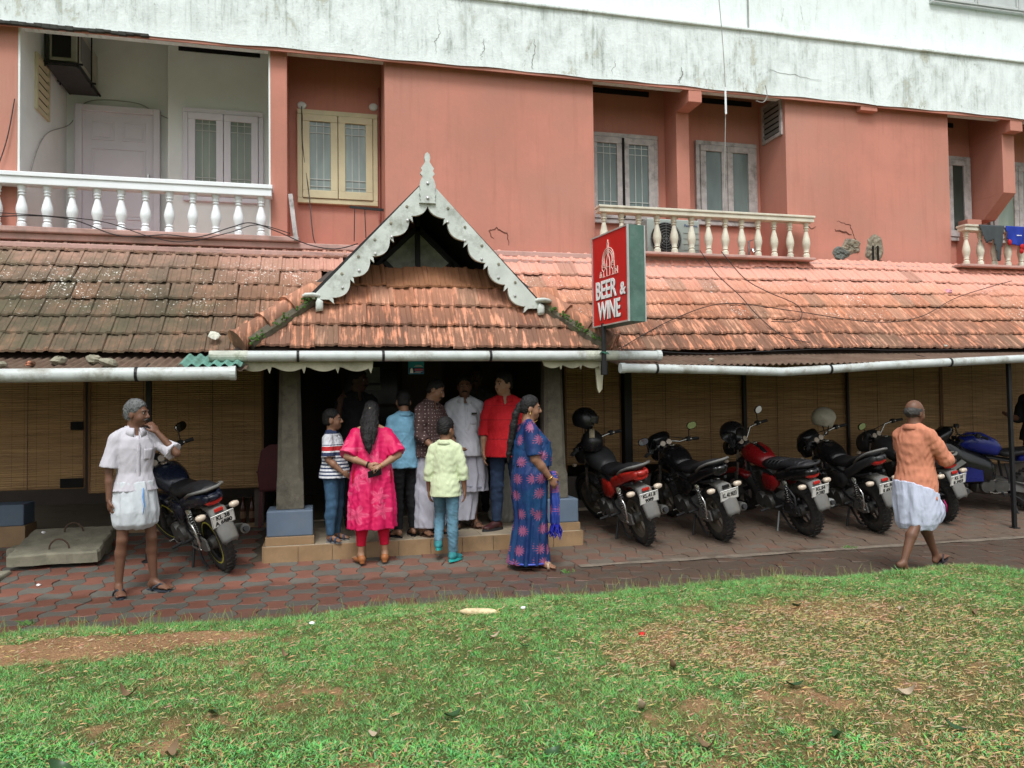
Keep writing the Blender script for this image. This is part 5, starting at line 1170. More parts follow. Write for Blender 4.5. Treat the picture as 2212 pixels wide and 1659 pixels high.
PLT = plain('number_plate_white', (.72, .72, .68), .45, .06, 8, dirt=(.45, .42, .36), dirtamt=.4); INKB = plain('plate_ink', (.015, .015, .018), .6); YST = plain('yellow_rim_tape', (.50, .48, .06), .5); MIRG = NT('mirror_glass', .05, .5, 1.); MIRG.set('Base Color', (.6, .62, .6)); MIRG = MIRG.m
PNT = {'blue_black': plain('dark_blue_paint', (.010, .014, .028), .25, .2, 6, spec=.5), 'red': plain('tail_red_paint', (.36, .018, .012), .3, .15, 8, spec=.5), 'black': BLKP, 'crimson': plain('tank_crimson', (.22, .008, .010), .25, .1, 6, spec=.5), 'blue': plain('sport_blue', (.012, .022, .20), .3, .15, 6, spec=.5), 'silver': plain('silver_panel', (.36, .37, .36), .4, .1, 8, metal=.4), 'charcoal': plain('charcoal_paint', (.035, .036, .038), .4, .2, 8)}
RX90 = Matrix.Rotation(R(90), 3, 'X')
def wheel(root, x, r, w, rim, tape=False, n=5, tread=True, disc=True):
    m = MB(); prof = []
    rt = r - w * .55
    for k in range(15):
        a = 2 * math.pi * k / 14; prof.append((rt + w * .55 * math.cos(a), w / 2 * math.sin(a)))
    m.lathe(prof, 40, (0, 0, 0), RX90, cap=False); o = m.build('wheel', RUB, root, local=True, smooth=True); o.location = (x, 0, r)
    if tread:
        def tr(q):
            for k in range(36):
                a = 2 * math.pi * k / 36; 
                for s in (-1, 1):
                    A = a + (.05 if s > 0 else 0); c = Vector(((r + .001) * math.cos(A), s * w * .24, (r + .001) * math.sin(A))) * 1.0
                    d = Vector((-math.sin(A), 0, math.cos(A)));q.bar(c - d * .012 + Vector((0, -s * .02, 0)), c + d * .012 + Vector((0, s * w * .18, 0)) * 1 - Vector((math.cos(A), 0, math.sin(A))) * .012, .016, .012, (math.cos(A), 0, math.sin(A)))
        part('tread_blocks', RUB, o, tr, local=True, kind='stuff')
    ri = r - w * 1.02
    part('rim', rim, o, lambda q: q.lathe([(ri + .012, -w * .36), (ri + .014, -w * .3), (ri - .012, -w * .18), (ri - .012, w * .18), (ri + .014, w * .3), (ri + .012, w * .36), (ri - .006, w * .34), (ri - .03, w * .16), (ri - .03, -w * .16), (ri - .006, -w * .34), (ri + .012, -w * .36)], 36, (0, 0, 0), RX90, cap=False), local=True, auto=40)
    if tape: part('rim_tape', YST, o, lambda q: [q.lathe([(ri + .010, s * (w * .36 + .002)), (ri - .004, s * (w * .36 + .004))], 30, (0, 0, 0), RX90, cap=False) for s in (-1, 1)], local=True)
    for k in range(n):
        a = 2 * math.pi * k / n + .3
        part('spoke', rim, o, lambda q: (q.bar((.03 * math.cos(a - .3), 0, .03 * math.sin(a - .3)), ((ri - .01) * math.cos(a), 0, (ri - .01) * math.sin(a)), .03, .022, (0, 1, 0)), q.bar((.03 * math.cos(a + .3), 0, .03 * math.sin(a + .3)), ((ri - .01) * math.cos(a + .14), 0, (ri - .01) * math.sin(a + .14)), .02, .018, (0, 1, 0))), local=True)
    part('hub', ENG, o, lambda q: q.lathe([(.02, -.08), (.055, -.06), (.065, -.02), (.065, .03), (.05, .06), (.02, .085)], 18, (0, 0, 0), RX90), local=True, auto=40)
    return o
def spring(root, a, b, r=.024, mat=None):
    a, b = Vector(a), Vector(b); o = part('shock_absorber', BLKM, root, lambda m: m.tube([a, b], .011, 8), local=True)
    d = (b - a).normalized(); u = d.orthogonal().normalized(); w = d.cross(u); L = (b - a).length; pts = []
    for k in range(90):
        t = k / 89; A = t * 2 * math.pi * 9; pts.append(a + d * L * (.12 + .66 * t) + (u * math.cos(A) + w * math.sin(A)) * r)
    part('coil_spring', mat or CHR, o, lambda m: m.tube(pts, .0055, 5), local=True)
    part('shock_top', CHR, o, lambda m: m.tube([a, a + d * L * .16], .026, 10), local=True)
def motorcycle(label, pos, heading, lean=-7, tank='black', tail='black', plate=('KL', ''), mirrors='both', steer=18, tape=False, style='commuter', front_r=.29, rear_r=.30, rear_w=.10, wb=1.26, rim=None, lampc=LAMPR, guard=True, twin=True, hbar=0, plate_size=.052, mudguard=GRYP, seatmat=SEATM, decal=None, tail_up=0, visor=False):
    rim = rim or RIMD; k = dict(local=True)
    b = thing('motorcycle', label, 'motorcycle', pos, 'motorcycles parked by the veranda')
    b.rotation_mode = 'QUATERNION'
    sl = math.atan(.075) * math.sin(R(heading))
    b.rotation_quaternion = (Matrix.Rotation(R(heading), 3, 'Z') @ Matrix.Rotation(-sl, 3, 'Y') @ Matrix.Rotation(R(lean), 3, 'X')).to_quaternion()
    T = PNT[tank]; TA = PNT[tail]; spt = style == 'sport'; cru = style == 'cruiser'
    wheel(b, 0, rear_r, rear_w, rim, tape); 
    # front assembly turned about the steering axis
    hd = Vector((wb - .30, 0, .86)); fa = Vector((wb, 0, front_r)); ax = (fa - hd).normalized()
    SMt = Matrix.Translation(hd) @ Matrix.Rotation(R(-steer), 4, ax) @ Matrix.Translation(-hd)
    fw = wheel(b, wb, front_r, .085, rim, tape, tread=False); fw.matrix_local = SMt @ Matrix.Translation((wb, 0, front_r))
    def F(name, mat, fn, parent=None, **kw):
        m = MB(); fn(m); m.v = [tuple(SMt @ Vector(v)) for v in m.v]; return m.build(name, mat, parent or b, local=True, **kw)
    off = Vector((.035, 0, .01))
    [F('fork', CHR if not spt else BLKM, lambda m: m.tube([hd + off + Vector((-.03, s * .085, .08)), fa + Vector((0, s * .085, 0))], [.018, .018], 10)) for s in (-1, 1)]
    [F('fork_slider', ENG, lambda m: m.tube([hd + off + (fa - hd) * .5 + Vector((0, s * .085, 0)), fa + Vector((0, s * .085, -.02))], .026, 10)) for s in (-1, 1)]
    F('triple_clamp', BLKM, lambda m: (m.bar(hd + Vector((.01, -.11, .07)), hd + Vector((.01, .11, .07)), .05, .03), m.bar(hd + Vector((.06, -.11, -.1)), hd + Vector((.06, .11, -.1)), .06, .035)))
    def fmud(m):
        st = []
        n = 12
        vs = []
        for i in range(n + 1):
            a = R(-12 + 150 * i / n)
            for y, q in ((-.058, -.022), (-.045, .012), (0, .022), (.045, .012), (.058, -.022)): vs.append((wb + (front_r + .012 + q) * math.cos(a), y, front_r + (front_r + .012 + q) * math.sin(a)))
        m.add(vs, [(i * 5 + j, i * 5 + j + 1, (i + 1) * 5 + j + 1, (i + 1) * 5 + j) for i in range(n) for j in range(4)])
    F('front_mudguard', T, fmud, solid=.004, smooth=True)
    hz = 1.0 + hbar
    if not spt:
        F('headlamp_cowl', T if style == 'commuter' else BLKP, lambda m: m.loftx([(wb - .24, 0, .90, .05, .06), (wb - .22, 0, .90, .10, .12), (wb - .13, 0, .89, .115, .14), (wb - .05, 0, .86, .105, .125), (wb - .02, 0, .85, .08, .09)] if not cru else [(wb - .22, 0, .90, .05, .05), (wb - .20, 0, .90, .08, .08), (wb - .12, 0, .90, .10, .10), (wb - .05, 0, .90, .095, .095)], 14), smooth=True)
        if visor: F('fly_screen', BLKP, lambda m: m.loftx([(wb - .26, 0, 1.02, .09, .05), (wb - .20, 0, 1.04, .135, .075), (wb - .10, 0, .98, .15, .11), (wb - .03, 0, .90, .12, .09), (wb - .0, 0, .88, .06, .05)], 14), smooth=True)
        F('instrument_panel', BLKM, lambda m: m.loftx([(wb - .33, 0, .985, .03, .012), (wb - .32, 0, .99, .085, .03), (wb - .24, 0, 1.01, .10, .045), (wb - .17, 0, 1.0, .08, .04), (wb - .15, 0, .99, .04, .02)], 12), smooth=True)
        for s in (-1, 1): F('dial', LAMPC, lambda m: m.lathe([(.034, 0), (.034, .008), (.028, .010), (0, .010)], 12, (wb - .325, s * .042, .995), Matrix.Rotation(R(-70), 3, 'Y')))
    else:
        F('windscreen', BLKP, lambda m: m.loftx([(wb - .20, 0, 1.05, .05, .05), (wb - .10, 0, 1.0, .13, .10), (wb + .06, 0, .90, .12, .09), (wb + .12, 0, .86, .05, .04)], 14), smooth=True)
    gl = []
    for s in (-1, 1):
        gy = .36; pts = [hd + Vector((-.02, 0, .12)), hd + Vector((-.02, s * .09, .13)), hd + Vector((-.05, s * .17, .17 + hbar)), hd + Vector((-.11, s * .26, .18 + hbar)), hd + Vector((-.17, s * gy, .165 + hbar))]
        F('handlebar', CHR, lambda m: m.tube(pts, .012, 8), smooth=True)
        F('grip', BLKM, lambda m: m.tube([pts[3] * .35 + pts[4] * .65 - (pts[4] - pts[3]) * .3, pts[4] + (pts[4] - pts[3]) * .05], .019, 9))
        F('lever', CHR, lambda m: m.tube([pts[3] + Vector((.05, 0, -.01)), pts[3] * .5 + pts[4] * .5 + Vector((.07, 0, -.01)), pts[4] + Vector((.06, 0, -.012))], .006, 6))
        F('switch_box', BLKM, lambda m: m.box(pts[3].x - .02, pts[3].x + .035, pts[3].y - .025, pts[3].y + .025, pts[3].z - .025, pts[3].z + .025), bevel=.005)
        if mirrors == 'both' or (mirrors == 'left' and s > 0) or (mirrors == 'right' and s < 0):
            mp = pts[3] + Vector((-.02, s * .07, .15)); st = F('mirror_stalk', BLKM, lambda m: m.tube([pts[3], pts[3] + Vector((.0, s * .03, .1)), mp + Vector((.015, 0, -.01))], .006, 6))
            F('mirror', BLKP, lambda m: m.loftx([(mp.x + .03, mp.y, mp.z, .03, .02), (mp.x + .02, mp.y, mp.z, .06, .04), (mp.x - .003, mp.y, mp.z, .068, .046)], 14), parent=None, smooth=True)
            F('mirror_glass', MIRG, lambda m: m.loftx([(mp.x - .003, mp.y, mp.z, .062, .04), (mp.x - .006, mp.y, mp.z, .060, .039)], 14))
        gl.append(pts)
        F('front_indicator', LAMPC, lambda m: m.sphere((wb - .13, s * .19, .80), (.035, .03, .022), 10, 6), smooth=True)
    # frame and engine
    def frm(m):
        for s in (-1, 1):
            m.tube([(wb - .30, s * .02, .80), (.72, s * .05, .72), (.30, s * .10, .66), (-.05, s * .10, .70), (-.22, s * .08, .74)], .016, 7)
            m.tube([(.42, s * .10, .64), (.36, s * .11, .42), (.40, s * .11, .28)], .015, 7)
        m.tube([(wb - .29, 0, .78), (wb - .42, 0, .45), (wb - .50, 0, .26), (.60, 0, .22), (.40, 0, .26)], .018, 7)
    part('frame', BLKM, b, frm, **k)
    part('engine_block', ENG, b, lambda m: (m.loftx([(.36, 0, .33, .06, .06), (.40, 0, .33, .12, .12), (.60, 0, .33, .13, .125), (.74, 0, .32, .11, .10), (.78, 0, .32, .06, .06)], 14)), auto=40, **k)
    part('engine_cover', ENG, b, lambda m: [m.lathe([(.0, .0), (.085, 0), (.095, -.02), (.10, -.05)], 18, (.46 + q, .16, .34), Matrix.Rotation(R(-90), 3, 'X')) for q in (0, .16)], auto=40, **k)
    cyl = part('cylinder', ENG, b, lambda m: m.bar((.64, 0, .42), (.72, 0, .66), .15, .15, (1, 0, 0)), **k)
    for q in range(7):
        c0 = Vector((.645, 0, .45)) + Vector((.075, 0, .20)) * (q / 6); part('cooling_fin', ENG, cyl, lambda m: m.bar(c0, c0 + Vector((.003, 0, .009)), .20, .20, (1, 0, 0)), **k)
    part('swingarm', BLKM, b, lambda m: [m.bar((.40, s * .085, .33), (-.03, s * .085, rear_r), .03, .045) for s in (-1, 1)], **k)
    part('chain_cover', GRYP if style != 'cruiser' else BLKM, b, lambda m: m.prism([(-.09, rear_r - .03), (-.07, rear_r + .075), (.05, rear_r + .085), (.44, .42), (.46, .30), (.02, rear_r - .06)], .098, .118, lambda u, v, d: (u, d, v)), bevel=.006, **k)
    for s in ((-1, 1) if twin else (1,)): spring(b, (.12 - .04, s * .13, .66), (.0 + .03, s * .125, rear_r + .04))
    # tank, seat, panels
    if spt:
        part('tank', T, b, lambda m: m.loftx([(.46, 0, .80, .07, .07), (.52, 0, .83, .13, .11), (.68, 0, .88, .17, .14), (.84, 0, .90, .16, .12), (.95, 0, .88, .10, .08), (.98, 0, .87, .05, .04)], 16), smooth=True, **k)
        part('fairing', BLKP, b, lambda m: (m.loftx([(.52, 0, .50, .10, .12), (.62, 0, .52, .19, .20), (.90, 0, .60, .20, .25), (1.10, 0, .74, .17, .22), (1.24, 0, .84, .12, .12), (1.30, 0, .86, .05, .05)], 16)), smooth=True, **k)
        [part('fairing_panel', T, b, lambda m: m.prism([(.70, .42), (.98, .40), (1.06, .52), (.90, .60), (.72, .56)], s * .205, s * .212, lambda u, v, d: (u, d, v)), **k) for s in (-1, 1)]
        [part('silver_strip', PNT['silver'], b, lambda m: m.prism([(.92, .66), (1.12, .50), (1.16, .54), (.98, .70)], s * .20, s * .215, lambda u, v, d: (u, d, v)), **k) for s in (-1, 1)]
        part('seat', seatmat, b, lambda m: m.loftx([(.50, 0, .78, .10, .05), (.40, 0, .76, .14, .05), (.15, 0, .80, .13, .05), (.05, 0, .86, .11, .05), (-.25, 0, .93, .08, .04)], 12), smooth=True, **k)
        part('tail_cowl', TA, b, lambda m: m.loftx([(.25, 0, .70, .12, .07), (.0, 0, .78, .12, .07), (-.22, 0, .88, .08, .05), (-.32, 0, .92, .03, .02)], 12), smooth=True, **k)
        tz, tx = .86, -.28
    else:
        part('tank', T, b, lambda m: m.loftx([(.50, 0, .77, .08, .06), (.54, 0, .79, .11, .09), (.66, 0, .83, .145, .115), (.80, 0, .86, .155, .125), (.90, 0, .86, .135, .11), (.97, 0, .84, .09, .08), (1.0, 0, .83, .04, .04)], 16), smooth=True, **k)
        part('tank_cap', CHR, b, lambda m: m.lathe([(.035, 0), (.035, .012), (.0, .016)], 14, (.78, 0, .982)), **k)
        if decal: part('tank_pad', decal, b, lambda m: m.loftx([(.56, 0, .815, .05, .085), (.66, 0, .855, .06, .1), (.80, 0, .88, .07, .11), (.92, 0, .87, .05, .10)], 12), smooth=True, **k)
        [part('side_panel', TA if not cru else T, b, lambda m: m.loftx([(.58, s * .10, .58, .02, .05), (.50, s * .115, .58, .03, .11), (.34, s * .125, .58, .03, .10), (.20, s * .125, .63, .02, .05)], 10), smooth=True, **k) for s in (-1, 1)]
        sd = (.0, .0)
        part('seat', seatmat, b, lambda m: m.loftx([(.56, 0, .78, .08, .03), (.50, 0, .785, .115, .05), (.34, 0, .775, .135, .05), (.18, 0, .79, .13, .05), (.10, 0, .825, .125, .05), (-.10, 0, .845, .115, .045), (-.24, 0, .855, .09, .035), (-.27, 0, .855, .06, .02)], 14), smooth=True, **k)
        if cru:
            for q in range(9): part('seat_rib', seatmat, b, lambda m: m.tube([(.42 - q * .075, -.115, .80 + .006 * q), (.42 - q * .075, -.06, .835 + .006 * q), (.42 - q * .075, .06, .835 + .006 * q), (.42 - q * .075, .115, .80 + .006 * q)], .014, 6), smooth=True, **k)
        part('tail_cowl', TA, b, lambda m: [m.loftx([(.30, s * .105, .66, .02, .04), (.18, s * .12, .69, .03, .065), (.0, s * .115, .74, .03, .06), (-.18, s * .095, .775, .03, .05), (-.30, s * .06, .79, .03, .04), (-.33, s * .05, .79, .015, .02)], 10) for s in (-1, 1)] + [m.loftx([(.1, 0, .745, .10, .035), (-.15, 0, .77, .095, .04), (-.33, 0, .79, .06, .03)], 10)], smooth=True, **k)
        tz, tx = .765, -.30
        gr_pts = [(-.02, .145, .80), (-.14, .145, .845), (-.28, .12, .875), (-.345, .05, .88), (-.345, -.05, .88), (-.28, -.12, .875), (-.14, -.145, .845), (-.02, -.145, .80)]
        part('grab_rail', BLKM if style != 'commuter' else GRYP, b, lambda m: m.tube(gr_pts, .014, 8), smooth=True, **k)
    part('tail_lamp', lampc, b, lambda m: m.loftx([(tx + .06, 0, tz, .085, .045), (tx + .01, 0, tz, .085, .048), (tx - .015, 0, tz - .003, .07, .038), (tx - .022, 0, tz - .003, .05, .025)], 12), smooth=True, **k)
    for s in (-1, 1):
        part('indicator_stalk', BLKM, b, lambda m: m.tube([(tx + .03, s * .05, tz - .11), (tx + .02, s * .12, tz - .11)], .009, 6), **k)
        part('indicator', LAMPC, b, lambda m: m.loftx([(tx + .045, s * .155, tz - .11, .022, .015), (tx + .02, s * .155, tz - .11, .042, .026), (tx - .01, s * .155, tz - .11, .046, .028), (tx - .028, s * .155, tz - .11, .03, .018)], 12), smooth=True, **k)
    # rear mudguard with plate
    def rm(m):
        L = [(.06, .66), (-.10, .70), (-.22, .69), (tx + .01, tz - .08), (tx - .04, .58), (tx - .08, .49), (tx - .10, .42), (tx - .105, .385)]; W = (.06, .07, .075, .08, .082, .082, .078, .05); vs = []
        for (x, z), w in zip(L, W): vs += [(x - .0, -w, z - .022), (x - .012, -w * .75, z), (x - .022, 0, z + .008), (x - .012, w * .75, z), (x, w, z - .022)]
        m.add(vs, [(i * 5 + j, i * 5 + j + 1, (i + 1) * 5 + j + 1, (i + 1) * 5 + j) for i in range(len(L) - 1) for j in range(4)])
    part('rear_mudguard', mudguard, b, rm, solid=.006, smooth=True, **k)
    part('reflector', lampc, b, lambda m: m.box(tx - .048, tx - .03, -.04, .04, tz - .105, tz - .075), bevel=.004, **k)
    PM = Matrix.Translation((tx - .082, 0, .595 if not spt else .62)) @ Matrix.Rotation(R(-16), 4, 'Y')
    pw, ph = .105, .062
    pl = part('number_plate', PLT, b, lambda m: m.box(-.005, .004, -pw, pw, -ph, ph, PM), bevel=.003, **k)
    part('plate_border', INKB, pl, lambda m: [m.box(-.0062, -.0052, a0, a1, c0, c1, PM) for a0, a1, c0, c1 in ((-pw + .004, pw - .004, ph - .0065, ph - .004), (-pw + .004, pw - .004, -ph + .004, -ph + .0065), (-pw + .004, -pw + .0065, -ph + .0066, ph - .0066), (pw - .0065, pw - .004, -ph + .0066, ph - .0066))], **k)
    part('plate_bolt', GREYM, pl, lambda m: [m.lathe([(.005, 0), (.004, .003), (0, .004)], 7, PM @ Vector((-.006, s * .085, .042)), Matrix.Rotation(R(-90), 3, 'Y')) for s in (-1, 1)], **k)
    TM = PM @ Matrix(((0, 0, -1, -.0056), (-1, 0, 0, 0), (0, 1, 0, 0), (0, 0, 0, 1)))
    lines = [q for q in plate if q]
    if len(lines) == 2:
        for s_, v in zip(lines, (.027, -.027)): text_obj('lettering', s_, plate_size, INKB, pl, TM @ Matrix.Translation((.0, v, 0)), .0012, .0022, .92)
    else: text_obj('lettering', lines[0], plate_size * 1.35, INKB, pl, TM, .0012, .002, .52)
    # exhaust on the right, pegs, stands, guard on the left
    ex = part('exhaust_pipe', ENG, b, lambda m: m.tube([(.74, -.05, .60), (.86, -.09, .45), (.80, -.12, .26), (.55, -.15, .22), (.30, -.17, .26)], .022, 10), smooth=True, **k)
    part('muffler', ENG if style == 'commuter' else PNT['silver'], ex, lambda m: m.tube([(.34, -.17, .25), (.26, -.18, .27), (.22, -.185, .28), (-.16, -.20, .36), (-.24, -.203, .375)], [.025, .04, .052, .055, .045], 14), auto=50, **k)
    part('muffler_tip', BLKM, ex, lambda m: m.tube([(-.235, -.203, .374), (-.275, -.204, .382)], .026, 10), **k)
    for s in (-1, 1):
        part('foot_peg', BLKM, b, lambda m: (m.tube([(.46, s * .12, .27), (.46, s * .27, .26)], .015, 8), m.tube([(.16, s * .13, .36), (.15, s * .25, .36)], .014, 8), m.bar((.38, s * .11, .42), (.16, s * .13, .36), .02, .02)), **k)
    part('side_stand', GREYM if cru else BLKM, b, lambda m: (m.tube([(.34, .10, .24), (.26, .24, -.035)], .013, 7), m.box(.22, .31, .21, .28, -.045, -.03)), **k)
    part('centre_stand', BLKM, b, lambda m: [m.tube([(.32, s * .09, .24), (.12, s * .13, .12), (.02, s * .14, .11)], .013, 7) for s in (-1, 1)], **k)
    part('gear_lever', CHR, b, lambda m: m.tube([(.40, .17, .27), (.55, .18, .26), (.62, .18, .28), (.62, .23, .28)], .008, 6), **k)
    if guard:
        part('sari_guard', CHR if style != 'cruiser' else BLKM, b, lambda m: (m.tube([(.02, .17, .62), (-.12, .20, .60), (-.20, .205, .54), (-.185, .20, .40), (-.13, .19, .33), (.12, .17, .30), (.16, .155, .36)], .010, 7), [m.tube([(.03 - q * .012, .175, .575 - q * .055), (-.185, .20, .545 - q * .05)], .005, 5) for q in range(5)]), smooth=True, **k)
    # cables between the bars and the steering head
    part('control_cable', CABLE, b, lambda m: [m.tube([SMt @ (q[3] + Vector((.03, 0, 0))), SMt @ (hd + Vector((.10, s * .12, .16))), hd + Vector((.06, s * .06, -.02)), Vector((.72, s * .06, .62))], .006, 5) for s, q in zip((-1, 1), gl)], smooth=True, **k)
    for ch in b.children:
        if tail_up and ch.type == 'MESH' and ch.name.split('.')[0] in ('seat', 'tail_cowl', 'grab_rail', 'tail_lamp', 'seat_rib'):
            for v in ch.data.vertices: v.co.z += tail_up * max(0, .16 - v.co.x)
    return b
LSW = {}
def at(x, y): return (x, y, gz(y))
M1 = motorcycle('dark blue motorcycle with yellow rim stripes standing left of the porch', at(-.84, 7.72), 118, -19, 'blue_black', 'blue_black', ('KL 38', 'A 6880'), 'right', 20, True, plate_size=.056, rim=RIMB)
M2 = motorcycle('motorcycle with bright red tail panels, nearest to the right stone pillar', at(3.37, 7.76), 92, -14, 'charcoal', 'red', ('KL.41.E', '9089'), 'none', 14, lampc=LAMPR, plate_size=.05, tail_up=.10)
M3 = motorcycle('black motorcycle showing both round mirrors and a silver-grey mudguard', at(4.27, 7.73), 90, -14, 'black', 'black', ('KL.40.9833',), 'both', 4, lampc=BLKP, rear_w=.115, hbar=-.07, tail_up=.16, visor=True)
M4 = motorcycle('cruiser motorcycle with red and black tank and ribbed seat', at(5.33, 7.72), 90, -13, 'crimson', 'black', ('KL.24', 'P.283'), 'right', 24, style='cruiser', rear_w=.12, wb=1.34, hbar=.06, rim=RIMB, decal=PNT['black'])
M5 = motorcycle('black motorcycle carrying the white helmet, next to the orange-shirted man', at(6.22, 7.70), 83, -12, 'black', 'charcoal', ('KL 38', 'E 6511'), 'none', 22, rear_w=.125, rim=RIMB, style='commuter', twin=False, guard=True, plate_size=.05, tail_up=.26, visor=True)
M6 = motorcycle('black motorcycle half hidden by the orange-shirted man, its mirror raised', at(7.36, 7.98), 88, -12, 'charcoal', 'charcoal', ('KL 18', 'B 3933'), 'left', 16, hbar=.05, rim=RIMB, plate_size=.05)
M7 = motorcycle('blue and black sports motorcycle seen side-on beyond the leaning steel pole', at(9.05, 8.25), 156, -8, 'blue', 'blue', ('KL 38', 'D 2210'), 'none', 10, style='sport', rear_w=.13, rim=RIMB, twin=False, guard=False)
# ------------------------------------------------------------------ helmets (rest on mirrors and tanks)
def helmet(label, loc, rot, mat, openface=True, visor=None, strap=True, s=1.0):
    H_ = SDF().ell((0, 0, 0), (.125, .15, .135), .02).ell((0, -.02, -.05), (.112, .135, .10), .04)
    H_.ell((0, -.13, -.055), (.095, .10, .075), .012, sub=True) if openface else H_.ell((0, -.16, .0), (.10, .07, .05), .012, sub=True)
    H_.ell((0, 0, -.13), (.09, .105, .15), .012, sub=True).plane((0, 0, -.12), (0, 0, -1))
    o = sdf_obj(H_, 'helmet', mat, None, .008); o.location = loc; o.rotation_euler = rot; o.scale = (s, s, s); props(o, label, 'helmet', 'helmets left on the motorcycles')
    if visor: part('visor', visor, o, lambda m: m.grid(12, 5, lambda u, v: (.122 * math.sin((u - .5) * 2.2), -.02 - .14 * math.cos((u - .5) * 2.2), -.03 + .085 * v)), local=True, smooth=True, solid=.003)
    part('edge_trim', BLKM, o, lambda m: m.tube([(.100 * math.sin(a), -.055 - .02 * math.cos(a) + .11 * (1 if False else 0), -.055 + .078 * math.cos(a)) if False else (.097 * math.sin(a), -.118 + .045 * abs(math.sin(a)), -.055 + .08 * math.cos(a)) for a in np.linspace(-1.9, 1.9, 18)], .006, 5), local=True)
    if strap: part('chin_strap', BLKM, o, lambda m: m.tube([(-.105, -.03, -.08), (-.06, -.05, -.20), (.03, -.055, -.21), (.105, -.03, -.08)], .008, 5), local=True)
    return o
HB = plain('black_helmet_shell', (.014, .014, .015), .3, .15, 8, spec=.5); HWH = plain('dirty_white_helmet_shell', (.42, .39, .31), .5, .2, 9, .1, dirt=(.20, .18, .13), dirtamt=.7); SMK = plain('smoked_visor', (.05, .05, .05), .12, spec=.6)
def spos(b, x, y, z):
    return Matrix.LocRotScale(b.location, b.rotation_quaternion, None) @ Vector((x, y, z))
helmet('black helmet perched high on the left mirror of the red-tailed motorcycle', spos(M2, .92, .02, 1.31), (R(10), 0, R(60)), HB, True, SMK)
h2 = helmet('black helmet with a beige stripe resting on the tank of the red-tailed motorcycle', spos(M2, .74, .06, 1.07), (R(-8), 0, R(160)), HB, False, SMK, strap=False); part('stripe', plain('beige_stripe', (.35, .30, .20), .5), h2, lambda m: m.grid(3, 14, lambda u, v: ((u - .5) * .06, .157 * math.sin((v - .5) * 2.2) * -1, .142 * math.cos((v - .5) * 2.2)) if True else None), local=True, smooth=True, solid=.003)
helmet('black helmet hung on the left handlebar of the red-tanked motorcycle', spos(M4, .90, .20, 1.16), (R(0), R(50), R(40)), HB, True, None)
helmet('dirty white open-face helmet on the handlebar of the black motorcycle', spos(M5, .93, -.10, 1.24), (R(8), 0, R(75)), HWH, True, None)
# ------------------------------------------------------------------ people: one continuous body surface each, clothes and hair as children
def skin(name, c): 
    t = NT(name, .5, .35); p = t.obj(); n = t.noise(p, 9, 4); t.set('Base Color', t.ramp(n, (.3, shade(c, .86)), (.7, shade(c, 1.12)))); t.set('Subsurface Weight', .08); t.b.inputs['Subsurface Radius'].default_value = (.01, .004, .002); return t.m
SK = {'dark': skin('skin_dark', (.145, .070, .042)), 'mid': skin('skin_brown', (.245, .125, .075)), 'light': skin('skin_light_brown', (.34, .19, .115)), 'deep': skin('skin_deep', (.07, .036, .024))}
HAIRB = plain('black_hair', (.008, .007, .007), .68, .4, 30, .5, bscale=90); HAIRG = plain('grey_hair', (.10, .105, .105), .7, .5, 22, .6, bscale=90); HAIRS = plain('salt_pepper_hair', (.045, .042, .04), .7, .6, 20, .6, bscale=90)
EYEW = plain('eye_white', (.26, .23, .21), .4); EYED = plain('eye_iris', (.012, .008, .006), .2)
def foldbump(t, strength=.30):
    p = t.obj(); a = t.noise(t.map(p, (6.5, 6.5, 2.6), (.2, .15, .5)), 1, 2, .4, 1.0); b = t.noise(t.map(p, (15, 15, 8), (0, .6, .2)), 1, 2, .45, .8); w = t.noise(p, 260, 2)
    h = t.math('ADD', t.math('ADD', t.math('MULTIPLY', a, 1.8), t.math('MULTIPLY', t.math('ABSOLUTE', t.math('SUBTRACT', b, .5)), .7)), t.math('MULTIPLY', w, .05)); t.bump(h, strength, .028)
def cloth(name, c, rough=.85, var=.08, dirt=None):
    t = NT(name, rough, .2); n = t.noise(t.obj(), 7, 5); cc = t.ramp(n, (.3, shade(c, 1 - var)), (.7, shade(c, 1 + var)))
    if dirt: cc = t.mix(t.mr(t.noise(t.obj(), 4, 6, .7), .5, .68, 0, .6), cc, dirt)
    t.set('Base Color', cc); foldbump(t); return t.m
def nrm(v): v = np.array(v, float); return v / np.linalg.norm(v)
def rotm(yaw, pitch, roll=0):                            # head turn: yaw to its left (+x) is positive, pitch down positive
    return np.array((Matrix.Rotation(R(yaw), 3, 'Z') @ Matrix.Rotation(R(pitch), 3, 'X') @ Matrix.Rotation(R(roll), 3, 'Y')))
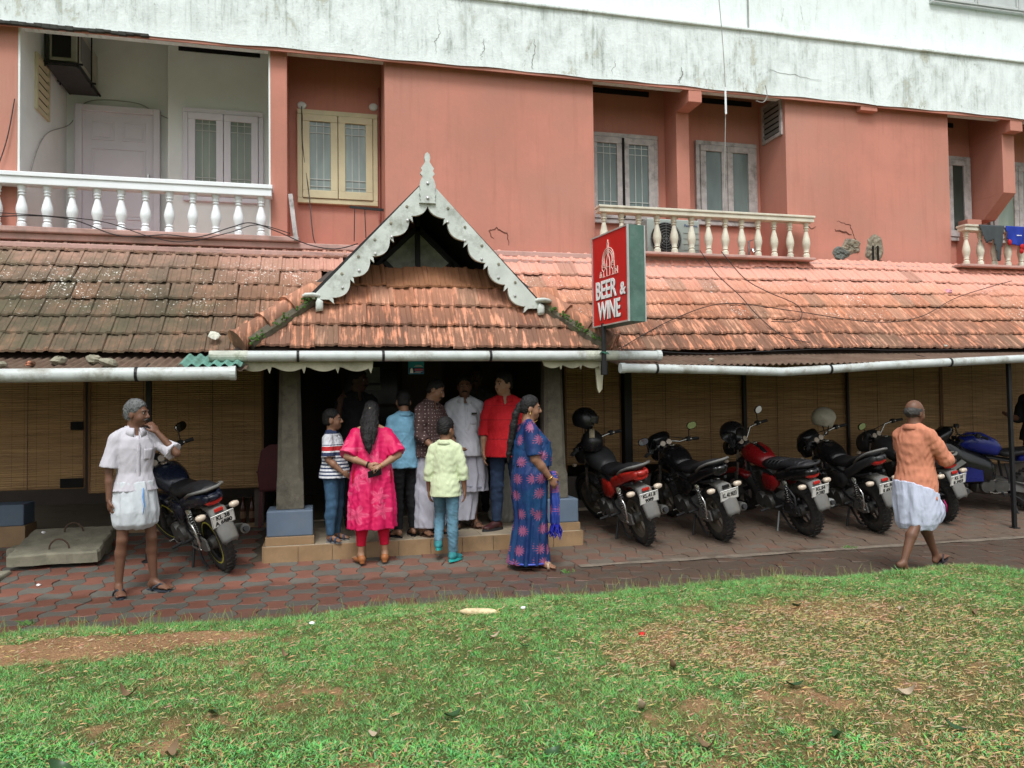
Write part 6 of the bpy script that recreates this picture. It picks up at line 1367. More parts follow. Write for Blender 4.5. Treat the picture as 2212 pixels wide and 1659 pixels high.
def person(label, loc, rot, H, sk='mid', sw=1., girth=1., belly=0., hs=1., lean=0., yaw=0., pitch=0., roll=0., armL=None, armR=None, legL=None, legR=None, arm_r=1., leg_r=1., h=.0085, curl=.35, bust=0., hip=1., group='people at the porch'):
    S = SDF(); J = {}
    ly = lambda z: -math.tan(R(lean)) * max(0, z - .95)
    def up(p): return np.array([p[0], p[1] + ly(p[2]), p[2]])
    tor = [(.80, 0, .005, .10 * girth * hip, .085 * girth), (.86, 0, .005, .158 * girth * hip, .112 * girth), (.95, 0, .003, .160 * girth * hip, .113 * girth + belly * .5), (1.06, 0, -belly * .5, .140 * girth, .100 * girth + belly), (1.18, 0, -belly * .3, .150 * girth, .105 * girth + belly * .5), (1.28, 0, 0, .163 * sw, .105 * girth), (1.355, 0, .008, .140 * sw, .088), (1.40, 0, .012, .095, .065), (1.43, 0, .012, .06, .05)]
    tor = [(z, cx, cy + ly(z), a, b) for z, cx, cy, a, b in tor]; J['tor'] = tor
    S.loft(tor, .03)
    for s in (-1, 1): S.cone(up((s * .03, .02, 1.43)), up((s * .15 * sw, .01, 1.375)), .045, .042, .03)
    if bust:
        for s in (-1, 1): S.ell(up((s * .075, -.085, 1.235)), (.07, .06 * bust, .07), .04)
    nb = up((0, .02, 1.40)); piv = up((0, .012, 1.47)); Rm = rotm(yaw, pitch, roll); J['Rm'] = Rm; J['piv'] = piv
    hd = lambda p: piv + Rm @ ((np.array(p, float) - np.array([0, .012, 1.47])) * hs)
    J['hd'] = hd
    S.cone(nb, hd((0, .02, 1.53)), .062, .054, .03)
    def he(c, r, k=.015, **kw): S.ell(hd(c), np.array(r) * hs, k * hs, Rm, **kw)
    he((0, .012, 1.612), (.073, .090, .088), .02); he((0, -.022, 1.555), (.060, .066, .085), .03); he((0, -.058, 1.495), (.030, .026, .022), .03)
    for s in (-1, 1):
        he((s * .038, -.052, 1.540), (.024, .024, .028), .025); he((s * .030, -.094, 1.588), (.016, .012, .012), .010, sub=True); he((s * .073, .012, 1.565), (.010, .021, .033), .008)
    S.cone(hd((-.034, -.079, 1.607)), hd((.034, -.079, 1.607)), .011 * hs, .011 * hs, .012)
    S.cone(hd((0, -.088, 1.595)), hd((0, -.108, 1.555)), .008 * hs, .0125 * hs, .010); he((0, -.092, 1.549), (.020, .014, .010), .008)
    he((0, -.080, 1.522), (.026, .014, .007), .006); he((0, -.079, 1.510), (.022, .014, .008), .006)
    for sd, arm, nm in ((1, armL, 'L'), (-1, armR, 'R')):
        ud, fd, hdr, pn = arm or ((sd * .16, .03, -1), (sd * .02, -.12, -1), (0, -.1, -1), (-sd, 0, 0))
        ud, fd, hdr = nrm(ud), nrm(fd), nrm(hdr)
        sh = up((sd * .168 * sw, .008, 1.345)); el = sh + ud * .272; wr = el + fd * .245; J['sh' + nm], J['el' + nm], J['wr' + nm] = sh, el, wr
        S.cone(sh, sh + ud * .13, .052 * arm_r, .046 * arm_r, .03); S.cone(sh + ud * .13, el, .046 * arm_r, .036 * arm_r, .02); S.cone(el, el + fd * .09, .037 * arm_r, .037 * arm_r, .015); S.cone(el + fd * .09, wr, .037 * arm_r, .024, .015)
        pn = np.array(pn, float); pn = pn - hdr * (pn @ hdr); pn = nrm(pn); sv = np.cross(hdr, pn); B = np.stack([hdr, sv, pn], 1)
        S.ell(wr + hdr * .045, (.052, .038, .016), .012, B)
        J['hand' + nm] = wr + hdr * .08
        for q, (o, L) in enumerate(((-.027, .062), (-.009, .074), (.009, .070), (.026, .056))):
            b0 = wr + hdr * .082 + sv * o; a1 = curl * (.9 + .12 * q); d1 = nrm(hdr * math.cos(a1) + pn * math.sin(a1) + sv * o * 1.2); m1 = b0 + d1 * L * .55; a2 = curl * 2.4; d2 = nrm(hdr * math.cos(a2) + pn * math.sin(a2)); e1 = m1 + d2 * L * .5
            S.cone(b0 - hdr * .03, m1, .0095, .0085, .006); S.cone(m1, e1, .0085, .007, .005)
        ts = J.get('thumb' + nm, 1); tv = sv * (1 if np.dot(sv, nrm((0, -1, .3))) > 0 else -1)
        t0 = wr + hdr * .022 + tv * .026; t1 = t0 + nrm(hdr * .8 + tv * .7 + pn * .3) * .038; t2 = t1 + nrm(hdr + tv * .15 + pn * .5) * .03
        S.cone(t0, t1, .013, .0105, .01); S.cone(t1, t2, .0105, .008, .006)
    for sd, leg, nm in ((1, legL, 'L'), (-1, legR, 'R')):
        kn, an, toe = leg or ((sd * .095, -.01, .475), (sd * .10, .015, .085), (sd * .25, -1, 0))
        hp = np.array([sd * .085 * hip, .005, .90]); kn, an = np.array(kn, float), np.array(an, float); toe = nrm((toe[0], toe[1], toe[2] if len(toe) > 2 else 0)); J['kn' + nm], J['an' + nm], J['toe' + nm], J['hp' + nm] = kn, an, toe, hp
        S.cone(hp, kn, .082 * leg_r, .050 * leg_r, .03); sd_ = nrm(an - kn); bk = nrm(np.array([0, 1, 0]) - sd_ * sd_[1])
        cm = kn + (an - kn) * .30 + bk * .018; S.cone(kn, cm, .050 * leg_r, .052 * leg_r, .02); S.cone(cm, an, .052 * leg_r, .031, .02)
        zup = np.cross(np.cross(toe, [0, 0, 1]), toe); zup = nrm(zup); sv = np.cross(toe, zup); Bf = np.stack([toe, sv, zup], 1); J['Bf' + nm] = Bf
        fl = (lambda an, toe, sv, zup: (lambda a, b, c: an + toe * a + sv * b + zup * c))(an, toe, sv, zup); J['fl' + nm] = fl
        S.ell(fl(-.025, 0, -.045), (.036, .030, .034), .02, Bf); S.cone(fl(.0, 0, -.02), fl(.11, 0, -.058), .036, .024, .02); S.ell(fl(.105, 0, -.064), (.06, .042, .018), .015, Bf)
        for q in range(5):
            o = (-.032 + .016 * q) * sd * (1 if True else 0); r = .0125 if (q == 0) else .0092; ln_ = .040 - .004 * q if True else 0
            S.cone(fl(.135, o, -.068), fl(.145 + ln_ * .6, o * 1.08, -.072), r, r * .9, .006)
    me = S.mesh(h, name='person'); me.materials.append(SK[sk])
    o = bpy.data.objects.new('person', me); link(o); k = H / 1.7; o.location = (loc[0], loc[1], loc[2] + .015 * k); o.rotation_euler = (0, 0, R(rot)); o.scale = (k, k, k); props(o, label, 'person', group); WL[o] = Vector()
    for s in (-1, 1):
        c = hd((s * .030, -.0765, 1.586)); e = part('eye', EYEW, o, lambda m: m.sphere(c, .0105 * hs, 8, 6), local=True, smooth=True); c2 = hd((s * .030, -.0815, 1.586)); part('iris', EYED, e, lambda m: m.sphere(c2, .0078 * hs, 7, 5), local=True, smooth=True)
    J['o'] = o; J['girth'] = girth; J['sw'] = sw; J['hs'] = hs; J['ly'] = ly; J['up'] = up; J['arm_r'] = arm_r; J['leg_r'] = leg_r; J['hip'] = hip; J['bust'] = bust
    return J
def ik(sd, sw, wrist, hint, lean=0):
    sh = np.array([sd * .168 * sw, .008 - math.tan(R(lean)) * .395, 1.345]); v = np.array(wrist, float) - sh; d = min(np.linalg.norm(v), .512); u = v / np.linalg.norm(v)
    a = (.272 ** 2 - .245 ** 2 + d * d) / (2 * d); hh = math.sqrt(max(1e-6, .272 ** 2 - a * a)); q = np.array(hint, float); q = nrm(q - u * (q @ u)); el = sh + u * a + q * hh
    return tuple(el - sh), tuple(sh + u * d - el)
def surf(J, x, z, off):
    st = np.array([s for s in J['tor']]); i = lambda k: np.interp(z, st[:, 0], st[:, k]); a, b = i(3), i(4)
    return np.array([x, i(2) - b * math.sqrt(max(.02, 1 - (x / max(a, 1e-3)) ** 2)) - off, z])
def collar(J, mat, openv=.35):
    c = J['up']((0, .010, 1.437))
    def ring_(u, v):
        a = -math.pi * (1 - openv * .25) + 2 * math.pi * (1 - openv * .25) * u; fr = max(0, math.cos(a * 1.0 + math.pi)) ** 3
        r, z = ((.066, -.02), (.066, .030), (.074, .032), (.100, -.020 - .030 * fr))[int(round(v * 3))]
        k = 1.0 + .12 * J['girth'] - .12
        return c + np.array([math.sin(a) * r * k * 1.08, math.cos(a) * r * k, z - .018 * max(0, -math.cos(a))])
    return part('collar', mat, J['o'], lambda m: m.grid(30, 4, ring_), local=True, smooth=True, solid=.004)
def placket(J, mat, z0, infl, pocket=None, buttons=True):
    part('placket', mat, J['o'], lambda m: m.grid(3, 14, lambda u, v: surf(J, (u - .5) * .034, z0 + (1.385 - z0) * v, infl + .0005 + .002 * (u == .5))), local=True, smooth=True, solid=.003)
    if pocket: part('shirt_pocket', mat, J['o'], lambda m: m.grid(6, 6, lambda u, v: surf(J, pocket[0] + .085 * u, pocket[1] + .10 * v, infl + .004)), local=True, smooth=True, solid=.003)
def hair(J, mat, style='short', top=1.0):
    hd, Rm, hs = J['hd'], J['Rm'], J['hs']; S = SDF()
    def he(c, r, k=.01, **kw): S.ell(hd(c), np.array(r) * hs, k, Rm, **kw)
    if style == 'bald':
        he((0, .02, 1.585), (.082, .094, .070)); S.ell(hd((0, .0, 1.68)), np.array((.075, .105, .075)) * hs, .01, Rm, sub=True); he((0, -.085, 1.56), (.11, .085, .12), .01, sub=True)
        S.plane(hd((0, .02, 1.512)), Rm @ np.array([0, .35, -1]))
    else:
        he((0, .014, 1.622), (.081, .098, .092 * top)); he((0, .05, 1.575), (.072, .060, .080), .02)
        he((0, -.095, 1.562), (.105, .080, .088), .022, sub=True); S.plane(hd((0, .03, 1.515)), Rm @ np.array([0, .2, -1]))
        for s in (-1, 1): he((s * .088, -.01, 1.545), (.022, .034, .042), .008, sub=True)
        if style in ('fade',):
            for s in (-1, 1): he((s * .098, .02, 1.575), (.026, .08, .05), .02, sub=True)
    w = wrinkle(int(abs(J['o'].location.x) * 100) + 5, .014, .05, (1, 1, .4) if style in ('long', 'pony') else (1, 1, 1), n=9)
    if style == 'pony':
        he((0, .10, 1.60), (.028, .030, .028), .02)
        S.chain([hd((0, .115, 1.595)), hd((0, .145, 1.50)), hd((0, .155, 1.38)), hd((0.01, .165, 1.22)), hd((.015, .175, 1.10)), hd((.015, .17, 1.02))], [.026, .034, .037, .034, .026, .010], .02)
    if style == 'long':
        he((0, .06, 1.55), (.075, .055, .10), .03)
        S.chain([hd((.0, .085, 1.56)), hd((.01, .105, 1.44)), hd((.02, .12, 1.33)), hd((.015, .125, 1.23)), hd((.0, .12, 1.15)), hd((-.01, .115, 1.09))], [.050, .060, .056, .046, .030, .010], .03)
        S.chain([hd((-.03, .08, 1.55)), hd((-.045, .11, 1.43)), hd((-.04, .12, 1.31)), hd((-.05, .12, 1.20))], [.04, .042, .038, .012], .03)
        S.chain([hd((.05, .06, 1.55)), hd((.065, .085, 1.45)), hd((.06, .105, 1.35)), hd((.07, .11, 1.27))], [.035, .036, .032, .010], .03)
    o = sdf_obj(S, 'hair', mat, J['o'], .006, w, .007 if style not in ('long',) else .010); return o
def facial(J, mat, moustache=True, brow=True):
    hd, hs = J['hd'], J['hs']
    if moustache: part('moustache', mat, J['o'], lambda m: [m.tube([hd((0, -.1, 1.534)), hd((s * .016, -.097, 1.531)), hd((s * .036, -.083, 1.520))], [.008 * hs, .009 * hs, .004 * hs], 7) for s in (-1, 1)], local=True, smooth=True)
    if brow: part('eyebrows', mat, J['o'], lambda m: [m.tube([hd((s * .014, -.090, 1.606)), hd((s * .034, -.087, 1.611)), hd((s * .052, -.070, 1.604))], [.004 * hs, .0045 * hs, .002 * hs], 6) for s in (-1, 1)], local=True, smooth=True)
def shirt(J, mat, hem=.80, sleeve='short', seed=1, infl=.016, collar=True, hemw=.035, name='shirt', amp=.007, cuff=.02, fold=None, hmat=None, flare=0, h=.0098):
    S = SDF(); st = []
    for z, cx, cy, a, b in J['tor']:
        if z < 1.0: continue
        st.append((z, cx, cy, a + infl, b + infl))
    z0 = st[0]; g, hp = J['girth'], J['hip']
    st = [(hem, 0, z0[2] * .3, max(.165 * g * hp, z0[3]) + infl + hemw + flare, max(.118 * g, z0[4]) + infl + hemw + flare), (.93, 0, z0[2] * .7, max(.162 * g * hp, z0[3]) + infl + hemw * .5 + flare * .4, max(.115 * g, z0[4]) + infl + hemw * .5 + flare * .3)] + st
    if hem >= .93: st = st[2:]
    S.loft(st, .025, fold=fold)
    ar = J['arm_r']
    for s in (-1, 1): S.cone(J['up']((s * .04, .02, 1.425)), J['up']((s * .15 * J['sw'], .01, 1.372)), .046 + infl * .5, .045 + infl * .5, .03)
    if J['bust']:
        for s in (-1, 1): S.ell(J['up']((s * .075, -.085, 1.235)), (.07 + infl, .06 * J['bust'] + infl, .07 + infl), .04)
    for s in 'LR':
        sh, el, wr = J['sh' + s], J['el' + s], J['wr' + s]; ud = nrm(el - sh)
        S.cone(sh + ud * -.0, sh + ud * .12, .054 * ar + infl * .3, .053 * ar + infl * .6, .03)
        if sleeve == 'short': S.cone(sh + ud * .10, sh + ud * (.235), .056 * ar + infl * .7, .060 * ar + infl + cuff * .5, .015, flat=True)
        elif sleeve == 'bell': S.cone(sh + ud * .10, el + ud * .01, .058 * ar + infl, .085 + infl, .02, flat=True)
        elif sleeve == 'half': S.cone(sh + ud * .10, el + ud * -.035, .055 * ar + infl * .6, .050 * ar + infl + cuff * .3, .015, flat=True)
        else:
            S.cone(sh + ud * .10, el, .056 * ar + infl * .5, .045 * ar + infl * .8, .02)
            f = {'full': .92, 'rolled': .22, 'mid': .42}[sleeve]; S.cone(el, el + (wr - el) * f, .045 * ar + infl * .8, .040 * ar + infl * .8, .02, flat=True)
            e2 = el + (wr - el) * f; S.cone(e2 - nrm(wr - el) * .045, e2 + nrm(wr - el) * .004, .043 * ar + infl * 1.0, .043 * ar + infl * 1.0, .004, flat=True, flata=True)
    if collar: S.ell(J['up']((0, -.085, 1.412)), (.018, .055, .055), .010, sub=True)
    o = sdf_obj(S, name, mat, J['o'], h, wrinkle(seed, .045, .17, (1, 1, .55)), amp)
    if collar: globals()['collar'](J, mat)
    return o
def trousers(J, mat, seed=1, infl=.012, to=1., name='trousers', amp=.006, top=.98, wide=0.):
    S = SDF(); g, hp = J['girth'], J['hip']; lr = J['leg_r']
    S.loft([(.78, 0, .005, .10 * g, .09 * g), (.84, 0, .005, .165 * g * hp, .122 * g), (.92, 0, .003, .168 * g * hp, .125 * g), (top, 0, 0, .155 * g * hp, .118 * g)], .03)
    for s in 'LR':
        hp_, kn, an = J['hp' + s], J['kn' + s], J['an' + s]; S.cone(hp_, kn, .088 * lr + infl * .5, .056 * lr + infl + wide, .03); e = kn + (an - kn) * to; bk = np.array([0, .012, 0])
        S.cone(kn, kn + (an - kn) * .35 + bk, .056 * lr + infl + wide, .056 * lr + infl + wide, .02); S.cone(kn + (an - kn) * .35 + bk, e, .056 * lr + infl + wide, .040 + infl + wide, .02, flat=True)
    return sdf_obj(S, name, mat, J['o'], .0098, wrinkle(seed + 50, .035, .14, (.5, .5, 1.2)), amp)
def skirt(J, mat, z0, z1, a0, b0, a1, b1, seed=1, fold=(9, .012, 0), name='mundu', cx=0, cy=0, amp=.006, bulge=None, extra=None, aniso=(1, 1, .28), mid=None):
    S = SDF(); st = [(z0, cx, cy, a0, b0)] + (mid or []) + [(z1, 0, 0, a1, b1)]; S.loft(st, .02, fold=fold)
    for e in (extra or []): S.ell(*e)
    return sdf_obj(S, name, mat, J['o'], .0105, wrinkle(seed + 90, .035, .16, aniso), amp)
def sandals(J, mat, thong=True, sole=None, heel=0, strap2=False):
    for s in 'LR':
        fl = J['fl' + s]
        def so(m):
            n = 18; pts = []
            for i in range(n):
                a = 2 * math.pi * i / n; x = .05 + .125 * math.cos(a); w = .036 + .009 * math.cos(a); pts.append((x, w * math.sin(a) * (1 if True else 0)))
            m.add([fl(x, y, -.086) for x, y in pts] + [fl(x, y, -.102 - heel * (1 if x < .02 else .35)) for x, y in pts], [tuple(range(n)), tuple(range(2 * n - 1, n - 1, -1))] + [(i, i + n, (i + 1) % n + n, (i + 1) % n) for i in range(n)])
        o = part('sandal', sole or mat, J['o'], so, local=True)
        def st(m):
            if thong:
                for q in (-1, 1): m.tube([fl(.125, 0, -.055), fl(.085, q * .024, -.028), fl(.03, q * .043, -.06), fl(.015, q * .046, -.09)], .0085, 7, flat=1)
            else: m.tube([fl(.11, -.048, -.085), fl(.10, -.035, -.045), fl(.10, 0, -.032), fl(.10, .035, -.045), fl(.11, .048, -.085)], .014, 8)
            if strap2: m.tube([fl(.03, -.046, -.085), fl(.035, -.036, -.03), fl(.04, 0, -.005), fl(.035, .036, -.03), fl(.03, .046, -.085)], .012, 8); m.tube([fl(-.01, -.04, -.06), fl(-.06, 0, -.045), fl(-.01, .04, -.06)], .009, 7)
        part('strap', mat, o, st, local=True, smooth=True)
def shoes(J, mat, sole=None, high=0):
    for s in 'LR':
        fl, Bf = J['fl' + s], J['Bf' + s]; S = SDF()
        S.ell(fl(-.028, 0, -.05), (.046, .040, .042), .02, Bf).cone(fl(.0, 0, -.03), fl(.12, 0, -.064), .046, .030, .02).ell(fl(.12, 0, -.066), (.075, .047, .027), .02, Bf)
        if high: S.cone(fl(-.012, 0, -.03), fl(-.012, 0, .01), .046, .044, .02, flat=True)
        S.plane(fl(0, 0, -.094), -Bf[:, 2]); o = sdf_obj(S, 'shoe', mat, J['o'], .0075)
        if sole:
            def so(m):
                n = 20; pts = [(.055 + .145 * math.cos(2 * math.pi * i / n), (.042 + .006 * math.cos(2 * math.pi * i / n)) * math.sin(2 * math.pi * i / n)) for i in range(n)]
                m.add([fl(x, y, -.075) for x, y in pts] + [fl(x * 1.02, y * 1.06, -.104) for x, y in pts], [tuple(range(n)), tuple(range(2 * n - 1, n - 1, -1))] + [(i, i + n, (i + 1) % n + n, (i + 1) % n) for i in range(n)])
            part('sole', sole, o, so, local=True)
GOLD = plain('gold', (.65, .42, .12), .25, .05, metal=.9)
def ring(J, name, c, Rr, r, ax, mat): 
    ax = Vector(ax).normalized(); u = ax.orthogonal().normalized(); w = ax.cross(u); c = Vector(c)
    return part(name, mat, J['o'], lambda m: m.tube([c + (u * math.cos(a) + w * math.sin(a)) * Rr for a in np.linspace(0, 2 * math.pi, 19)], r, 7, caps=False), local=True, smooth=True)
# ---- cloth patterns (flat print)
def stripes(name, stops):
    t = NT(name, .8, .2); z = t.xyz(t.obj())[2]; t.set('Base Color', t.ramp(t.mr(z, .80, 1.45), *stops, interp='CONSTANT')); foldbump(t); return t.m
def polar(t):
    p = t.obj(); q = t.xyz(p); th = t.math('ARCTAN2', q[1], q[0]); return t.comb(t.math('MULTIPLY', th, .17), q[2], 0.)
def flowers(name, base, base2, fl, scale, size, petals, rndm=.55, inner=None):
    t = NT(name, .55, .35); uv = polar(t); vo = t.n('TexVoronoi', {'Vector': uv, 'Scale': scale, 'Randomness': rndm}, voronoi_dimensions='2D'); d = t.n('VectorMath', {0: t.n('VectorMath', {0: uv, 1: (scale, scale, 0)}, operation='MULTIPLY').outputs[0], 1: t.n('VectorMath', {0: vo.outputs['Position'], 1: (scale, scale, 0)}, operation='MULTIPLY').outputs[0]}, operation='SUBTRACT').outputs[0]
    q = t.xyz(d); r = vo.outputs['Distance']; a = t.math('ARCTAN2', q[1], q[0]); pet = t.math('ADD', .72, t.math('MULTIPLY', t.math('COSINE', t.math('MULTIPLY', a, petals)), .28))
    f = t.math('DIVIDE', r, t.math('MULTIPLY', pet, size)); m = t.mr(f, 1.04, .96); m = t.math('MULTIPLY', m, t.mr(f, .0, .18, .35, 1), clamp=True)
    m = t.math('MULTIPLY', m, t.math('ADD', .72, t.math('MULTIPLY', t.math('SINE', t.math('MULTIPLY', a, petals * 3.)), .28)), clamp=True)
    n = t.noise(t.obj(), 3, 3); t.set('Base Color', t.mix(m, t.mix(t.mr(n, .4, .6), base, base2), fl)); foldbump(t, .28); return t.m
def dots(name, base, dot, scale, r):
    t = NT(name, .8, .2); vo = t.n('TexVoronoi', {'Vector': polar(t), 'Scale': scale, 'Randomness': .35}, voronoi_dimensions='2D'); t.set('Base Color', t.mix(t.mr(vo.outputs['Distance'], r, r * .7), base, dot)); foldbump(t); return t.m
WHT = cloth('white_cotton', (.52, .56, .59), var=.04); WHS = cloth('white_shirt_cotton', (.50, .485, .53), var=.05); WHC = cloth('cool_white_cotton', (.54, .58, .72), var=.04); MUN = cloth('offwhite_mundu', (.46, .46, .53), var=.05)
JEAN = cloth('blue_denim', (.045, .10, .17), .85, .3); JEANL = cloth('light_blue_denim', (.10, .21, .28), .85, .3, (.20, .32, .38)); JEAND = cloth('dark_denim', (.022, .038, .075), .85, .3); BLKC = cloth('black_cloth', (.014, .014, .016)); DRK = cloth('dark_shirt', (.018, .018, .02)); GRN = cloth('grey_green_shirt', (.04, .048, .042))
stand = lambda sx=0: None
# 1 grey-haired man, hand over his mouth
J = person('grey-haired man in white shirt and folded white mundu with a hand on his mouth', (-1.50, 7.13, .002), 26, 1.61, 'dark', .98, .92, .0, 1.01, 1, 48, 3, 0,
    armL=(*ik(1, .98, (.155, -.125, 1.405), (.75, -.25, -1)), (-.42, .34, .84), (-.35, .75, -.3)), armR=((-.15, .05, -1), (-.02, -.10, -1), (0, -.12, -1), (1, 0, 0)), legL=((.135, -.02, .475), (.165, .02, .087), (.75, -1)), legR=((-.105, -.015, .475), (-.125, .02, .087), (-.1, -1)), leg_r=.88, arm_r=.88, h=.0072, curl=.5)
hair(J, HAIRG); facial(J, HAIRS); shirt(J, WHS, .90, 'half', 3, .018, True, .02, amp=.006, cuff=.07); placket(J, WHS, .95, .018, (.045, 1.17)); 
skirt(J, WHT, .57, .985, .15, .12, .165, .135, 4, (6, .010, .5), 'folded_mundu', mid=[(.61, .0, -.01, .182, .15), (.72, 0, -.01, .192, .16), (.86, 0, 0, .178, .148)], extra=[((.02, -.125, .76), (.045, .03, .16), .06)], amp=.007)
part('blue_border', cloth('blue_border_cloth', (.10, .26, .55)), J['o'], lambda m: m.tube([(.03, -.165, .93), (.02, -.19, .86), (.03, -.195, .78), (.015, -.20, .70)], [.004, .007, .006, .002], 7), local=True, smooth=True)
sandals(J, plain('blue_black_rubber', (.03, .04, .055), .6), True)
# 2 boy in the striped polo shirt
J = person('plump boy in red, white and navy striped polo shirt and jeans beside the left pillar', (.15, 7.99, .214), 66, 1.27, 'mid', .96, 1.13, .03, 1.2, -2, 18, -2, 0,
    armL=((.2, -.1, -1), (.0, -.5, -.85), (0, -.4, -.9), (-1, 0, 0)), armR=((-.14, -.12, -1), (.05, -.75, -.65), (.1, -.85, -.5), (1, 0, 0)), arm_r=1.2, leg_r=1.2)
hair(J, HAIRB, 'fade'); facial(J, HAIRB, False)
wv = (.66, .68, .72); nv = (.035, .05, .11); rd = (.50, .03, .035); st_ = []
for q in range(10): st_ += [(.02 + q * .048, nv), (.02 + q * .048 + .020, wv)]
shirt(J, stripes('striped_polo', [(0, wv)] + st_ + [(.53, nv), (.60, wv), (.62, rd), (.71, wv), (.73, nv), (.745, wv), (.93, nv)][:22]) if False else stripes('striped_polo', [(0, wv), (.03, nv), (.06, wv), (.10, nv), (.13, wv), (.17, nv), (.20, wv), (.24, nv), (.27, wv), (.31, nv), (.34, wv), (.38, nv), (.41, wv), (.45, nv), (.48, wv), (.51, nv), (.58, wv), (.61, rd), (.70, wv), (.72, nv), (.735, wv), (.95, nv)]), .83, 'half', 5, .02, True, .02, name='polo_shirt', cuff=.04)
trousers(J, JEAN, 2, .012); sandals(J, plain('navy_sandal', (.04, .06, .11), .6), False, plain('grey_sole', (.20, .21, .22), .8), 0, True)
# 3 woman in pink seen from behind
PK = flowers('pink_leaf_print', (.56, .006, .085), (.62, .012, .11), (.68, .085, .19), 4.4, .46, 5, .9)
J = person('woman in bright pink leaf-printed kurta seen from behind, hands clasped on her back', (.50, 7.62, gz(7.62) + .002), 184, 1.55, 'light', .94, 1.1, .02, 1., 9, -14, 22, 0,
    armL=((.40, .42, -.82), (-.86, .36, -.36), (-.85, .15, -.5), (0, 1, .2)), armR=((-.40, .42, -.82), (.84, .40, -.44), (.85, .25, -.45), (0, 1, .2)), legL=((.11, -.01, .475), (.125, .01, .105), (.2, -1)), legR=((-.11, -.01, .475), (-.125, .01, .105), (-.2, -1)), hip=1.15, curl=.7, bust=1.)
hair(J, HAIRB, 'long')
S = SDF(); tr = J['tor']; S.loft([(.36, .0, 0, .245, .185), (.55, 0, 0, .242, .18), (.80, 0, .0, .222, .165), (.95, 0, .0, .205, .15)] + [(z, cx, cy, a + .03, b + .025) for z, cx, cy, a, b in tr if z > 1.0], .03, fold=(8, .014, .7))
for s in 'LR':
    sh, el = J['sh' + s], J['el' + s]; ud = nrm(el - sh); S.cone(sh, sh + ud * .12, .072, .078, .03); S.cone(sh + ud * .10, el + ud * -.01, .078, .098, .03, flat=True)
sdf_obj(S, 'kurta', PK, J['o'], .0085, wrinkle(12, .06, .25, (1, 1, .5)), .008)
trousers(J, cloth('red_leggings', (.50, .008, .035)), 3, .006, .80, 'leggings', .003); HEEL = plain('tan_leather', (.33, .12, .04), .5, .15)
for s in 'LR': 
    fl = J['fl' + s]; S = SDF().ell(fl(-.03, 0, -.052), (.045, .040, .040), .01, J['Bf' + s]).cone(fl(-.035, 0, -.06), fl(-.045, 0, -.105), .032, .024, .01, flat=True).ell(fl(.1, 0, -.07), (.085, .043, .026), .02, J['Bf' + s]).cone(fl(.0, 0, -.06), fl(.08, 0, -.075), .03, .03, .02); sdf_obj(S, 'heeled_shoe', HEEL, J['o'], .007)
ring(J, 'wrist_watch', J['wrL'] - nrm(J['wrL'] - J['elL']) * .01, .030, .008, J['wrL'] - J['elL'], BLKC); ring(J, 'bangle', J['wrR'], .030, .004, J['wrR'] - J['elR'], GOLD)
hp_ = Vector(J['handR']); 
ph = part('mobile_phone', BLKP, None, lambda m: m.box(-.075, .075, -.038, .038, -.006, .006), bevel=.006); ph.matrix_world = Matrix.LocRotScale(J['o'].location, J['o'].rotation_euler, J['o'].scale) @ Matrix.Translation(hp_ + Vector((.0, .03, -.03))) @ Euler((R(72), R(12), R(12))).to_matrix().to_4x4(); props(ph, 'dark mobile phone held behind the back of the woman in pink', 'phone')
part('hair_clip', plain('cream_clip', (.55, .48, .36), .4), J['o'], lambda m: m.tube([J['hd']((-.04, .110, 1.585)), J['hd']((0, .128, 1.588)), J['hd']((.04, .110, 1.585))], .007, 7), local=True)
# 4 person in light blue shirt behind her
J = person('person in light blue rolled-sleeve shirt and black jeans standing behind the woman in pink', (.86, 8.06, .214), 200, 1.47, 'mid', .98, .95, 0, 1.08, 3, -20, 12, 0, armL=None, armR=((-.12, .02, -1), (-.03, -.12, -1), (0, -.1, -1), (1, 0, 0)))
hair(J, HAIRB, 'fade'); shirt(J, cloth('light_blue_chambray', (.20, .42, .58), .85, .12), .80, 'rolled', 8, .02, True, .015); trousers(J, BLKC, 4); sandals(J, BLKC, False)
# 5 man in the brown dotted shirt
J = person('smiling moustached man in brown dotted shirt and long white mundu looking down', (1.12, 8.10, .214), 42, 1.61, 'mid', 1., 1., .01, 1., 4, 28, 24, 8, armL=((.3, -.15, -1), (-.2, -.7, -.6), (-.2, -.8, -.3), (0, 0, 1)), armR=((-.15, -.1, -1), (.1, -.75, -.55), (.2, -.8, -.3), (0, 0, 1)))
hair(J, HAIRB); facial(J, HAIRB); shirt(J, dots('brown_dotted_shirt', (.075, .045, .042), (.42, .34, .32), 26, .15), .84, 'mid', 9, .018, True, .02); skirt(J, MUN, .075, .98, .185, .155, .17, .135, 6, (8, .010, 2), 'long_mundu', aniso=(1, 1, 1.2), amp=.009); sandals(J, plain('brown_sandal', (.07, .04, .025), .6), True)
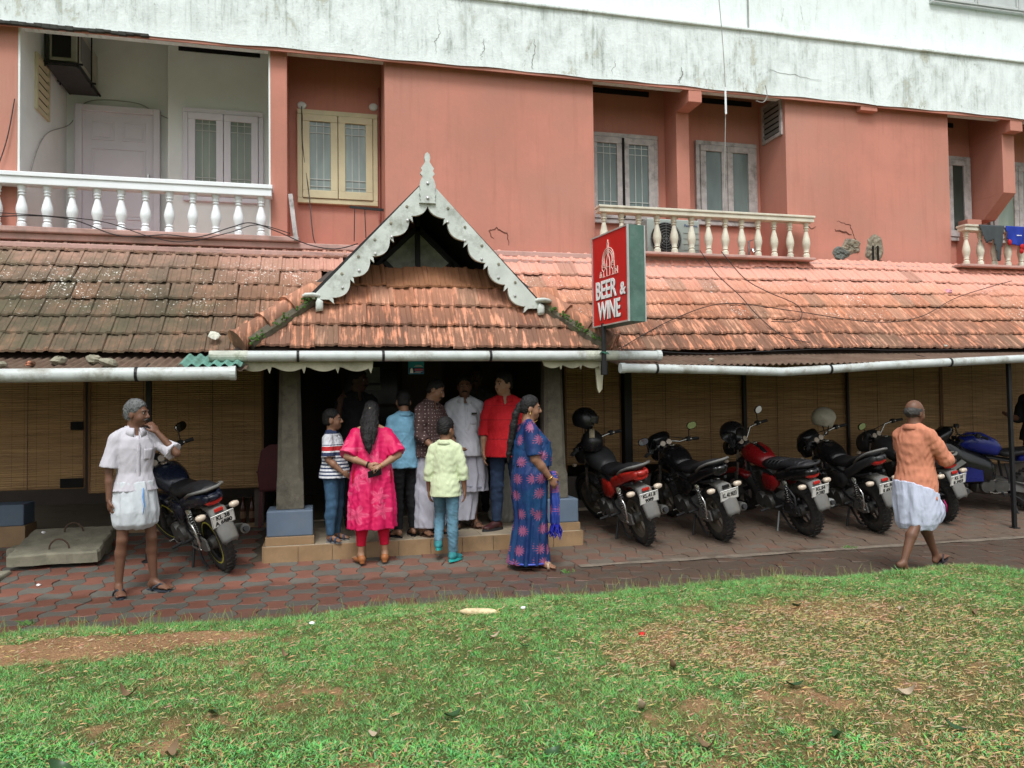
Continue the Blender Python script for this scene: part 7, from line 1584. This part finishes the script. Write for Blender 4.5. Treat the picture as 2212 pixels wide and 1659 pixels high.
# 6 man in the white shirt
J = person('moustached man in white shirt and white mundu facing out beneath the poster', (1.56, 8.42, .214), -2, 1.65, 'dark', 1.03, 1.03, .03, 1.02, 0, -6, 6, 0, armL=((.22, -.02, -1), (-.02, -.22, -1), (-.1, -.2, -1), (-1, 0, 0)), armR=((-.25, -.1, -1), (.25, -.5, -.8), (.2, -.6, -.7), (1, 0, 0)), curl=.8)
hair(J, HAIRB); facial(J, HAIRB); shirt(J, cloth('white_shirt_cotton_plain', (.58, .60, .66), var=.05), .80, 'rolled', 10, .022, True, .025); skirt(J, MUN, .40, .98, .24, .17, .175, .14, 7, (8, .016, 1), 'folded_mundu', mid=[(.6, .02, 0, .215, .165)], extra=[((.17, -.06, .62), (.05, .07, .16), .05)]); skirt(J, MUN, .085, .5, .15, .13, .17, .14, 8, (7, .012, 3), 'mundu_lower', cx=-.05)
part('border_stripe', cloth('grey_blue_border', (.32, .34, .42)), J['o'], lambda m: m.tube([(.23 * math.cos(a) * 1.02, .168 * math.sin(a) * 1.02, .455 + .012 * math.sin(3 * a)) for a in np.linspace(-2.9, .2, 26)], .007, 5), local=True, smooth=True)
sandals(J, plain('brown_strap_sandal', (.06, .03, .018), .6), False, None, 0, True); ring(J, 'wrist_watch', J['wrL'] - nrm(J['wrL'] - J['elL']) * .012, .031, .008, J['wrL'] - J['elL'], GOLD)
placket(J, cloth('white_shirt_cotton_pocket', (.56, .58, .64)), .84, .022, (.04, 1.15))
pn_ = part('pocket_phone', BLKP, None, lambda m: m.box(-.03, .03, -.005, .005, -.01, .012)); pn_.matrix_world = Matrix.LocRotScale(J['o'].location, J['o'].rotation_euler, J['o'].scale) @ Matrix.Translation((.085, -.157, 1.272)); pn_.name = 'mobile_phone'; props(pn_, 'top edge of a dark phone in the white shirt pocket', 'phone')
# 7 man in the red shirt
J = person('stout man in red shirt and dark jeans with his face turned to the left', (1.95, 8.14, .214), -14, 1.66, 'light', 1.08, 1.16, .03, 1.05, 0, -48, 4, 0, armL=None, armR=((-.2, .02, -1), (-.03, -.10, -1), (.02, -.1, -1), (1, 0, 0)), legL=((.12, -.01, .475), (.14, .02, .087), (.3, -1)), legR=((-.10, -.01, .475), (-.11, .02, .087), (-.9, -.8)))
hair(J, HAIRB, 'short', 1.06); facial(J, HAIRB, False); shirt(J, stripes('red_lined_shirt', [(0, (.44, .012, .018)), (.28, (.10, .005, .01)), (.287, (.44, .012, .018)), (.60, (.10, .005, .01)), (.607, (.44, .012, .018)), (.84, (.10, .005, .01)), (.847, (.44, .012, .018))]), .79, 'rolled', 11, .02, True, .02); trousers(J, JEAND, 6, .012); shoes(J, plain('maroon_loafer', (.045, .012, .012), .45), BLKM)
# 8 boy in the lime shirt stepping up
J = person('boy in pale lime shirt, jeans and turquoise sneakers stepping up to the porch', (1.20, 7.55, gz(7.55) + .004), 160, 1.35, 'mid', .92, .93, 0, 1.16, 2, -30, 4, 0, armL=((.2, .0, -1), (.05, -.2, -1), (0, -.2, -1), (-1, 0, 0)), armR=((-.25, .05, -1), (-.05, -.16, -1), (0, -.15, -1), (1, 0, 0)), legL=((.10, -.17, .56), (.10, -.02, .22), (.1, -1, -.1)), legR=((-.085, .0, .475), (-.09, .02, .095), (-.4, -1)))
hair(J, HAIRB, 'short', 1.05); shirt(J, cloth('pale_lime_cotton', (.58, .66, .43), var=.06), .78, 'mid', 13, .022, True, .02, amp=.006); trousers(J, JEANL, 8, .010); TEAL = plain('teal_knit', (.03, .22, .24), .7, .3, 20, .2); shoes(J, TEAL, plain('turquoise_sole', (.03, .42, .40), .35), 1)
# 9 woman in the blue sari
SA = flowers('blue_flower_sari', (.006, .024, .11), (.007, .05, .14), (.34, .085, .16), 5.8, .34, 13, .5)
J = person('woman in blue sari with pink flowers walking to the right', (1.95, 7.15, .006), 84, 1.61, 'mid', .98, 1.22, .035, 1.0, 0, -2, 6, 0, armL=((.2, -.25, -1), (.0, -.7, -.7), (0, -.7, -.7), (-1, 0, 0)), armR=((-.14, -.10, -1), (.06, -.62, -.78), (.05, -.55, -.85), (1, 0, 0)), legL=((.09, .06, .475), (.10, .13, .10), (.1, -1)), legR=((-.09, -.05, .475), (-.10, -.06, .085), (-.5, -1)), arm_r=1.25, bust=1.3, hip=1.1, curl=.9)
hair(J, HAIRB, 'pony'); facial(J, HAIRB, False)
shirt(J, SA, 1.02, 'half', 15, .012, False, .0, name='blouse', amp=.003)
S = SDF().loft([(.035, 0, .03, .19, .205), (.20, 0, .02, .185, .185), (.48, 0, .0, .195, .160), (.80, 0, .01, .230, .182), (.93, 0, .0, .236, .188), (1.08, 0, -.02, .200, .166)], .03, fold=(11, .014, 1))
sdf_obj(S, 'sari_skirt', SA, J['o'], .0085, wrinkle(31, .06, .25, (1, 1, .35)), .006)
S = SDF().loft([(1.0, 0, -.02, .222, .195), (1.12, .0, -.03, .205, .195), (1.24, .02, -.025, .190, .185), (1.34, .05, .0, .140, .125), (1.42, .095, .01, .075, .08)], .03, fold=(5, .006, 2))
S.chain([(.13, -.02, 1.42), (.15, .09, 1.34), (.15, .12, 1.15), (.14, .13, .95)], [.042, .045, .045, .03], .04)
sdf_obj(S, 'sari_drape', SA, J['o'], .0085, wrinkle(32, .04, .14, (1, 1, .6)), .007)
PB = flowers('blue_pallu', (.02, .045, .26), (.03, .06, .30), (.36, .10, .22), 5.8, .34, 13, .5)
S = SDF().loft([(.42, -.06, -.235, .085, .035), (.65, -.07, -.235, .075, .04), (.85, -.08, -.225, .055, .04), (.95, -.08, -.21, .03, .03)], .03, fold=(6, .010, 0)); sdf_obj(S, 'sari_pallu', PB, J['o'], .0075, wrinkle(33, .05, .2, (1, 1, .3)), .006)
TAS = cloth('royal_blue_tassel', (.012, .018, .26))
part('tassels', TAS, J['o'], lambda m: [m.tube([(-.06 + .08 * math.cos(a), -.235 + .034 * math.sin(a), .425), (-.06 + .10 * math.cos(a) + random.gauss(0, .012), -.235 + .05 * math.sin(a) + random.gauss(0, .012), .36), (-.06 + .11 * math.cos(a) + random.gauss(0, .02), -.235 + .06 * math.sin(a) + random.gauss(0, .02), random.uniform(.27, .33))], [.006, .007, .003], 5) for a in np.linspace(0, 6.2, 30)], local=True, kind='stuff')
part('border_band', plain('gold_blue_border', (.06, .09, .42), .5), J['o'], lambda m: m.tube([(.19 * math.cos(a), .02 + .19 * math.sin(a), .05) for a in np.linspace(0, 6.2832, 40)], .010, 6, caps=False), local=True, smooth=True)
sandals(J, plain('beige_leather', (.40, .29, .20), .5), False, plain('brown_wedge', (.10, .05, .035), .6), .012, False)
ring(J, 'bangle', J['wrR'] - nrm(J['wrR'] - J['elR']) * .01, .033, .006, J['wrR'] - J['elR'], GOLD); ring(J, 'necklace', J['up']((0, -.01, 1.425)), .078, .004, (0, .45, 1), GOLD)
for s in (-1, 1): part('earring', GOLD, J['o'], lambda m: (m.sphere(J['hd']((s * .083, .008, 1.535)), .007, 7, 5), m.sphere(J['hd']((s * .084, .008, 1.515)), (.006, .006, .013), 7, 5)), local=True, smooth=True)
# 10 balding man in the orange shirt
J = person('balding man in orange shirt and folded white mundu walking away to the right', (5.12, 5.84, .004), 100, 1.52, 'dark', 1.06, 1.08, .02, 1.02, 2, -2, 4, 0, armL=(*ik(1, 1.06, (.03, -.27, 1.14), (1, .35, -.7), 2), (-.8, -.5, .1), (0, .2, -1)), armR=(*ik(-1, 1.06, (-.04, -.28, 1.12), (-1, .1, -.75), 2), (.8, -.5, .1), (0, .2, -1)), legL=((.07, -.20, .50), (.075, -.36, .13), (.1, -1, .32)), legR=((-.08, .10, .49), (-.09, .30, .15), (-.1, -.85, -.55)), h=.0072, leg_r=.95, group='people walking on the paving')
hair(J, HAIRS, 'bald'); facial(J, HAIRS, True)
S_o = shirt(J, cloth('orange_cotton', (.54, .215, .13), .85, .10), .74, 'mid', 17, .022, True, .01, amp=.008)
S = SDF().loft([(.44, 0, 0, .17, .155), (.50, 0, -.01, .20, .19), (.60, .0, -.015, .215, .205), (.78, 0, 0, .218, .20), (1.0, 0, 0, .215, .19)], .02, fold=(6, .008, 1.5)).ell((.02, -.25, .66), (.085, .06, .13), .05).ell((-.08, -.22, .60), (.06, .06, .12), .05).plane((0, 0, .84), (-.05, -.42, 1))
sdf_obj(S, 'folded_mundu', WHC, J['o'], .0085, wrinkle(99, .04, .18, (1, 1, .45)), .008)
part('red_border', cloth('magenta_border', (.42, .02, .12)), J['o'], lambda m: m.tube([(-.15, -.205, .72), (-.16, -.225, .67), (-.155, -.235, .60)], [.004, .008, .004], 7), local=True, smooth=True)
sandals(J, plain('dark_slipper', (.03, .025, .03), .6), True)
# 11 man at the right picture edge, 12-13 figures deep in the porch
J = person('dark-shirted man cut by the right picture edge, gesturing with raised hands', (9.78, 8.82, gz(8.82)), -72, 1.76, 'dark', 1., 1., 0, 1., 0, 0, 2, 0, armL=((.15, -.35, -.9), (-.1, -.95, .05), (0, -1, .25), (0, 0, 1)), armR=((-.1, -.3, -.9), (.0, -.95, .15), (0, -1, .3), (0, 0, 1)), h=.009, curl=.2, group='people under the veranda')
hair(J, HAIRB); facial(J, HAIRB); shirt(J, DRK, .80, 'rolled', 19); trousers(J, BLKC, 9); shoes(J, BLKC)
J = person('dim figure in dark shirt behind the striped boy, pointing one finger up', (.42, 8.80, .214), 22, 1.74, 'deep', 1.08, 1.1, .02, 1.02, 0, 40, 4, 0, armL=None, armR=((-.35, -.35, -.9), (-.05, -.5, .9), (.1, -.1, 1), (.4, -.8, 0)), h=.009, curl=.9)
hair(J, HAIRB); facial(J, HAIRB); shirt(J, DRK, .80, 'half', 20); trousers(J, BLKC, 10); shoes(J, BLKC)
d0 = J['handR']; part('pointing_finger', SK['deep'], J['o'], lambda m: m.tube([d0 + np.array([.025, 0, -.005]), d0 + np.array([.027, 0, .035]), d0 + np.array([.028, .002, .07])], [.011, .010, .007], 7), local=True, smooth=True)
J = person('tall dim figure in grey-green shirt at the back between white and red shirts', (1.92, 9.55, .222), -5, 1.80, 'deep', 1., 1., 0, 1., 0, -10, 2, 0, h=.009)
hair(J, HAIRB); facial(J, HAIRB); shirt(J, GRN, .80, 'half', 21); trousers(J, BLKC, 11); shoes(J, BLKC)
